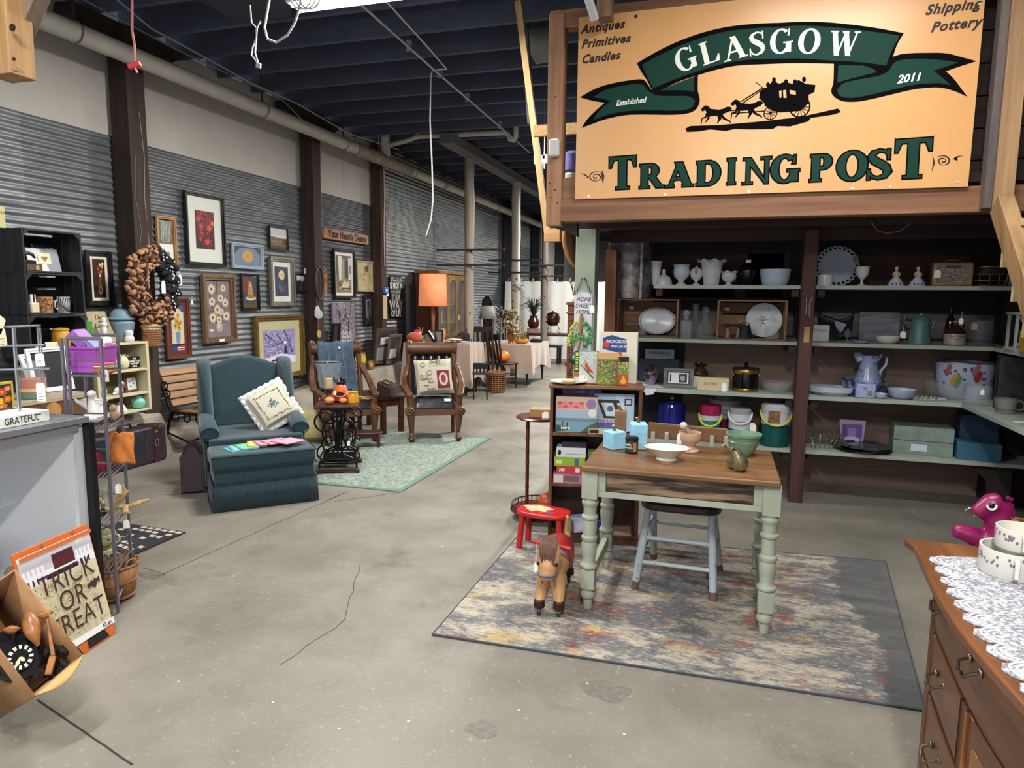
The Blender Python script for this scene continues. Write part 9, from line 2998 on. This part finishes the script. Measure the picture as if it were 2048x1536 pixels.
for s in(-1,1):
 MB().ball((s*.045,-.1,.304),(.009,.009,.010),10,8).ob('eye',mat('0e0a08',.2),hz_)
 MB().ball((s*.016,-.143,.228),(.005,.004,.006),8,6).ob('nostril',mat('3a241a',.6),hz_)
 for y0,(lx,ly)in((0,(.05,-.015)),(1,(.045,.43))):
  MB().lathe([(.028,0),(.03,.006),(.027,.035),(.022,.04)],14,c=(s*lx,ly,.042)).ob('hoof',mat('2c1510',.4),hz_)
  o=MB().cyl((s*lx-.009,ly,.02),(s*lx+.009,ly,.02),.02,14).ob('caster',mat('4a4a4c',.3,.7),hz_)
  MB().box(s*lx-.012,s*lx+.012,ly-.006,ly+.012,.02,.043).ob('fork',mat('8d8d90',.3,.8),o)
MB().ring((0,-.1,.256),.0435,.006,24,6,2,1.0,1.0).ob('noseband',mat('3f556b',.5),hz_,label='blue noseband')
RDP=mat('a0222a',.4)
MB().cyl((-.10,.02,.37),(.10,.02,.345),.011,12).ob('handle_bar',RDP,hz_)
b=MB()
b.grid(lambda u,v:(.082*math.sin((u-.5)*3.6),.13+.2*v,.225+.088*math.cos((u-.5)*3.6)),14,4)
b.ob('saddle',RDP,hz_,solid=.006,label='red saddle')
b=MB()
b.grid(lambda u,v:(.079*math.sin((u-.5)*4.4),.11+.25*v,.222+.082*math.cos((u-.5)*4.4)),14,4)
b.ob('saddle_blanket',mat('6d8296',.6),hz_,solid=.003,label='grey blue saddle cloth')
MB().tube([(.03,.44,.22),(.03,.47,.28),(.035,.44,.36),(.03,.42,.38)],[.015,.02,.018,.008],9).ob('tail',mat('a8875a',.6),hz_)
price_tag((-.07,-.01,.27),0,.025,.05,hz_,.1)
DZ=.885
DX,DY=.64,2.22
dr=thing('dresser','brown oak serpentine front dresser with brass pulls under a crochet doily','dresser',(DX,DY,0))
DO=wood('3f2417','6d4529',1,14,.35,.2)
DOz=wood('3a2115','63402a',2,14,.4,.2)
LEN=1.15
bow=lambda s:-.045*math.sin(PI*min(1,max(0,s)))**1.4
edge=[(-.06+bow(i/24)*1.0,.04-(LEN+.04)*i/24)for i in range(25)]
edge[0]=(-.075,.05)
b=MB()
b.prism(edge+[(.5,-LEN),(.5,.04)],.025,DZ-.025)
b.ob('top',wood('4a2a19','7d5232',1,10,.25,.1),dr,.006,seg=3)
MB().box(0,.045,-.045,0,0,DZ-.026).ob('corner_post',DOz,dr,.004)
MB().box(.045,.46,-.03,-.005,.12,DZ-.026).ob('side_panel',DOz,dr)
MB().box(.42,.46,-.045,0,0,DZ-.026).ob('corner_post',DOz,dr,.004)
def front(y0,y1,z0,z1,name,bw=1,m_=DO,parent=dr,dx=0):
 b=MB()
 n=16
 vv=[]
 for i in range(n+1):
  y=y0+(y1-y0)*i/n
  x=bow(-y/LEN)*bw+dx
  vv+=[(x,y,z0),(x,y,z1),(x+.02,y,z1),(x+.02,y,z0)]
 ff=[]
 for i in range(n):
  for q in range(4):
   ff.append((4*i+q,4*(i+1)+q,4*(i+1)+(q+1)%4,4*i+(q+1)%4))
 ff+=[(3,2,1,0),(4*n,4*n+1,4*n+2,4*n+3)]
 b.add(vv,ff)
 return b.ob(name,m_,parent,.003)
front(-.045,-LEN,.855,DZ-.026,'rail',1,DO,dr,.006)
front(-.045,-LEN,.64,.66,'rail',.9,DO,dr,.006)
BRS=mat('8d8270',.3,.9,'5f564a',30)
def pull(par,y,z,bw=1):
 x=bow(-y/LEN)*bw-.003
 o=MB()
 for s in(-1,1):
  o.ball((x,y+s*.035,z),(.006,.012,.011),8,6)
 o.tube([(x,y-.035,z),(x-.022,y-.034,z-.008),(x-.028,y-.015,z-.026),(x-.026,y,z-.022),(x-.028,y+.015,z-.026),(x-.022,y+.034,z-.008),(x,y+.035,z)],.0042,7)
 o.ob('brass_pull',BRS,par)
d1=front(-.05,-LEN+.05,.665,.85,'drawer')
pull(d1,-.16,.775)
pull(d1,-.50,.775)
d2=front(-.05,-.40,.47,.635,'drawer',.85)
pull(d2,-.18,.565,.85)
front(-.045,-.42,.45,.468,'rail',.85,DO,dr,.006)
d3=front(-.05,-.40,.27,.448,'drawer',.85)
pull(d3,-.2,.36,.85)
front(-.05,-.40,.09,.25,'apron',.85)
front(-.41,-.45,.09,.635,'stile',.85,DOz)
dd=front(-.46,-LEN+.05,.09,.635,'door',.85)
front(-.52,-LEN+.12,.14,.58,'door_panel',.85,wood('5a3519','9a6a3a',2,7,.35,.1),dd,-.004)
front(-.455,-.468,.09,.635,'edge_strip',.85,wood('7d4a22','a86a35',2,20),dd,-.005)
o=MB().ball((bow(.38)*.85-.012,-.43,.36),(.014,.008,.012),10,8)
o.ball((bow(.38)*.85-.012,-.45,.36),(.012,.008,.008),8,6).ob('latch',mat('8d8880',.3,.9),dd)
t=thing('crochet_doily','white crocheted runner with scalloped edge on the dresser','doily',(DX,DY,DZ+.001))
b=MB()
poly=[]
n=10
for i in range(n):
 y0=-.10-.075*i
 x0=-.005+bow(-y0/LEN)*.8
 poly+=[(x0-.0+.03*math.sin(0),y0+.0),(x0-.035,y0-.01),(x0-.045,y0-.037),(x0-.03,y0-.065)]
for i in range(7):
 poly.insert(0,(.02+.06*i+.0,-.085+.012*(i%2)))
poly+=[(.42,-.95),(.44,-.10)]
b.prism(poly,.003)
LACE=mat('74757d',.9,0,'bcbcc4',110,.6,con=.08)
b.ob('lace',LACE,t,flat_=True)
b=MB()
for i in range(10):
 y0=-.10-.075*i
 x0=-.008+bow(-y0/LEN)*.8
 for q in(.038,.026):
  b.ring((x0+.012,y0-.037,.004),q,.0028,14,5,a0=PI*.55,a1=PI*1.45)
b.ob('scallops',mat('bfbfc6',.9),t)
MB().box(.06,.1,-.60,-.56,.0032,.0045).ob('sticker',PAPER,t)
p=fl(2022,1165,DZ)
CHN=mat('c6c5bd',.2)
for i,(lab,r_,h_,z0)in enumerate((('large white floral china jug, lower of two stacked on the doily',.075,.07,0),('small white floral china creamer, stacked upper on the jug',.055,.055,.0715))):
 t=thing('china_creamer',lab,'creamer',(p.x+.02+.012*i,p.y+.06,DZ+.0045+z0),rad(-20),'stacked floral china')
 MB().lathe([(r_*.96,0),(r_,.004),(r_,h_),(r_*.93,h_),(r_*.92,.01),(0,.008)],30).ob('cup',CHN,t)
 MB().tube([(.01,-r_,h_*.85),(.012,-r_-.022,h_*.8),(.012,-r_-.024,h_*.3),(.01,-r_,h_*.12)],.006,8).ob('handle',CHN,t)
 b=MB()
 for k_ in range(16):
  a=random.uniform(-3.0,-1.2)
  b.ball((r_*math.cos(a),r_*math.sin(a),h_*random.uniform(.45,.85)),(.003,.003,.0045),6,4)
 b.ob('flower_print',mat('4a5270',.4,0,'8d6a7a',90),t)
ph=thing('rocking_horse','magenta plastic rocking horse toy behind the dresser','rocking horse',(1.30,3.45,0),0)
MG=mat('7d124f',.35)
f=lambda u,v,dy=0:fy(u,v,3.45+dy)-Vector((1.30,3.45,0))
b=MB()
b.tube([f(2012,1088),f(2006,1060),f(2002,1032),f(2002,1006)],[.11,.078,.056,.046],16)
b.tube([f(2004,1002),f(1985,1008),f(1967,1019),f(1952,1030)],[.042,.052,.042,.036],14)
b.tube([f(1905,1060),f(1935,1068),f(1975,1085),f(2020,1095)],[.03,.04,.05,.08],12)
b.tube([f(1990,1110),f(1985,1140),f(1980,1200)],[.13,.12,.08],14)
b.tube([f(1920,1240),f(1990,1262),f(2080,1262),f(2140,1235)],[.03,.035,.035,.03],10)
b.tube([f(1985,1130),f(1990,1262)],[.06,.04],10)
o=b.ob('body',MG,ph)
q=o.modifiers.new('rm','REMESH')
q.mode='VOXEL'
q.voxel_size=.012
q.use_smooth_shade=True
q=o.modifiers.new('sm','SMOOTH')
q.iterations=5
b=MB()
for i in range(7):
 b.bar(f(2014+i*1.0,995+i*10,-.02),f(2024+i*.6,999+i*11,-.02),.025,.012)
b.ob('mane',MG,ph)
MB().ring(f(1984,1012,-.058),.017,.005,14,6,1,a0=PI*.95,a1=PI*2.1).ob('eye_rim',WHITE,ph)
MB().ball(f(1984,1012,-.054),(.012,.008,.012)).ob('eye',mat('0e0a12',.3),ph)
MB().ring(f(1941,1026),.022,.003,14,6,1).ob('bit_ring',mat('8d8d90',.3,.8),ph)
p=fy(2044,1060,3.2)
t=thing('toy_crate','striped wooden toy crate at the right picture edge','crate',(p.x+.12,3.2,0))
b=MB()
for i in range(6):
 b.box(-.13,.13,-.1,-.085,.02+.11*i,.12+.11*i)
b.box(-.13,-.115,-.1,.1,0,.70)
b.box(.115,.13,-.1,.1,0,.70)
b.box(-.13,.13,.085,.1,0,.70)
b.ob('crate',wood('5a3519','9a6a35',2,18),t,.003)
t=thing('toy_truck','small red toy with a black tyre on the wooden toy crate','toy',(p.x+.09,3.2,.702))
MB().box(-.02,.14,-.05,.05,.03,.10).ob('body',mat('8d1c24',.35),t,.01)
o=MB().cyl((-.02,-.075,.035),(-.02,-.03,.035),.036,18).ob('tyre',BLACK,t)
MB().cyl((-.02,-.078,.035),(-.02,-.076,.035),.018,14).ob('hub',mat('b5b8bb',.3,.7),o)
